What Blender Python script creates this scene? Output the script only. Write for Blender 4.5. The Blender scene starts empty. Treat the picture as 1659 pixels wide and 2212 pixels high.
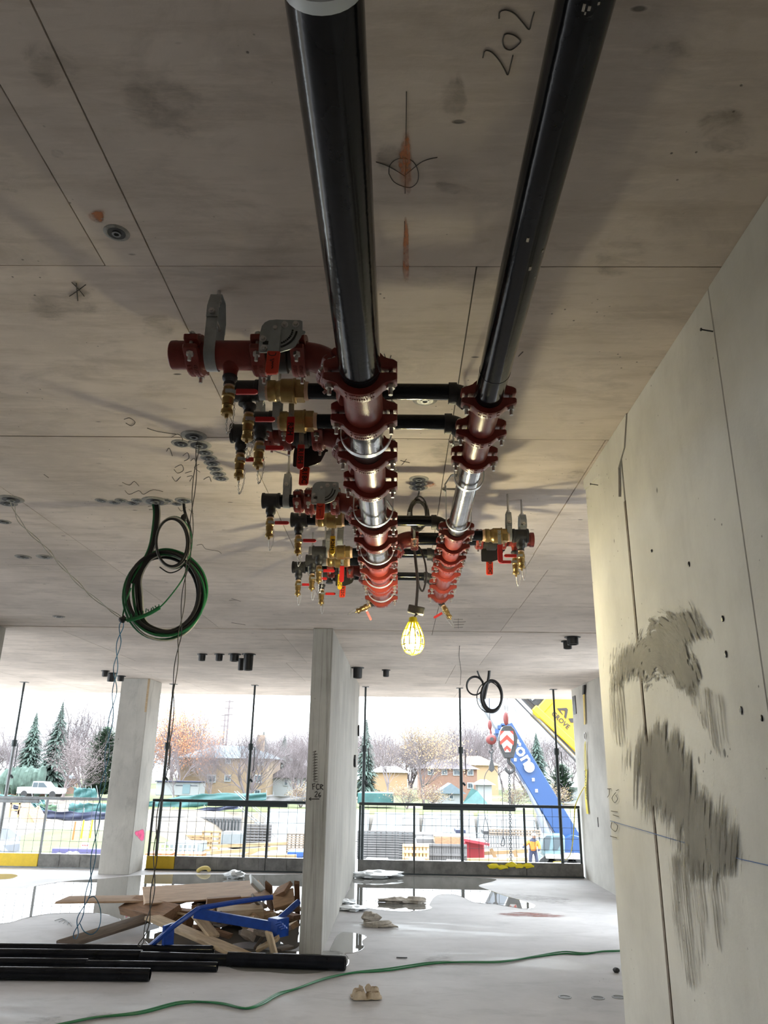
import bpy, bmesh, math, random
from math import sin, cos, pi, radians, sqrt, atan2, tan
from mathutils import Vector, Matrix, noise
V = Vector
C = bpy.context.scene.collection
SC = bpy.context.scene
rnd = random.Random(7)

# ------------------------------------------------------------------ camera, sky, exposure
CAM_H = 1.65
CEIL = 3.054
FPX, YAW, PITCH, ROLL = 1640.0, radians(-1.3), radians(18.7), radians(0.92)
_f = V((sin(YAW)*cos(PITCH), cos(YAW)*cos(PITCH), sin(PITCH)))
_r0 = V((cos(YAW), -sin(YAW), 0)); _u0 = _r0.cross(_f)
_r = _r0*cos(ROLL)+_u0*sin(ROLL); _u = _u0*cos(ROLL)-_r0*sin(ROLL)
cd = bpy.data.cameras.new('camera'); cam = bpy.data.objects.new('camera', cd); C.objects.link(cam)
cd.sensor_fit = 'VERTICAL'; cd.sensor_height = 36.0; cd.lens = 36.0*FPX/2212.0
cd.clip_start = 0.05; cd.clip_end = 2000
cam.matrix_world = Matrix(((_r.x, _u.x, -_f.x, 0), (_r.y, _u.y, -_f.y, 0), (_r.z, _u.z, -_f.z, CAM_H), (0, 0, 0, 1)))
SC.camera = cam
w = bpy.data.worlds.new('overcast_sky'); SC.world = w; w.use_nodes = True
bg = w.node_tree.nodes['Background']
bg.inputs[0].default_value = (0.86, 0.94, 1.0, 1)
# standard overcast sky: luminance (1 + 2 sin(elevation)), three times as bright overhead as at the horizon
_n = w.node_tree.nodes; _l = w.node_tree.links
_tc = _n.new('ShaderNodeTexCoord'); _sx = _n.new('ShaderNodeSeparateXYZ'); _mx = _n.new('ShaderNodeMath'); _ma = _n.new('ShaderNodeMath')
_l.new(_tc.outputs['Generated'], _sx.inputs[0]); _mx.operation = 'MAXIMUM'; _mx.inputs[1].default_value = 0.0; _l.new(_sx.outputs[2], _mx.inputs[0])
SKY = 2.1
_ma.operation = 'MULTIPLY_ADD'; _l.new(_mx.outputs[0], _ma.inputs[0]); _ma.inputs[1].default_value = 2*SKY; _ma.inputs[2].default_value = SKY; _l.new(_ma.outputs[0], bg.inputs[1])
SC.view_settings.view_transform = 'Standard'; SC.view_settings.look = 'None'
SC.view_settings.gamma = 1.0; SC.view_settings.use_curve_mapping = False
SC.view_settings.exposure = 1.3
SC.cycles.max_bounces = 7; SC.cycles.diffuse_bounces = 4; SC.cycles.glossy_bounces = 4; SC.cycles.transparent_max_bounces = 12
SC.cycles.use_adaptive_sampling = True; SC.cycles.adaptive_threshold = 0.08; SC.cycles.sample_clamp_indirect = 6.0

# ------------------------------------------------------------------ measuring helpers (picture point -> point on a real plane)
def ray(p): return _f + _r*((p[0]-829.5)/FPX) - _u*((p[1]-1106.0)/FPX)
def az(px, py, z): d = ray((px, py)); return V((0, 0, CAM_H)) + d*((z-CAM_H)/d.z)
def ay(px, py, y): d = ray((px, py)); return V((0, 0, CAM_H)) + d*(y/d.y)
def ax(px, py, x): d = ray((px, py)); return V((0, 0, CAM_H)) + d*(x/d.x)

# ------------------------------------------------------------------ materials
def mat(name, col, rough=0.6, metal=0.0, spec=0.5, var=0.0, vscale=8.0, bump=0.0, bscale=60.0, col2=None, coat=0.0, stretch=(1,1,1), emit=None, estr=0, space='Object'):
    m = bpy.data.materials.new(name); m.use_nodes = True
    nt = m.node_tree; b = nt.nodes['Principled BSDF']
    b.inputs['Base Color'].default_value = (*col, 1); b.inputs['Roughness'].default_value = rough
    b.inputs['Metallic'].default_value = metal; b.inputs['Specular IOR Level'].default_value = spec
    if coat: b.inputs['Coat Weight'].default_value = coat; b.inputs['Coat Roughness'].default_value = 0.12
    if emit: b.inputs['Emission Color'].default_value = (*emit, 1); b.inputs['Emission Strength'].default_value = estr
    if var or bump or col2:
        if space == 'World':
            g = nt.nodes.new('ShaderNodeNewGeometry'); src = g.outputs['Position']
        else:
            g = nt.nodes.new('ShaderNodeTexCoord'); src = g.outputs['Object']
        mp = nt.nodes.new('ShaderNodeMapping'); mp.inputs['Scale'].default_value = stretch
        nt.links.new(src, mp.inputs['Vector'])
    if var or col2:
        n = nt.nodes.new('ShaderNodeTexNoise'); n.inputs['Scale'].default_value = vscale; n.inputs['Detail'].default_value = 6; n.inputs['Roughness'].default_value = 0.65
        nt.links.new(mp.outputs[0], n.inputs['Vector'])
        r = nt.nodes.new('ShaderNodeValToRGB')
        c2 = col2 or tuple(min(1, c*(1+var)) for c in col)
        c1 = tuple(c*(1-var) for c in col)
        r.color_ramp.elements[0].position = 0.32; r.color_ramp.elements[1].position = 0.68
        r.color_ramp.elements[0].color = (*c1, 1); r.color_ramp.elements[1].color = (*c2, 1)
        nt.links.new(n.outputs['Fac'], r.inputs[0]); nt.links.new(r.outputs[0], b.inputs['Base Color'])
    if bump:
        n2 = nt.nodes.new('ShaderNodeTexNoise'); n2.inputs['Scale'].default_value = bscale; n2.inputs['Detail'].default_value = 4
        nt.links.new(mp.outputs[0], n2.inputs['Vector'])
        bp = nt.nodes.new('ShaderNodeBump'); bp.inputs['Strength'].default_value = bump; bp.inputs['Distance'].default_value = 0.01
        nt.links.new(n2.outputs['Fac'], bp.inputs['Height']); nt.links.new(bp.outputs[0], b.inputs['Normal'])
    return m

class NG:                      # small node-graph helper
    def __init__(s, name):
        s.m = bpy.data.materials.new(name); s.m.use_nodes = True; s.nt = s.m.node_tree; s.b = s.nt.nodes['Principled BSDF']
        s.out = s.nt.nodes['Material Output']
        s.pos = s.nt.nodes.new('ShaderNodeNewGeometry').outputs['Position']
    def mapped(s, scale, src=None, loc=(0,0,0)):
        n = s.nt.nodes.new('ShaderNodeMapping'); n.inputs['Scale'].default_value = scale; n.inputs['Location'].default_value = loc
        s.nt.links.new(src or s.pos, n.inputs['Vector']); return n.outputs[0]
    def noise(s, vec, scale, detail=5, rough=0.6, dist=0.0):
        n = s.nt.nodes.new('ShaderNodeTexNoise'); n.inputs['Scale'].default_value = scale; n.inputs['Detail'].default_value = detail
        n.inputs['Roughness'].default_value = rough; n.inputs['Distortion'].default_value = dist
        s.nt.links.new(vec, n.inputs['Vector']); return n.outputs['Fac']
    def voro(s, vec, scale):
        n = s.nt.nodes.new('ShaderNodeTexVoronoi'); n.inputs['Scale'].default_value = scale
        s.nt.links.new(vec, n.inputs['Vector']); return n.outputs['Distance']
    def ramp(s, fac, stops):
        n = s.nt.nodes.new('ShaderNodeValToRGB'); e = n.color_ramp.elements
        while len(e) < len(stops): e.new(0.5)
        for el, (p, c) in zip(e, stops):
            el.position = p; el.color = (*(c if isinstance(c, tuple) else (c, c, c)), 1)
        s.nt.links.new(fac, n.inputs[0]); return n.outputs[0]
    def mix(s, fac, a, b, mode='MIX'):
        n = s.nt.nodes.new('ShaderNodeMix'); n.data_type = 'RGBA'; n.blend_type = mode
        for sock, v in ((n.inputs[0], fac), (n.inputs[6], a), (n.inputs[7], b)):
            if hasattr(v, 'links') or hasattr(v, 'is_linked'): s.nt.links.new(v, sock)
            elif isinstance(v, tuple): sock.default_value = (*v, 1)
            else: sock.default_value = v
        return n.outputs[2]
    def math(s, op, a, b=0.0):
        n = s.nt.nodes.new('ShaderNodeMath'); n.operation = op
        for i, v in enumerate((a, b)):
            if hasattr(v, 'is_linked'): s.nt.links.new(v, n.inputs[i])
            else: n.inputs[i].default_value = v
        return n.outputs[0]
    def objrand(s):
        return s.nt.nodes.new('ShaderNodeObjectInfo').outputs['Random']
    def bump(s, h, strength=0.3, dist=0.01):
        n = s.nt.nodes.new('ShaderNodeBump'); n.inputs['Strength'].default_value = strength; n.inputs['Distance'].default_value = dist
        s.nt.links.new(h, n.inputs['Height']); s.nt.links.new(n.outputs[0], s.b.inputs['Normal'])

def concrete(name, base, streak=(1,1,1), streak_amt=0.5, pits=0.6, rough=0.75, panel=0.08, dark=(0.35,0.33,0.30), mott=1.0):
    g = NG(name)
    big = g.noise(g.pos, 0.9, 6, 0.6)
    c = g.mix(g.ramp(big, [(0.35, 0.0), (0.68, 1.0)]), tuple(x*0.76 for x in base), tuple(x*1.12 for x in base))
    md = g.noise(g.mapped(tuple(0.6+0.4*x for x in streak), loc=(11, 2, 5)), 3.2, 7, 0.72, 0.5)
    c = g.mix(g.math('MULTIPLY', g.ramp(md, [(0.52, 0.0), (0.70, 1.0)]), 0.42*mott), c, tuple(x*0.45 for x in base))
    st = g.noise(g.mapped(streak), 6.0, 6, 0.7)
    c = g.mix(g.math('MULTIPLY', g.ramp(st, [(0.50, 0.0), (0.72, 1.0)]), streak_amt), c, tuple(b*d*1.6 for b, d in zip(base, dark)))
    st2 = g.noise(g.mapped(tuple(x*2.3 for x in streak), loc=(3, 5, 1)), 9.0, 4, 0.6)
    c = g.mix(g.math('MULTIPLY', g.ramp(st2, [(0.55, 0.0), (0.75, 1.0)]), streak_amt*0.5), c, tuple(min(1, b*1.3) for b in base))
    # bug holes
    vo = g.voro(g.mapped((0.55, 1.3, 1) if streak[0] < 1 else (1, 1, 0.7)), 6.0); gate = g.noise(g.pos, 2.3, 2)
    hole = g.math('MULTIPLY', g.ramp(vo, [(0.0, 1.0), (0.035, 1.0), (0.06, 0.0)]), g.ramp(gate, [(0.46, 0.0), (0.50, 1.0)]))
    vo2 = g.voro(g.mapped((1, 1, 1), loc=(7, 3, 2)), 23.0); gate2 = g.noise(g.mapped((1, 1, 1), loc=(2, 9, 4)), 3.1, 2)
    hole2 = g.math('MULTIPLY', g.ramp(vo2, [(0.0, 1.0), (0.05, 1.0), (0.10, 0.0)]), g.ramp(gate2, [(0.55, 0.0), (0.59, 1.0)]))
    h = g.math('MULTIPLY', g.math('MAXIMUM', hole, hole2), pits)
    c = g.mix(h, c, tuple(b*0.22 for b in base))
    if panel:
        rv = g.ramp(g.objrand(), [(0.0, 1-panel), (1.0, 1+panel)])
        c = g.mix(1.0, c, rv, 'MULTIPLY')
    g.nt.links.new(c, g.b.inputs['Base Color'])
    g.b.inputs['Roughness'].default_value = rough; g.b.inputs['Specular IOR Level'].default_value = 0.35
    fine = g.noise(g.pos, 70.0, 4, 0.6)
    g.bump(g.math('SUBTRACT', g.math('ADD', g.math('MULTIPLY', fine, 0.25), g.math('MULTIPLY', st, 0.3)), h), 0.35, 0.006)
    return g.m

M = {}
M['ceiling'] = concrete('formed_concrete_ceiling', (0.67, 0.585, 0.515), streak=(0.35, 2.2, 1), streak_amt=0.5, pits=0.9)
M['ceiling_back'] = mat('joint_shadow_concrete', (0.12, 0.11, 0.10), 0.9)
M['wall'] = concrete('formed_concrete_wall', (0.63, 0.612, 0.567), streak=(2.0, 2.0, 0.35), streak_amt=0.10, pits=0.9, panel=0.03, mott=0.35)
M['boards'] = concrete('board_formed_concrete', (0.42, 0.405, 0.37), streak=(6.0, 6.0, 0.12), streak_amt=0.95, pits=0.5, panel=0.0, mott=0.5, dark=(0.2, 0.19, 0.18))
M['column'] = concrete('column_concrete', (0.50, 0.48, 0.44), streak=(2.5, 2.5, 0.3), streak_amt=0.18, pits=0.7, panel=0.0)
def floor_mat():
    g = NG('trowelled_floor_concrete')
    base = (0.53, 0.515, 0.52)
    big = g.noise(g.pos, 0.55, 6, 0.62)
    c = g.mix(g.ramp(big, [(0.35, 0.0), (0.65, 1.0)]), tuple(x*0.72 for x in base), tuple(x*1.05 for x in base))
    blot = g.noise(g.mapped((0.8, 1.7, 1), loc=(9, 4, 0)), 2.6, 7, 0.7, 0.6)
    c = g.mix(g.math('MULTIPLY', g.ramp(blot, [(0.50, 0.0), (0.72, 1.0)]), 0.45), c, tuple(x*0.55 for x in base))
    damp = g.noise(g.mapped((0.6, 1.6, 1), loc=(4, 1, 0)), 0.8, 5, 0.6, 0.4)
    dm = g.ramp(damp, [(0.56, 0.0), (0.63, 1.0)])
    c = g.mix(g.math('MULTIPLY', dm, 0.35), c, (0.26, 0.25, 0.24))
    scr = g.noise(g.mapped((0.9, 9, 1)), 7.0, 5, 0.7)
    c = g.mix(g.math('MULTIPLY', g.ramp(scr, [(0.62, 0.0), (0.8, 1.0)]), 0.35), c, (0.66, 0.66, 0.66))
    vo = g.voro(g.pos, 9.0); gate = g.noise(g.pos, 1.7, 2)
    h = g.math('MULTIPLY', g.ramp(vo, [(0.0, 1.0), (0.04, 1.0), (0.07, 0.0)]), g.ramp(gate, [(0.55, 0.0), (0.6, 1.0)]))
    c = g.mix(g.math('MULTIPLY', h, 0.8), c, (0.10, 0.10, 0.10))
    g.nt.links.new(c, g.b.inputs['Base Color'])
    rr = g.mix(dm, (0.62, 0.62, 0.62), (0.45, 0.45, 0.45))
    g.nt.links.new(rr, g.b.inputs['Roughness']); g.b.inputs['Specular IOR Level'].default_value = 0.3
    fine = g.noise(g.pos, 45.0, 4, 0.6)
    g.bump(fine, 0.12, 0.004)
    return g.m
M['floor'] = floor_mat()
M['puddle'] = mat('standing_water', (0.20, 0.195, 0.18), 0.015, 0, 0.5)
M['puddle'].node_tree.nodes['Principled BSDF'].inputs['IOR'].default_value = 1.36
M['red'] = mat('red_oxide_paint', (0.20, 0.030, 0.022), 0.36, 0, 0.4, var=0.18, vscale=14, bump=0.10, bscale=220)
M['black_pipe'] = mat('black_lacquered_steel', (0.007, 0.008, 0.011), 0.13, 0.0, 0.22, var=0.35, vscale=9, bump=0.05, bscale=40)
M['sheen_pipe'] = mat('black_steel_painted_sheen', (0.26, 0.26, 0.27), 0.16, 0.85, 0.5, var=0.25, vscale=16, bump=0.08, bscale=60)  # black lacquered steel; its silver reflection is put into the lighter metallic colour
M['iron'] = mat('black_malleable_iron', (0.030, 0.030, 0.032), 0.5, 0.2, 0.5, var=0.3, vscale=20, bump=0.15, bscale=200)
M['galv'] = mat('galvanised_steel', (0.36, 0.38, 0.38), 0.42, 0.6, 0.5, var=0.15, vscale=25)
M['zinc'] = mat('bright_zinc_strap', (0.70, 0.74, 0.78), 0.30, 0.7, 0.5)
M['bolt'] = mat('zinc_plated_bolt', (0.55, 0.54, 0.52), 0.28, 0.85, 0.5)
M['brass'] = mat('brass', (0.36, 0.25, 0.10), 0.34, 0.85, 0.5, var=0.2, vscale=30)
M['tape'] = mat('thread_tape', (0.62, 0.42, 0.28), 0.6)
M['plate'] = mat('grey_lever_plate', (0.34, 0.37, 0.37), 0.42, 0.5, 0.5, var=0.08, vscale=30)
M['dark_plate'] = mat('dark_lever_plate', (0.05, 0.05, 0.05), 0.4, 0.5, 0.5)
M['vinyl'] = mat('red_vinyl_grip', (0.50, 0.018, 0.020), 0.38)
M['tag_red'] = mat('orange_red_vinyl', (0.66, 0.045, 0.016), 0.45)
M['yellow_grip'] = mat('yellow_vinyl_grip', (0.72, 0.48, 0.02), 0.4)
M['ink'] = mat('black_marker', (0.02, 0.015, 0.015), 0.7)
M['pencil'] = mat('carpenter_pencil', (0.10, 0.09, 0.08), 0.9)
M['white_ink'] = mat('white_print', (0.85, 0.85, 0.85), 0.6)
M['rubber'] = mat('black_plastic', (0.012, 0.012, 0.013), 0.45)
M['pale_grey'] = mat('pale_grey_and_lit_bore', (0.62, 0.66, 0.68), 0.4)  # pale grey pieces, and the lit bore of the main pipe's open end
M['green_cable'] = mat('green_cable', (0.015, 0.16, 0.055), 0.4)
M['white_cable'] = mat('white_cable', (0.62, 0.62, 0.56), 0.45)
M['grey_cord'] = mat('grey_rubber_cord', (0.10, 0.095, 0.085), 0.55)
M['blue_wire'] = mat('blue_wire', (0.03, 0.16, 0.30), 0.45)
M['yellow_plastic'] = mat('yellow_lamp_guard', (0.85, 0.72, 0.02), 0.4)
M['yellow_tape'] = mat('yellow_caution_tape', (0.85, 0.70, 0.02), 0.5)
M['bulb'] = mat('lit_bulb', (1, 1, 0.9), 0.3, emit=(1.0, 0.90, 0.58), estr=420)
M['post'] = mat('dark_painted_steel', (0.035, 0.045, 0.048), 0.5, 0.3)
M['rail'] = mat('weathered_grey_steel', (0.20, 0.21, 0.215), 0.5, 0.4, var=0.2, vscale=10)
M['toe'] = mat('grey_toe_board', (0.17, 0.165, 0.155), 0.7, 0.1, var=0.35, vscale=7)
M['toe_yellow'] = mat('yellow_toe_board', (0.66, 0.45, 0.02), 0.55, var=0.12, vscale=7)
M['ply'] = mat('weathered_plywood', (0.42, 0.27, 0.16), 0.75, var=0.22, vscale=5, stretch=(1, 6, 6))
M['wood'] = mat('pale_scrap_lumber', (0.46, 0.34, 0.21), 0.75, var=0.25, vscale=5, stretch=(1, 9, 9))
M['wood_brown'] = mat('brown_scrap_lumber', (0.24, 0.135, 0.075), 0.75, var=0.3, vscale=5, stretch=(1, 9, 9))
M['wood_grey'] = mat('grey_wet_lumber', (0.17, 0.135, 0.105), 0.7, var=0.3, vscale=5, stretch=(1, 9, 9))
M['form_new'] = mat('fresh_form_lumber', (0.62, 0.40, 0.20), 0.75, var=0.2, vscale=3)
M['blue_steel'] = mat('blue_painted_steel', (0.012, 0.060, 0.33), 0.38, 0.0, 0.5, var=0.25, vscale=12)
M['card'] = mat('pulp_cardboard', (0.40, 0.32, 0.23), 0.9, var=0.2, vscale=25, bump=0.3, bscale=120)
M['paper'] = mat('dirty_paper', (0.42, 0.38, 0.33), 0.85, var=0.25, vscale=20)
M['film'] = mat('clear_plastic_sheet', (0.70, 0.73, 0.76), 0.2, 0, 0.6)
M['peel'] = mat('yellowed_foam', (0.60, 0.48, 0.16), 0.7)

# ------------------------------------------------------------------ mesh builder
class MB:
    def __init__(s): s.v = []; s.f = []
    def add(s, vs, fs):
        o = len(s.v); s.v += [tuple(v) for v in vs]; s.f += [tuple(i+o for i in f) for f in fs]; return s
    def box(s, c, d, R=None, ch=0.0):
        hx, hy, hz = d[0]/2, d[1]/2, d[2]/2; c = V(c)
        if ch <= 0:
            vs = [V((x*hx, y*hy, z*hz)) for x in (-1, 1) for y in (-1, 1) for z in (-1, 1)]
            fs = [(0,1,3,2), (4,6,7,5), (0,4,5,1), (2,3,7,6), (0,2,6,4), (1,5,7,3)]
        else:
            vs = []; idx = {}
            for sx in (-1, 1):
                for sy in (-1, 1):
                    for sz in (-1, 1):
                        for a in range(3):
                            p = [sx*(hx-ch), sy*(hy-ch), sz*(hz-ch)]; p[a] = (sx*hx, sy*hy, sz*hz)[a]
                            idx[(sx, sy, sz, a)] = len(vs); vs.append(V(p))
            fs = []
            for sx in (-1, 1): fs.append([idx[(sx, a, b, 0)] for a, b in ((-1,-1), (1,-1), (1,1), (-1,1))][::sx])
            for sy in (-1, 1): fs.append([idx[(a, sy, b, 1)] for a, b in ((-1,-1), (-1,1), (1,1), (1,-1))][::sy])
            for sz in (-1, 1): fs.append([idx[(a, b, sz, 2)] for a, b in ((-1,-1), (1,-1), (1,1), (-1,1))][::sz])
            for a in (-1, 1):
                for b in (-1, 1):
                    fs.append((idx[(a,b,-1,0)], idx[(a,b,1,0)], idx[(a,b,1,1)], idx[(a,b,-1,1)]))
                    fs.append((idx[(a,-1,b,0)], idx[(a,1,b,0)], idx[(a,1,b,2)], idx[(a,-1,b,2)]))
                    fs.append((idx[(-1,a,b,1)], idx[(1,a,b,1)], idx[(1,a,b,2)], idx[(-1,a,b,2)]))
                    for e in (-1, 1): fs.append((idx[(a,b,e,0)], idx[(a,b,e,1)], idx[(a,b,e,2)]))
        if R is not None: vs = [R @ v for v in vs]
        return s.add([v+c for v in vs], fs)
    @staticmethod
    def basis(d):
        d = V(d).normalized(); t = V((0, 0, 1)) if abs(d.z) < 0.9 else V((1, 0, 0))
        a = d.cross(t).normalized(); return d, a, d.cross(a)
    def lathe(s, o, d, prof, n=20, caps=True):       # prof: (distance along d, radius)
        o = V(o); d, a, b = s.basis(d); vs = []; fs = []
        for (t, r) in prof:
            for k in range(n):
                an = 2*pi*k/n; vs.append(o + d*t + (a*cos(an)+b*sin(an))*r)
        for i in range(len(prof)-1):
            for k in range(n):
                k2 = (k+1) % n; fs.append((i*n+k, i*n+k2, (i+1)*n+k2, (i+1)*n+k))
        if caps:
            fs.append(tuple(range(n))[::-1]); fs.append(tuple((len(prof)-1)*n+k for k in range(n)))
        return s.add(vs, fs)
    def cyl(s, p, q, r, r2=None, n=14, caps=True):
        p, q = V(p), V(q); return s.lathe(p, q-p, [(0, r), ((q-p).length, r if r2 is None else r2)], n, caps)
    def pipe(s, p, q, r, t, n=24):                   # hollow tube
        p, q = V(p), V(q); L = (q-p).length
        return s.lathe(p, q-p, [(0, r-t), (0, r), (L, r), (L, r-t), (0, r-t)], n, False)
    def tube(s, pts, r, n=8, closed=False, caps=True):
        pts = [V(p) for p in pts]; m = len(pts); vs = []; fs = []
        T = []
        for i in range(m):
            a = pts[(i-1) % m] if (closed or i > 0) else pts[0]; b = pts[(i+1) % m] if (closed or i < m-1) else pts[-1]
            T.append((b-a).normalized())
        _, A, _b = s.basis(T[0])
        for i in range(m):
            A = (A - T[i]*A.dot(T[i])); A = A.normalized() if A.length > 1e-6 else s.basis(T[i])[1]
            B = T[i].cross(A); rr = r[i] if isinstance(r, (list, tuple)) else r
            for k in range(n):
                an = 2*pi*k/n; vs.append(pts[i]+(A*cos(an)+B*sin(an))*rr)
        for i in range(m if closed else m-1):
            j = (i+1) % m
            for k in range(n):
                k2 = (k+1) % n; fs.append((i*n+k, i*n+k2, j*n+k2, j*n+k))
        if caps and not closed:
            fs.append(tuple(range(n))[::-1]); fs.append(tuple((m-1)*n+k for k in range(n)))
        return s.add(vs, fs)
    def ribbon(s, pts, wdir, w, t, closed=False):     # flat bar following pts, width along wdir
        pts = [V(p) for p in pts]; wd = V(wdir).normalized(); m = len(pts); vs = []; fs = []
        for i in range(m):
            a = pts[(i-1) % m] if (closed or i > 0) else pts[0]; b = pts[(i+1) % m] if (closed or i < m-1) else pts[-1]
            T = (b-a).normalized(); N = T.cross(wd).normalized()
            vs += [pts[i]+wd*w/2+N*t/2, pts[i]-wd*w/2+N*t/2, pts[i]-wd*w/2-N*t/2, pts[i]+wd*w/2-N*t/2]
        for i in range(m if closed else m-1):
            j = (i+1) % m
            for k in range(4):
                k2 = (k+1) % 4; fs.append((i*4+k, i*4+k2, j*4+k2, j*4+k))
        if not closed: fs.append((3, 2, 1, 0)); fs.append(tuple((m-1)*4+k for k in range(4)))
        return s.add(vs, fs)
    def prism(s, poly, t, o=(0,0,0), x=(1,0,0), y=(0,1,0), ch=0.0):   # extruded outline, thickness t centred
        o = V(o); x = V(x); y = V(y); z = x.cross(y).normalized(); n = len(poly)
        cx = sum(p[0] for p in poly)/n; cy = sum(p[1] for p in poly)/n
        lay = []
        if ch:
            dm = max(math.hypot(p[0]-cx, p[1]-cy) for p in poly); k = 1-ch/dm
            lay = [(-t/2, k), (-t/2+ch, 1), (t/2-ch, 1), (t/2, k)]
        else: lay = [(-t/2, 1), (t/2, 1)]
        vs = []; fs = []
        for (h, k) in lay:
            for p in poly: vs.append(o + x*(cx+(p[0]-cx)*k) + y*(cy+(p[1]-cy)*k) + z*h)
        for i in range(len(lay)-1):
            for k in range(n): k2 = (k+1) % n; fs.append((i*n+k, i*n+k2, (i+1)*n+k2, (i+1)*n+k))
        fs.append(tuple(range(n))[::-1]); fs.append(tuple((len(lay)-1)*n+k for k in range(n)))
        return s.add(vs, fs)
    def blob(s, c, r, nu=12, nv=8, jit=0.0, seed=0):
        c = V(c); r = V(r) if not isinstance(r, (int, float)) else V((r, r, r)); vs = []; fs = []
        for i in range(nv+1):
            th = pi*i/nv
            for k in range(nu):
                ph = 2*pi*k/nu; d = V((sin(th)*cos(ph), sin(th)*sin(ph), cos(th)))
                q = 1 + (jit*noise.noise(d*1.7+V((seed*3.1, seed, 0))) if jit else 0)
                vs.append(c+V((d.x*r.x, d.y*r.y, d.z*r.z))*q)
        for i in range(nv):
            for k in range(nu): k2 = (k+1) % nu; fs.append((i*nu+k, i*nu+k2, (i+1)*nu+k2, (i+1)*nu+k))
        return s.add(vs, fs)
    def mesh(s, name, m, sharp=38):
        me = bpy.data.meshes.new(name); me.from_pydata(s.v, [], s.f); me.validate()
        if sharp and len(me.polygons):
            me.polygons.foreach_set('use_smooth', [True]*len(me.polygons)); me.set_sharp_from_angle(angle=radians(sharp))
        me.materials.append(m if not isinstance(m, str) else M[m]); me.update(); return me

def link(name, data, parent=None, mw=None):
    o = bpy.data.objects.new(name, data); C.objects.link(o)
    if parent is not None: o.parent = parent
    if mw is not None: o.matrix_local = mw
    return o
def tag(o, label, cat, group=None, kind=None):
    o['label'] = label; o['category'] = cat
    if group: o['group'] = group
    if kind: o['kind'] = kind
    return o
def structure(name, mb, m, parent=None, sharp=38):
    o = link(name, mb.mesh(name, m, sharp), parent)
    if parent is None: o['kind'] = 'structure'
    return o
def thing(name, label, cat, loc=(0,0,0), group=None, mw=None):
    o = bpy.data.objects.new(name, None); o.empty_display_size = 0.05; C.objects.link(o)
    o.matrix_local = mw if mw is not None else Matrix.Translation(V(loc)); return tag(o, label, cat, group)
def solo(name, label, cat, mb, m, group=None, mw=None, sharp=38):
    o = link(name, mb.mesh(name, m, sharp), None, mw); return tag(o, label, cat, group)
def part(name, mb, m, parent, mw=None, sharp=38, label=None):
    o = link(name, mb.mesh(name, m, sharp), parent, mw)
    if label: o['label'] = label
    return o
PROTO = {}
def proto(key, fn):
    if key not in PROTO: PROTO[key] = fn()
    return PROTO[key]
# an assembly = list of (part name, mesh, parent index or -1, local matrix or None, label or None)
def place(name, asm, mw, label, cat, group=None):
    root = thing(name, label, cat, group=group, mw=mw); made = []
    for (pn, me, pi_, lm, lb) in asm:
        o = link(pn, me, root if pi_ < 0 else made[pi_], lm)
        if lb: o['label'] = lb
        made.append(o)
    return root
def frame(o, x, z):                 # matrix with local X along x, local Z as near z as possible
    x = V(x).normalized(); z = V(z); y = z.cross(x).normalized(); z = x.cross(y)
    return Matrix(((x.x, y.x, z.x, o[0]), (x.y, y.y, z.y, o[1]), (x.z, y.z, z.z, o[2]), (0, 0, 0, 1)))
def T(x, y, z): return Matrix.Translation(V((x, y, z)))
def smooth_path(pts, k=6, closed=False):
    pts = [V(p) for p in pts]; out = []; n = len(pts)
    for i in range(n if closed else n-1):
        p0 = pts[(i-1) % n] if (closed or i > 0) else pts[0]; p1 = pts[i]; p2 = pts[(i+1) % n]
        p3 = pts[(i+2) % n] if (closed or i+2 < n) else pts[-1]
        for j in range(k):
            t = j/k
            out.append(0.5*((2*p1)+(p2-p0)*t+(2*p0-5*p1+4*p2-p3)*t*t+(3*p1-p0-3*p2+p3)*t**3))
    if not closed: out.append(pts[-1])
    return out
def lettering(text, size, parent, mw, m='ink', depth=0.0006, align='CENTER', sx=1.0, bold=0.0):
    cu = bpy.data.curves.new('lettering', 'FONT'); cu.body = text; cu.size = size; cu.extrude = depth; cu.align_x = align; cu.align_y = 'CENTER'
    cu.offset = bold; cu.resolution_u = 2; cu.materials.append(M[m] if isinstance(m, str) else m)
    t = bpy.data.objects.new('lettering', cu); C.objects.link(t)
    me = bpy.data.meshes.new_from_object(t.evaluated_get(bpy.context.evaluated_depsgraph_get())); me.name = 'lettering'
    bpy.data.objects.remove(t); bpy.data.curves.remove(cu)
    return link('lettering', me, parent, mw @ Matrix.Diagonal((sx, 1, 1, 1)))
def torus(mb, c, axis, R, r, n=20, k=6):
    c = V(c); d, a, b = MB.basis(axis)
    mb.tube([c+(a*cos(2*pi*i/n)+b*sin(2*pi*i/n))*R for i in range(n)], r, k, closed=True)
def hexnut(mb, c, axis, r, h):
    c = V(c); d = V(axis).normalized(); mb.cyl(c-d*h/2, c+d*h/2, r, n=6)

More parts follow.
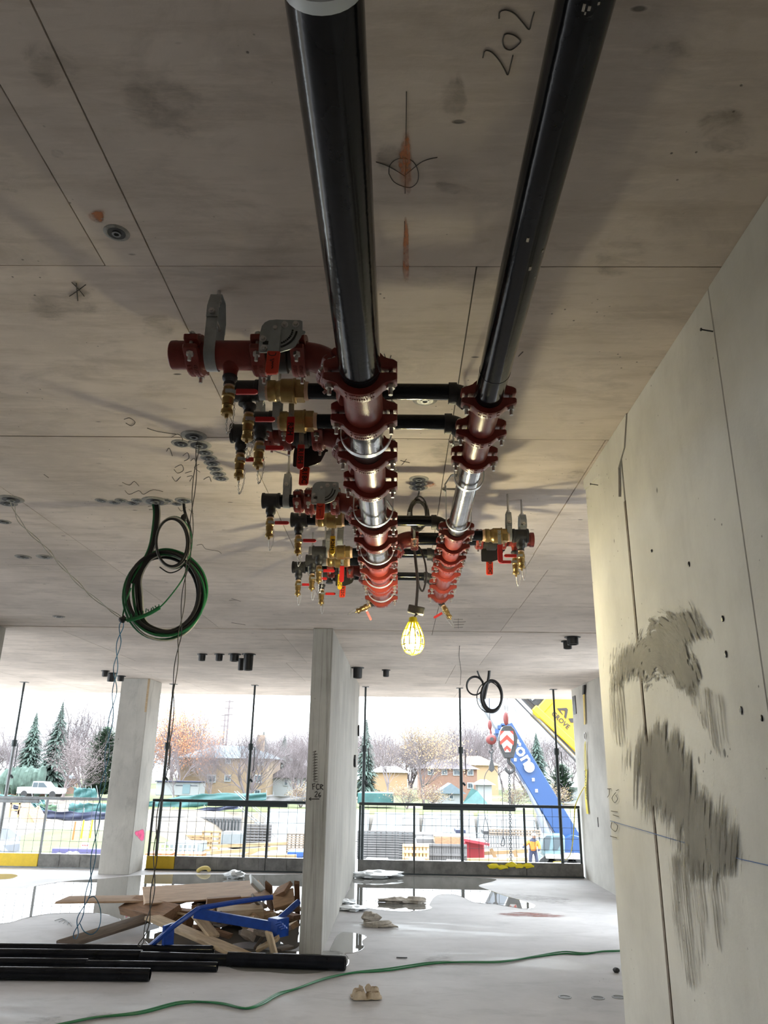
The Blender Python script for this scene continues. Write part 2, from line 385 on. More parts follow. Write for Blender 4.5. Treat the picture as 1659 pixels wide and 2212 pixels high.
# ================================================================== THE SETTING
SLAB_Y = 16.0
mb = MB(); mb.box((-2.6, 4.0, CEIL+0.135), (15.2, 24, 0.25)); ceiling = structure('ceiling', mb, 'ceiling_back')
rows = [(-8, -3.2, [-8, -5.5, -3.0, -0.9, 1.6]), (-3.2, 1.888, [-8.2, -5.7, -3.3, -0.883, -0.727, 0.295, 2.7]), (1.888, 3.12, [-8, -5.6, -3.2, -0.727, 0.218, 2.65]),
        (3.12, 5.02, [-9.4, -7, -4.6, -2.145, -0.715, 0.216, 0.913, 3.3]), (5.02, 5.44, [-8.2, -4.6, -2.145, -0.715, 0.916, 3.3]),
        (5.44, 6.86, [-7, -4.6, -2.15, -0.7, 0.359, 1.09, 3.4]), (6.86, 8.09, [-6.8, -4.4, -1.93, 0.357, 1.075, 3.5]), (8.09, 8.35, [-7, -2.2, 0.357, 2.8]),
        (8.35, 10.85, [-8.6, -6.2, -3.75, -1.3, 1.13, 3.6]), (10.85, 13.3, [-9.0, -6.5, -4.1, -1.6, 0.8, 3.2]), (13.3, SLAB_Y, [-8.6, -6.2, -3.75, -1.3, 1.13, 3.6])]
for (y0, y1, cuts) in rows:
    xs = [-10.2] + cuts + [5.0]
    for a, b in zip(xs, xs[1:]):
        mb = MB(); z0 = CEIL + rnd.uniform(-0.0012, 0.0012) - (0.006 if y0 == 8.09 else 0)
        g = 0.0022
        mb.box(((a+b)/2, (y0+y1)/2, (z0+CEIL+0.012)/2), (b-a-2*g, y1-y0-2*g, CEIL+0.012-z0))
        part('panel', mb, 'ceiling', ceiling, sharp=0)
mb = MB(); mb.box((-2.6, 4.0, -0.15), (15.2, 24, 0.30)); floor = structure('floor', mb, 'floor', sharp=0)

# right foreground wall, cast in three lifts with a broken vertical joint
WX = 0.93
mb = MB(); mb.box((WX+0.16, -2.19, CEIL/2), (0.24, 11.58, CEIL)); wall_right = structure('wall_right', mb, 'ceiling_back')
for (a, b, off) in ((-8, 1.985, 0.0), (1.992, 2.978, 0.002), (3.006, 3.622, 0.006)):
    mb = MB(); mb.box((WX+off+0.024, (a+b)/2, CEIL/2), (0.048, b-a, CEIL), ch=0.003); part('panel', mb, 'wall', wall_right, sharp=0)
mb = MB(); mb.box((WX+0.16, 3.611, CEIL/2), (0.23, 0.02, CEIL)); part('panel', mb, 'wall', wall_right, sharp=0)
jp = [(WX+0.012, 2.995+0.004*sin(i*1.7), z) for i, z in enumerate([0.0, 0.4, 0.8, 1.2, 1.6, 2.0, 2.4, 2.72])]
mb = MB(); mb.ribbon(jp, (0, 1, 0), 0.019, 0.022); part('joint_strip', mb, 'wood_grey', wall_right, label='wooden strip left in the wall joint')
mb = MB()
mb.prism([(2.92, 2.93), (3.02, 2.88), (3.05, 2.76), (3.10, 2.80), (3.16, 2.90), (3.25, 2.93), (3.35, 2.97), (3.61, 3.00), (3.61, 3.052), (2.85, 3.052)], 0.010, (WX+0.001, 0, 0), (0, 1, 0), (0, 0, 1))
part('ragged_edge', mb, 'wall', wall_right)
# centre wall (board formed), left columns, far right wall
mb = MB(); mb.box((-0.806, 10.92, CEIL/2), (0.212, 5.80, CEIL), ch=0.006); wall_center = structure('wall_center', mb, 'boards')
mb = MB(); mb.box((-4.50, 13.50, CEIL/2), (0.49, 0.68, CEIL), ch=0.006)
col = structure('column', mb, 'column'); col['label'] = 'concrete column standing at the slab edge behind the coiled cables'
mb = MB(); mb.box((-4.27, 13.145, CEIL-0.28), (0.03, 0.02, 0.55)); part('form_strip', mb, 'wood', col, label='thin wooden strip stuck on the corner')
mb = MB(); mb.box((-4.60, 7.87, CEIL/2), (0.58, 0.7, CEIL), ch=0.006)
c2 = structure('column', mb, 'column'); c2['label'] = 'concrete column cut off by the edge of the picture'
mb = MB(); mb.box((3.25, 12.6, CEIL/2), (0.28, 2.9, CEIL)); mb.box((3.25, 6.2, CEIL/2), (0.28, 5.0, CEIL)); wall_far_right = structure('wall_far_right', mb, 'wall')  # nearer box is unseen; the gap between them is shaped to admit daylight
mb = MB(); mb.box((3.105, 13.85, 2.77), (0.014, 0.17, 0.26)); mb.box((3.103, 13.85, 2.77), (0.012, 0.22, 0.31)); part('box_out', mb, 'iron', wall_far_right, label='dark rectangular recess near the ceiling')
mb = MB(); mb.box((3.108, 12.75, 0.92), (0.012, 0.02, 0.14)); part('slot', mb, 'rubber', wall_far_right)
mb = MB(); mb.box((-2.6, -8.1, CEIL/2), (15.2, 0.2, CEIL)); structure('wall_back_unseen', mb, 'wall')  # unseen wall, added to keep the near ceiling darker
mb = MB(); mb.box((-10.1, -2.0, CEIL/2), (0.2, 12.0, CEIL)); structure('wall_left_unseen', mb, 'wall')  # unseen wall, its length set to shape daylight from this side

# stains, trowel smears, paint and pencil on the concrete (flat marks that really are on the surface)
def stain_mat(name, col, thr=0.5, stretch=(1, 1, 1), scale=6.0, alpha=0.9, soft=0.1, dist=0.0, edge=True):
    g = NG(name)
    n = g.noise(g.mapped(stretch), scale, 7, 0.68, dist)
    a = g.ramp(n, [(thr-soft, 0.0), (thr+soft, alpha)])
    uv = g.nt.nodes.new('ShaderNodeTexCoord').outputs['Generated']
    g.b.inputs['Base Color'].default_value = (*col, 1); g.b.inputs['Roughness'].default_value = 0.8
    if edge:
        at = g.nt.nodes.new('ShaderNodeAttribute'); at.attribute_name = 'fade'
        a = g.math('MULTIPLY', a, g.ramp(g.math('ADD', at.outputs['Fac'], g.math('MULTIPLY', g.math('SUBTRACT', n, 0.5), 1.1)), [(0.12, 0.0), (0.42, 1.0)]))
    g.nt.links.new(a, g.b.inputs['Alpha']); return g.m
M['smear'] = stain_mat('wet_cement_smear', (0.185, 0.165, 0.13), 0.45, (1, 3.4, 0.8), 8.0, 0.95, 0.14, 2.2)
M['drip'] = stain_mat('cement_drips', (0.19, 0.17, 0.135), 0.54, (1, 16, 0.8), 5.0, 0.85, 0.06)
M['orange_paint'] = stain_mat('orange_spray_paint', (0.62, 0.20, 0.06), 0.45, (5, 2, 1), 6.0, 0.75, 0.18)
M['pink_paint'] = stain_mat('pink_spray_paint', (0.95, 0.10, 0.28), 0.36, (1, 1, 1), 4.0, 0.95, 0.12)
M['dirt'] = stain_mat('dark_scuff', (0.10, 0.085, 0.06), 0.56, (1, 1.6, 1), 11.0, 0.38, 0.16, 0.5)
M['red_dust'] = stain_mat('red_chalk_dust', (0.28, 0.09, 0.07), 0.45, (1, 4, 1), 5.0, 0.85, 0.15)
M['chalk'] = mat('blue_chalk', (0.12, 0.20, 0.42), 0.9)
def decal(name, pts3, m, parent, nrm, off=0.0015, inner=0.22):
    """flat irregular mark lying on a surface; vertex attribute fades it toward its rim"""
    n = V(nrm); pts = [V(p)+n*off for p in pts3]; c = sum(pts, V())/len(pts); k = len(pts)
    vs = pts + [c+(p-c)*inner for p in pts] + [c]
    fs = [(i, (i+1) % k, k+(i+1) % k, k+i) for i in range(k)] + [(k+i, k+(i+1) % k, 2*k) for i in range(k)]
    me = bpy.data.meshes.new(name); me.from_pydata(vs, [], fs); at = me.attributes.new('fade', 'FLOAT', 'POINT')
    at.data.foreach_set('value', [0.0]*k+[1.0]*(k+1)); me.materials.append(M[m]); me.update()
    return link(name, me, parent)
def on_wall(p): return ax(p[0], p[1], WX-0.001)
def on_ceil(p): return az(p[0], p[1], CEIL-0.002)
def on_floor(p): return az(p[0], p[1], 0.0)
def sp(poly, k=4): return smooth_path([V((p[0], p[1], 0)) for p in poly], k, True)
s1 = [(1360,1385),(1400,1340),(1440,1318),(1478,1310),(1510,1330),(1550,1380),(1530,1400),(1505,1395),(1522,1450),(1512,1480),(1490,1515),(1460,1500),(1430,1470),(1400,1500),(1380,1470),(1330,1510),(1318,1450),(1330,1400)]
s2 = [(1392,1575),(1440,1552),(1470,1570),(1510,1625),(1540,1690),(1580,1745),(1612,1810),(1620,1850),(1590,1900),(1600,1940),(1560,1930),(1530,1920),(1490,1895),(1440,1830),(1425,1790),(1385,1770),(1362,1700),(1350,1640),(1365,1600)]
def smear_mat(name, cpx, mode, ang=0.0):
    # trowelled cement: streaks that follow the sweep of the trowel (arcs about a centre, or straight pulls)
    g = NG(name); c = on_wall(cpx)
    q = g.mapped((1, 1, 1), loc=(0, -c.y, -c.z))
    if mode == 'arc':
        sx = g.nt.nodes.new('ShaderNodeSeparateXYZ'); g.nt.links.new(q, sx.inputs[0])
        r = g.math('SQRT', g.math('ADD', g.math('POWER', sx.outputs[1], 2.0), g.math('POWER', sx.outputs[2], 2.0)))
        a = g.math('ARCTAN2', sx.outputs[2], sx.outputs[1]); cb = g.nt.nodes.new('ShaderNodeCombineXYZ')
        g.nt.links.new(g.math('MULTIPLY', r, 16.0), cb.inputs[0]); g.nt.links.new(g.math('MULTIPLY', a, 1.3), cb.inputs[1]); v = cb.outputs[0]
    else:
        n = g.nt.nodes.new('ShaderNodeMapping'); n.vector_type = 'TEXTURE'; n.inputs['Rotation'].default_value = (ang, 0, 0); n.inputs['Scale'].default_value = (1, 1/14.0, 1/1.1); g.nt.links.new(q, n.inputs['Vector']); v = n.outputs[0]
    fine = g.noise(v, 3.0, 7, 0.72, 0.35); body = g.noise(q, 5.0, 5, 0.6)
    at = g.nt.nodes.new('ShaderNodeAttribute'); at.attribute_name = 'fade'
    k = g.math('ADD', at.outputs['Fac'], g.math('MULTIPLY', g.math('SUBTRACT', fine, 0.52), 3.4))
    k = g.math('SUBTRACT', k, g.math('MULTIPLY', g.ramp(body, [(0.50, 0.0), (0.72, 1.0)]), 0.30))
    al = g.math('MULTIPLY', g.ramp(k, [(0.30, 0.0), (0.52, 1.0)]), 0.95)
    col = g.mix(g.ramp(body, [(0.38, 0.0), (0.62, 1.0)]), (0.115, 0.10, 0.078), (0.20, 0.182, 0.145))
    col = g.mix(g.ramp(fine, [(0.45, 0.0), (0.7, 0.6)]), col, (0.16, 0.145, 0.115))
    g.nt.links.new(col, g.b.inputs['Base Color']); g.nt.links.new(al, g.b.inputs['Alpha']); g.b.inputs['Roughness'].default_value = 0.7; g.bump(fine, 0.5, 0.006); return g.m
M['smear1'] = smear_mat('arc_trowelled_cement', (1425, 1560), 'arc'); M['smear2'] = smear_mat('pulled_cement', (1450, 1700), 'pull', 0.42)
def grow_out(s, k):
    cx = sum(p[0] for p in s)/len(s); cy = sum(p[1] for p in s)/len(s); return [(cx+(x-cx)*k, cy+(y-cy)*k) for x, y in s]
def smear(poly, m, rim):
    # fine grid over the outline; the attribute rises from 0 at the rim to 1 a little way inside
    P = [(p.x, p.y) for p in sp(grow_out(poly, 1.10))]; x0, x1 = min(p[0] for p in P), max(p[0] for p in P); y0, y1 = min(p[1] for p in P), max(p[1] for p in P); st = 7.0
    def sd(x, y):
        best = 1e9; ins = False; n = len(P)
        for i in range(n):
            ax_, ay_ = P[i]; bx, by = P[(i+1) % n]; t = max(0, min(1, ((x-ax_)*(bx-ax_)+(y-ay_)*(by-ay_))/((bx-ax_)**2+(by-ay_)**2+1e-9))); best = min(best, math.hypot(x-ax_-t*(bx-ax_), y-ay_-t*(by-ay_)))
            if (ay_ > y) != (by > y) and x < (bx-ax_)*(y-ay_)/(by-ay_)+ax_: ins = not ins
        return best if ins else -best
    nx, ny = int((x1-x0)/st)+5, int((y1-y0)/st)+5; D = {}; vs = []; idx = {}; fs = []; fd = []
    for j in range(ny):
        for i in range(nx): D[i, j] = sd(x0+(i-2)*st, y0+(j-2)*st)
    for j in range(ny-1):
        for i in range(nx-1):
            q = ((i, j), (i+1, j), (i+1, j+1), (i, j+1))
            if max(D[k] for k in q) < -8: continue
            for k in q:
                if k not in idx: idx[k] = len(vs); vs.append(on_wall((x0+(k[0]-2)*st, y0+(k[1]-2)*st))+V((-0.003, 0, 0))); fd.append(max(-0.15, min(1, D[k]/rim)))
            fs.append(tuple(idx[k] for k in q))
    me = bpy.data.meshes.new('cement_smear'); me.from_pydata(vs, [], fs); at = me.attributes.new('fade', 'FLOAT', 'POINT'); at.data.foreach_set('value', fd); me.materials.append(M[m]); me.update(); return link('cement_smear', me, wall_right)
smear(s1, 'smear1', 42.0); smear(s2, 'smear2', 70.0)
for s in ([(1445,1850),(1510,1850),(1530,2000),(1510,2140),(1480,2120),(1455,2000)], [(1530,1900),(1570,1900),(1568,2020),(1555,2060),(1540,1990)], [(1318,1470),(1345,1480),(1350,1600),(1330,1610),(1318,1560)], [(1480,1480),(1560,1500),(1572,1570),(1560,1640),(1530,1590)]):
    decal('cement_drip', [on_wall(p) for p in sp(s)], 'drip', wall_right, (-1, 0, 0), 0.0035, 0.6)
for s in ([(1352,885),(1400,815),(1470,735),(1500,720),(1440,790),(1400,840),(1372,880)],[(1200,1010),(1262,1020),(1258,1036),(1200,1035)]):
    pass
for s in ([(870,280),(885,285),(892,400),(880,425),(862,400),(858,340)], [(872,480),(882,480),(884,610),(870,605)], [(185,460),(225,455),(222,480),(195,478)], [(905,1040),(940,1042),(940,1052),(905,1050)], [(200,1357),(258,1357),(262,1363),(200,1363)]):
    decal('paint_mark', [on_ceil(p) for p in sp(s)], 'orange_paint', ceiling, (0, 0, -1))
for s in ([(40,100),(110,80),(190,130),(150,200),(80,180)],[(250,180),(330,150),(440,200),(430,300),(300,280)],[(560,760),(640,740),(690,790),(600,800)],[(820,300),(880,330),(860,380),(815,360)],[(940,390),(1000,400),(990,420),(945,415)],[(950,180),(1000,170),(1010,240),(960,250)],[(1380,100),(1480,80),(1520,160),(1420,190)],[(1500,250),(1600,230),(1620,320),(1530,330)],[(1290,520),(1390,500),(1400,580),(1300,600)],[(930,960),(1010,950),(1000,1000),(940,1000)],[(60,640),(200,620),(210,680),(80,690)],[(300,690),(380,680),(370,730),(310,730)],[(0,405),(40,408),(38,416),(0,412)], [(495,403),(540,408),(530,416),(495,412)], [(110,320),(138,325),(136,340),(112,338)], [(1415,790),(1450,790),(1425,815),(1400,810)], [(1225,1020),(1262,1010),(1258,1032),(1222,1034)], [(200,475),(222,470),(225,480),(210,482)]):
    decal('scuff', [on_ceil(p) for p in sp(s)], 'dirt', ceiling, (0, 0, -1))
decal('paint_mark', [ax(p[0], p[1], -4.256) for p in sp([(291,1796),(310,1790),(313,1812),(306,1818),(292,1804)])], 'pink_paint', col, (1, 0, 0), 0.002)
decal('red_dust_streak', [on_floor(p) for p in sp([(1070,1972),(1150,1970),(1225,1978),(1220,1983),(1150,1981),(1075,1978)])], 'red_dust', floor, (0, 0, 1))
for s in ([(1060,1928),(1180,1935),(1250,1945),(1220,1955),(1100,1940)], [(920,2070),(975,2058),(985,2075),(960,2090),(850,2100),(900,2088)], [(190,2190),(245,2185),(240,2200),(190,2210)], [(60,2200),(130,2195),(140,2212),(60,2212)]):
    decal('damp_patch', [on_floor(p) for p in sp(s)], 'dirt', floor, (0, 0, 1))
def strokes(name, lines, proj, parent, r=0.0022, m='pencil', k=4):
    mb = MB()
    for l in lines:
        pts = [proj(p) for p in l]
        mb.tube(smooth_path(pts, k) if len(pts) > 2 else pts, r, 4)
    return part(name, mb, m, parent)
# pencil numbers and layout marks on the ceiling
strokes('handwriting', [[(1043,125),(1048,110),(1062,113),(1078,130),(1090,150),(1097,162),(1103,140),(1108,120)],
        [(1090,75),(1086,88),(1090,103),(1104,108),(1120,96),(1124,88),(1112,77),(1098,73),(1090,75)],
        [(1078,40),(1080,26),(1094,22),(1112,30),(1130,50),(1143,64),(1148,46),(1154,26)]], on_ceil, ceiling, 0.0015)
strokes('layout_mark', [[(840,375),(842,358),(855,345),(875,342),(893,350),(903,370),(902,392),(888,405),(868,402),(850,392),(840,375)], [(874,380),(890,366),(915,348),(945,340)], [(874,380),(840,360),(812,350)], [(878,198),(877,300)], [(877,285),(875,418)], [(874,478),(874,530)]], on_ceil, ceiling, 0.0011)
strokes('handwriting', [[(370,945),(384,938),(395,950),(382,962),(370,955)], [(360,975),(366,968),(372,985)], [(430,1003),(420,1010),(432,1020)], [(264,1042),(280,1048),(290,1040),(300,1050)], [(270,1060),(280,1068),(300,1060),(310,1068),(330,1058),(352,1062)], [(268,906),(280,903),(292,912),(284,920),(272,914)], [(318,925),(340,932),(380,938)], [(395,985),(405,978),(408,990),(398,996)], [(412,996),(420,990),(424,1002)], [(378,1010),(392,1004),(396,1016),(384,1022),(376,1014)], [(400,1022),(414,1018)], [(404,1030),(416,1028),(410,1040)], [(440,1036),(452,1030),(456,1040)], [(372,1030),(380,1040),(390,1030)], [(320,1094),(332,1092)], [(322,1101),(336,1100)], [(385,1096),(392,1104),(402,1096)], [(408,1100),(418,1110)], [(425,1178),(436,1176),(445,1186),(470,1190),(478,1196)]], on_ceil, ceiling, 0.0016)
strokes('handwriting', [[(155,610),(170,625),(182,640)], [(150,640),(168,628),(185,615)], [(165,612),(168,650)]], on_ceil, ceiling, 0.0018)
def on_wallfront(p): return ay(p[0], p[1], 8.018)
strokes('handwriting', [[(675,1693),(676,1706)], [(674,1694),(681,1693)], [(675,1699),(680,1698)], [(690,1695),(685,1694),(683,1699),(685,1705),(690,1704)], [(692,1705),(692,1695),(698,1697),(693,1700),(698,1706)],
        [(680,1712),(684,1710),(685,1714),(680,1721),(686,1721)], [(692,1712),(688,1717),(690,1722),(693,1719),(689,1718)], [(668,1726),(690,1726)], [(672,1723),(668,1726),(672,1729)]], on_wallfront, wall_center, 0.004, 'ink', 3)
strokes('scribble', [[(676,1625+i*6),(683,1622+i*6),(678,1628+i*6),(686,1629+i*6)] for i in range(11)], on_wallfront, wall_center, 0.003, 'pencil', 3)
strokes('chalk_line', [[(1318,1773),(1420,1803),(1430,1806)], [(1600,1856),(1659,1869)], [(1430,1806),(1600,1856)]], on_wall, wall_right, 0.0012, 'chalk', 1)
strokes('handwriting', [[(1312,1704),(1320,1704)], [(1316,1704),(1316,1716),(1312,1722)], [(1330,1712),(1322,1724),(1328,1734),(1334,1726),(1330,1718)], [(1331,1708),(1336,1706)], [(1320,1752),(1334,1754)], [(1324,1760),(1336,1764)], [(1322,1776),(1320,1788),(1330,1796),(1334,1784),(1326,1776)], [(1318,1806),(1332,1810)]], on_wall, wall_right, 0.0014)
strokes('layout_mark', [[(980,1338),(1000,1338)], [(978,1344),(1006,1343)], [(982,1350),(1002,1349)], [(990,1336),(990,1358)], [(980,1356),(1000,1355)], [(495,1297),(512,1296)], [(500,1293),(520,1299)], [(865,995),(885,1000)], [(868,1005),(878,992)], [(720,760),(735,772)], [(830,765),(838,785),(845,768)], [(1120,770),(1130,760)], [(95,1025),(105,1032)], [(500,1345),(530,1350)]], on_ceil, ceiling, 0.0016)
strokes('crack', [[(993,1395),(992,1420),(996,1450),(994,1480)]], on_ceil, ceiling, 0.003)
strokes('crack', [[(1352,898),(1345,920),(1330,945),(1323,965),(1325,990),(1323,1030)]], on_wall, wall_right, 0.003)
for p in ((1540,716),(1292,1048)):
    q = on_wall(p); mb = MB(); mb.cyl(q, q+V((-0.035, -0.004, 0.004)), 0.0022, n=6); mb.cyl(q+V((-0.035, -0.004, 0.004)), q+V((-0.038, -0.004, 0.004)), 0.005, n=8); part('nail', mb, 'iron', wall_right)
for p, r_ in (((1487,1219), .008), ((1560,1336), .007), ((1567,1413), .008), ((1600,1535), .009), ((1644,1552), .007), ((1407,1190), .005)):
    q = on_wall(p); mb = MB(); mb.blob(q+V((0.001, 0, 0)), (0.003, r_*0.8, r_*1.2), 8, 5, 0.5, int(p[0])); part('bug_hole', mb, 'rubber', wall_right)

# ================================================================== PIPEWORK
LX, LZ, LR = -0.115, 2.695, 0.0572       # bigger header
RX, RZ, RR = 0.270, 2.745, 0.0445        # smaller header
BZ = 2.827                               # all branches run at this height
def coupling_asm(r):
    k = r/0.0572*0.55+0.45
    def half(sg):
        ri, ro, e, g, t = r+0.0012, r+0.021*k, r+0.046*k, 0.007, 0.031*k
        P = [(ri, g), (e-0.003, g), (e, g+0.004), (e, t-0.004), (e-0.006, t), (ro*0.90+0.006*k, t+0.006*k)]
        n = 14; a0 = math.asin(min(0.9, (t+0.012*k)/ro))
        P += [(ro*cos(a0+(pi-2*a0)*i/n), ro*sin(a0+(pi-2*a0)*i/n)) for i in range(n+1)]
        P += [(-ro*0.90-0.006*k, t+0.006*k), (-e+0.006, t), (-e, t-0.004), (-e, g+0.004), (-e+0.003, g), (-ri, g)]
        b0 = math.asin(g/ri)
        P += [(ri*cos(pi-b0-(pi-2*b0)*i/n), ri*sin(pi-b0-(pi-2*b0)*i/n)) for i in range(1, n)]
        if sg < 0: P = [(x, -z) for x, z in P][::-1]
        mb = MB(); mb.prism(P, 0.047*k, (0, 0, 0), (0, 1, 0), (0, 0, 1), ch=0.0035)
        # raised cast rim and marks on the outer band
        for i in range(-6, 7):
            if i in (-6, 6) or rnd.random() < 0.85:
                an = i*0.085; R = Matrix.Rotation(an, 3, 'X')
                for xx in (-0.011, 0.010):
                    mb.box(R @ V((xx*k, 0, sg*(ro+0.0006))), ((0.008+rnd.random()*0.007)*k, 0.0045*k, 0.0032), R)
        return mb.mesh('housing', 'red')
    def bolt(sy):
        y = sy*(r+0.028*k); mb = MB(); mb.cyl((0, y, 0.040*k), (0, y, -0.066*k), 0.0062*k, n=10); mb.blob((0, y, 0.038*k), (0.0125*k, 0.0125*k, 0.009*k), 10, 6)
        return mb.mesh('bolt', 'bolt')
    def nut(sy):
        y = sy*(r+0.028*k); mb = MB(); hexnut(mb, (0, y, -0.040*k), (0, 0, 1), 0.0125*k, 0.013*k); return mb.mesh('nut', 'bolt')
    return [('housing', half(1), -1, None, None), ('housing', half(-1), -1, None, None), ('bolt', bolt(1), -1, None, 'zinc bolt'), ('nut', nut(1), 2, None, None), ('bolt', bolt(-1), -1, None, 'zinc bolt'), ('nut', nut(-1), 4, None, None)]
def coupling(p, axis, r, label, up=(0, 0, 1), group=None):
    return place('pipe_coupling', proto(('c', r), lambda: coupling_asm(r)), frame(p, axis, up), label, 'coupling', group)
def tee_mesh(r, L, r2, l2, m='red', key='tee'):
    def f():
        mb = MB(); h = L/2
        mb.lathe((-h, 0, 0), (1, 0, 0), [(0, r*0.80), (0, r), (0.014, r), (0.015, r*0.96), (0.022, r*0.96), (0.023, r*1.03), (L-0.023, r*1.03), (L-0.022, r*0.96), (L-0.015, r*0.96), (L-0.014, r), (L, r), (L, r*0.80)], 28)
        mb.lathe((0, 0, 0), (0, 0, -1), [(r*0.55, r2*1.5), (r*0.85, r2*1.38), (r*1.05, r2*1.14), (r*1.28, r2*1.02), (l2-0.02, r2), (l2, r2), (l2, r2*0.8)], 24)
        return mb.mesh(key, m)
    return proto((key, r, L, r2, l2), f)
def tee(p, axis, out, r, L, r2, l2, label, group=None, name='tee_fitting', m='red'):
    o = link(name, tee_mesh(r, L, r2, l2, m, name), None, frame(p, axis, -V(out))); return tag(o, label, 'pipe fitting', group)
def run(name, a, b, r, label, m='black_pipe', group=None, cat='pipe', n=28):
    mb = MB(); a, b = V(a), V(b); mb.lathe((0, 0, 0), b-a, [(0, r-0.006), (0, r), ((b-a).length, r), ((b-a).length, r-0.006)], n)
    return solo(name, label, cat, mb, m, group, Matrix.Translation(a))
def arc_pts(p0, d0, d1, R, n=8):     # circular bend starting at p0 heading d0 and ending heading d1
    d0, d1 = V(d0).normalized(), V(d1).normalized(); ang = d0.angle(d1); ax_ = d0.cross(d1).normalized(); c = p0 + ax_.cross(d0)*R
    return [c + Matrix.Rotation(ang*i/n, 3, ax_) @ (p0-c) for i in range(n+1)]
def elbow(p0, d0, d1, r, R, label, m='red', group=None, banded=False):
    p0 = V(p0); mb = MB(); pts = arc_pts(p0, d0, d1, R)
    pts = [p0-V(d0).normalized()*0.012]+pts+[pts[-1]+V(d1).normalized()*0.012]
    o = pts[0].copy(); pts = [p-o for p in pts]
    mb.tube(pts, r, 22)
    if banded:
        mb.cyl(pts[0]-V(d0).normalized()*0.004, pts[0]+V(d0).normalized()*0.020, r*1.16, n=22); mb.cyl(pts[-1]-V(d1).normalized()*0.022, pts[-1]+V(d1).normalized()*0.004, r*1.16, n=22)
    return solo('pipe_elbow', label, 'pipe fitting', mb, m, group, Matrix.Translation(o)), pts[-1]+o

# ---- bigger (left) header
ord_ = ['nearest', 'second', 'third', 'fourth', 'fifth', 'sixth', 'seventh', 'eighth', 'ninth', 'tenth', 'farthest']
lp = run('main_pipe', (LX, 0.76, LZ), (LX, 1.884, LZ), LR, 'thick glossy black pipe running overhead toward the red fittings, left of the pair')
mb = MB(); mb.lathe((0, -0.006, 0), (0, 1, 0), [(0, LR*0.5), (0, LR*1.02), (0.02, LR*1.02)], 28); part('lit_end_disc', mb, 'pale_grey', lp, label='pale disc standing in for the lit open near end')  # added disc; light on the open pipe end put into its pale colour
mb = MB(); torus(mb, (0, 1.075, 0), (0, 1, 0), LR+0.0002, 0.0008, 36, 5); part('insertion_mark', mb, 'rubber', lp)
LJ = [1.884, 2.143, 2.434, 2.720, 3.196, 3.460, 3.803, 4.040, 4.331, 4.416, 4.735]
for i, y in enumerate(LJ):
    coupling((LX, y, LZ), (0, 1, 0), LR, f'{ord_[i]} red bolted coupling along the bigger overhead main pipe')
def l_tee(y0, y1, out, label):
    o = tee((LX, (y0+y1)/2, LZ), (0, 1, 0), out, LR, y1-y0-0.004, 0.0445, 0.110, label)
    return o
tl = []
UL, UR = (-1, 0, 1), (1, 0, 1)
tl.append(l_tee(1.884, 2.143, UL, 'nearest red tee on the bigger main pipe, cast figures on its underside'))
tl.append(l_tee(2.434, 2.720, UL, 'second red tee on the bigger main pipe, behind the first pale strap'))
tl.append(l_tee(3.196, 3.460, UL, 'third red tee on the bigger main pipe, just beyond the long shiny length'))
tl.append(l_tee(3.803, 4.040, UR, 'red tee on the bigger main pipe whose outlet turns toward the smaller main'))
tl.append(l_tee(4.416, 4.735, UL, 'farthest red tee on the bigger main pipe, glowing by the lamp'))
def under_text(o, txt, size, ang, r, along=0.0, m='ink'):
    # text running along the pipe axis on the underside
    R = Matrix.Rotation(ang, 4, 'X'); mw = R @ Matrix(((1, 0, 0, along), (0, -1, 0, 0), (0, 0, -1, -(r*1.03+0.0004)), (0, 0, 0, 1)))
    lettering(txt, size, o, mw, m, 0.0006, bold=0.0006)
under_text(tl[0], '1001', 0.026, 0.42, LR); under_text(tl[1], '1001', 0.026, 0.42, LR, 0.0); under_text(tl[2], '1001', 0.022, 0.42, LR)
run('pipe_spool', (LX, 2.145, LZ), (LX, 2.432, LZ), LR, 'short shiny steel pipe length between the first and second red tees', 'sheen_pipe', cat='pipe')
run('pipe_spool', (LX, 2.722, LZ), (LX, 3.194, LZ), LR, 'longest shiny steel length of the bigger main, beyond the second tee', 'sheen_pipe', cat='pipe')
run('pipe_spool', (LX, 3.462, LZ), (LX, 3.801, LZ), LR, 'shiny steel length on the bigger main carrying the third pale strap', 'sheen_pipe', cat='pipe')
run('pipe_spool', (LX, 4.042, LZ), (LX, 4.329, LZ), LR, 'red steel length in the lamp-lit part of the bigger main', 'red', cat='pipe')
run('pipe_spool', (LX, 4.333, LZ), (LX, 4.414, LZ), LR, 'very short red length between two couplings near the lamp', 'red', cat='pipe')
mb = MB(); mb.lathe((0, 0, 0), (0, 1, 0), [(0, LR*0.9), (0, LR), (0.07, LR), (0.10, LR*0.8), (0.11, LR*0.3)], 28)
solo('pipe_stub', 'red domed cap closing the far end of the bigger main', 'pipe cap', mb, 'red', None, T(LX, 4.737, LZ))
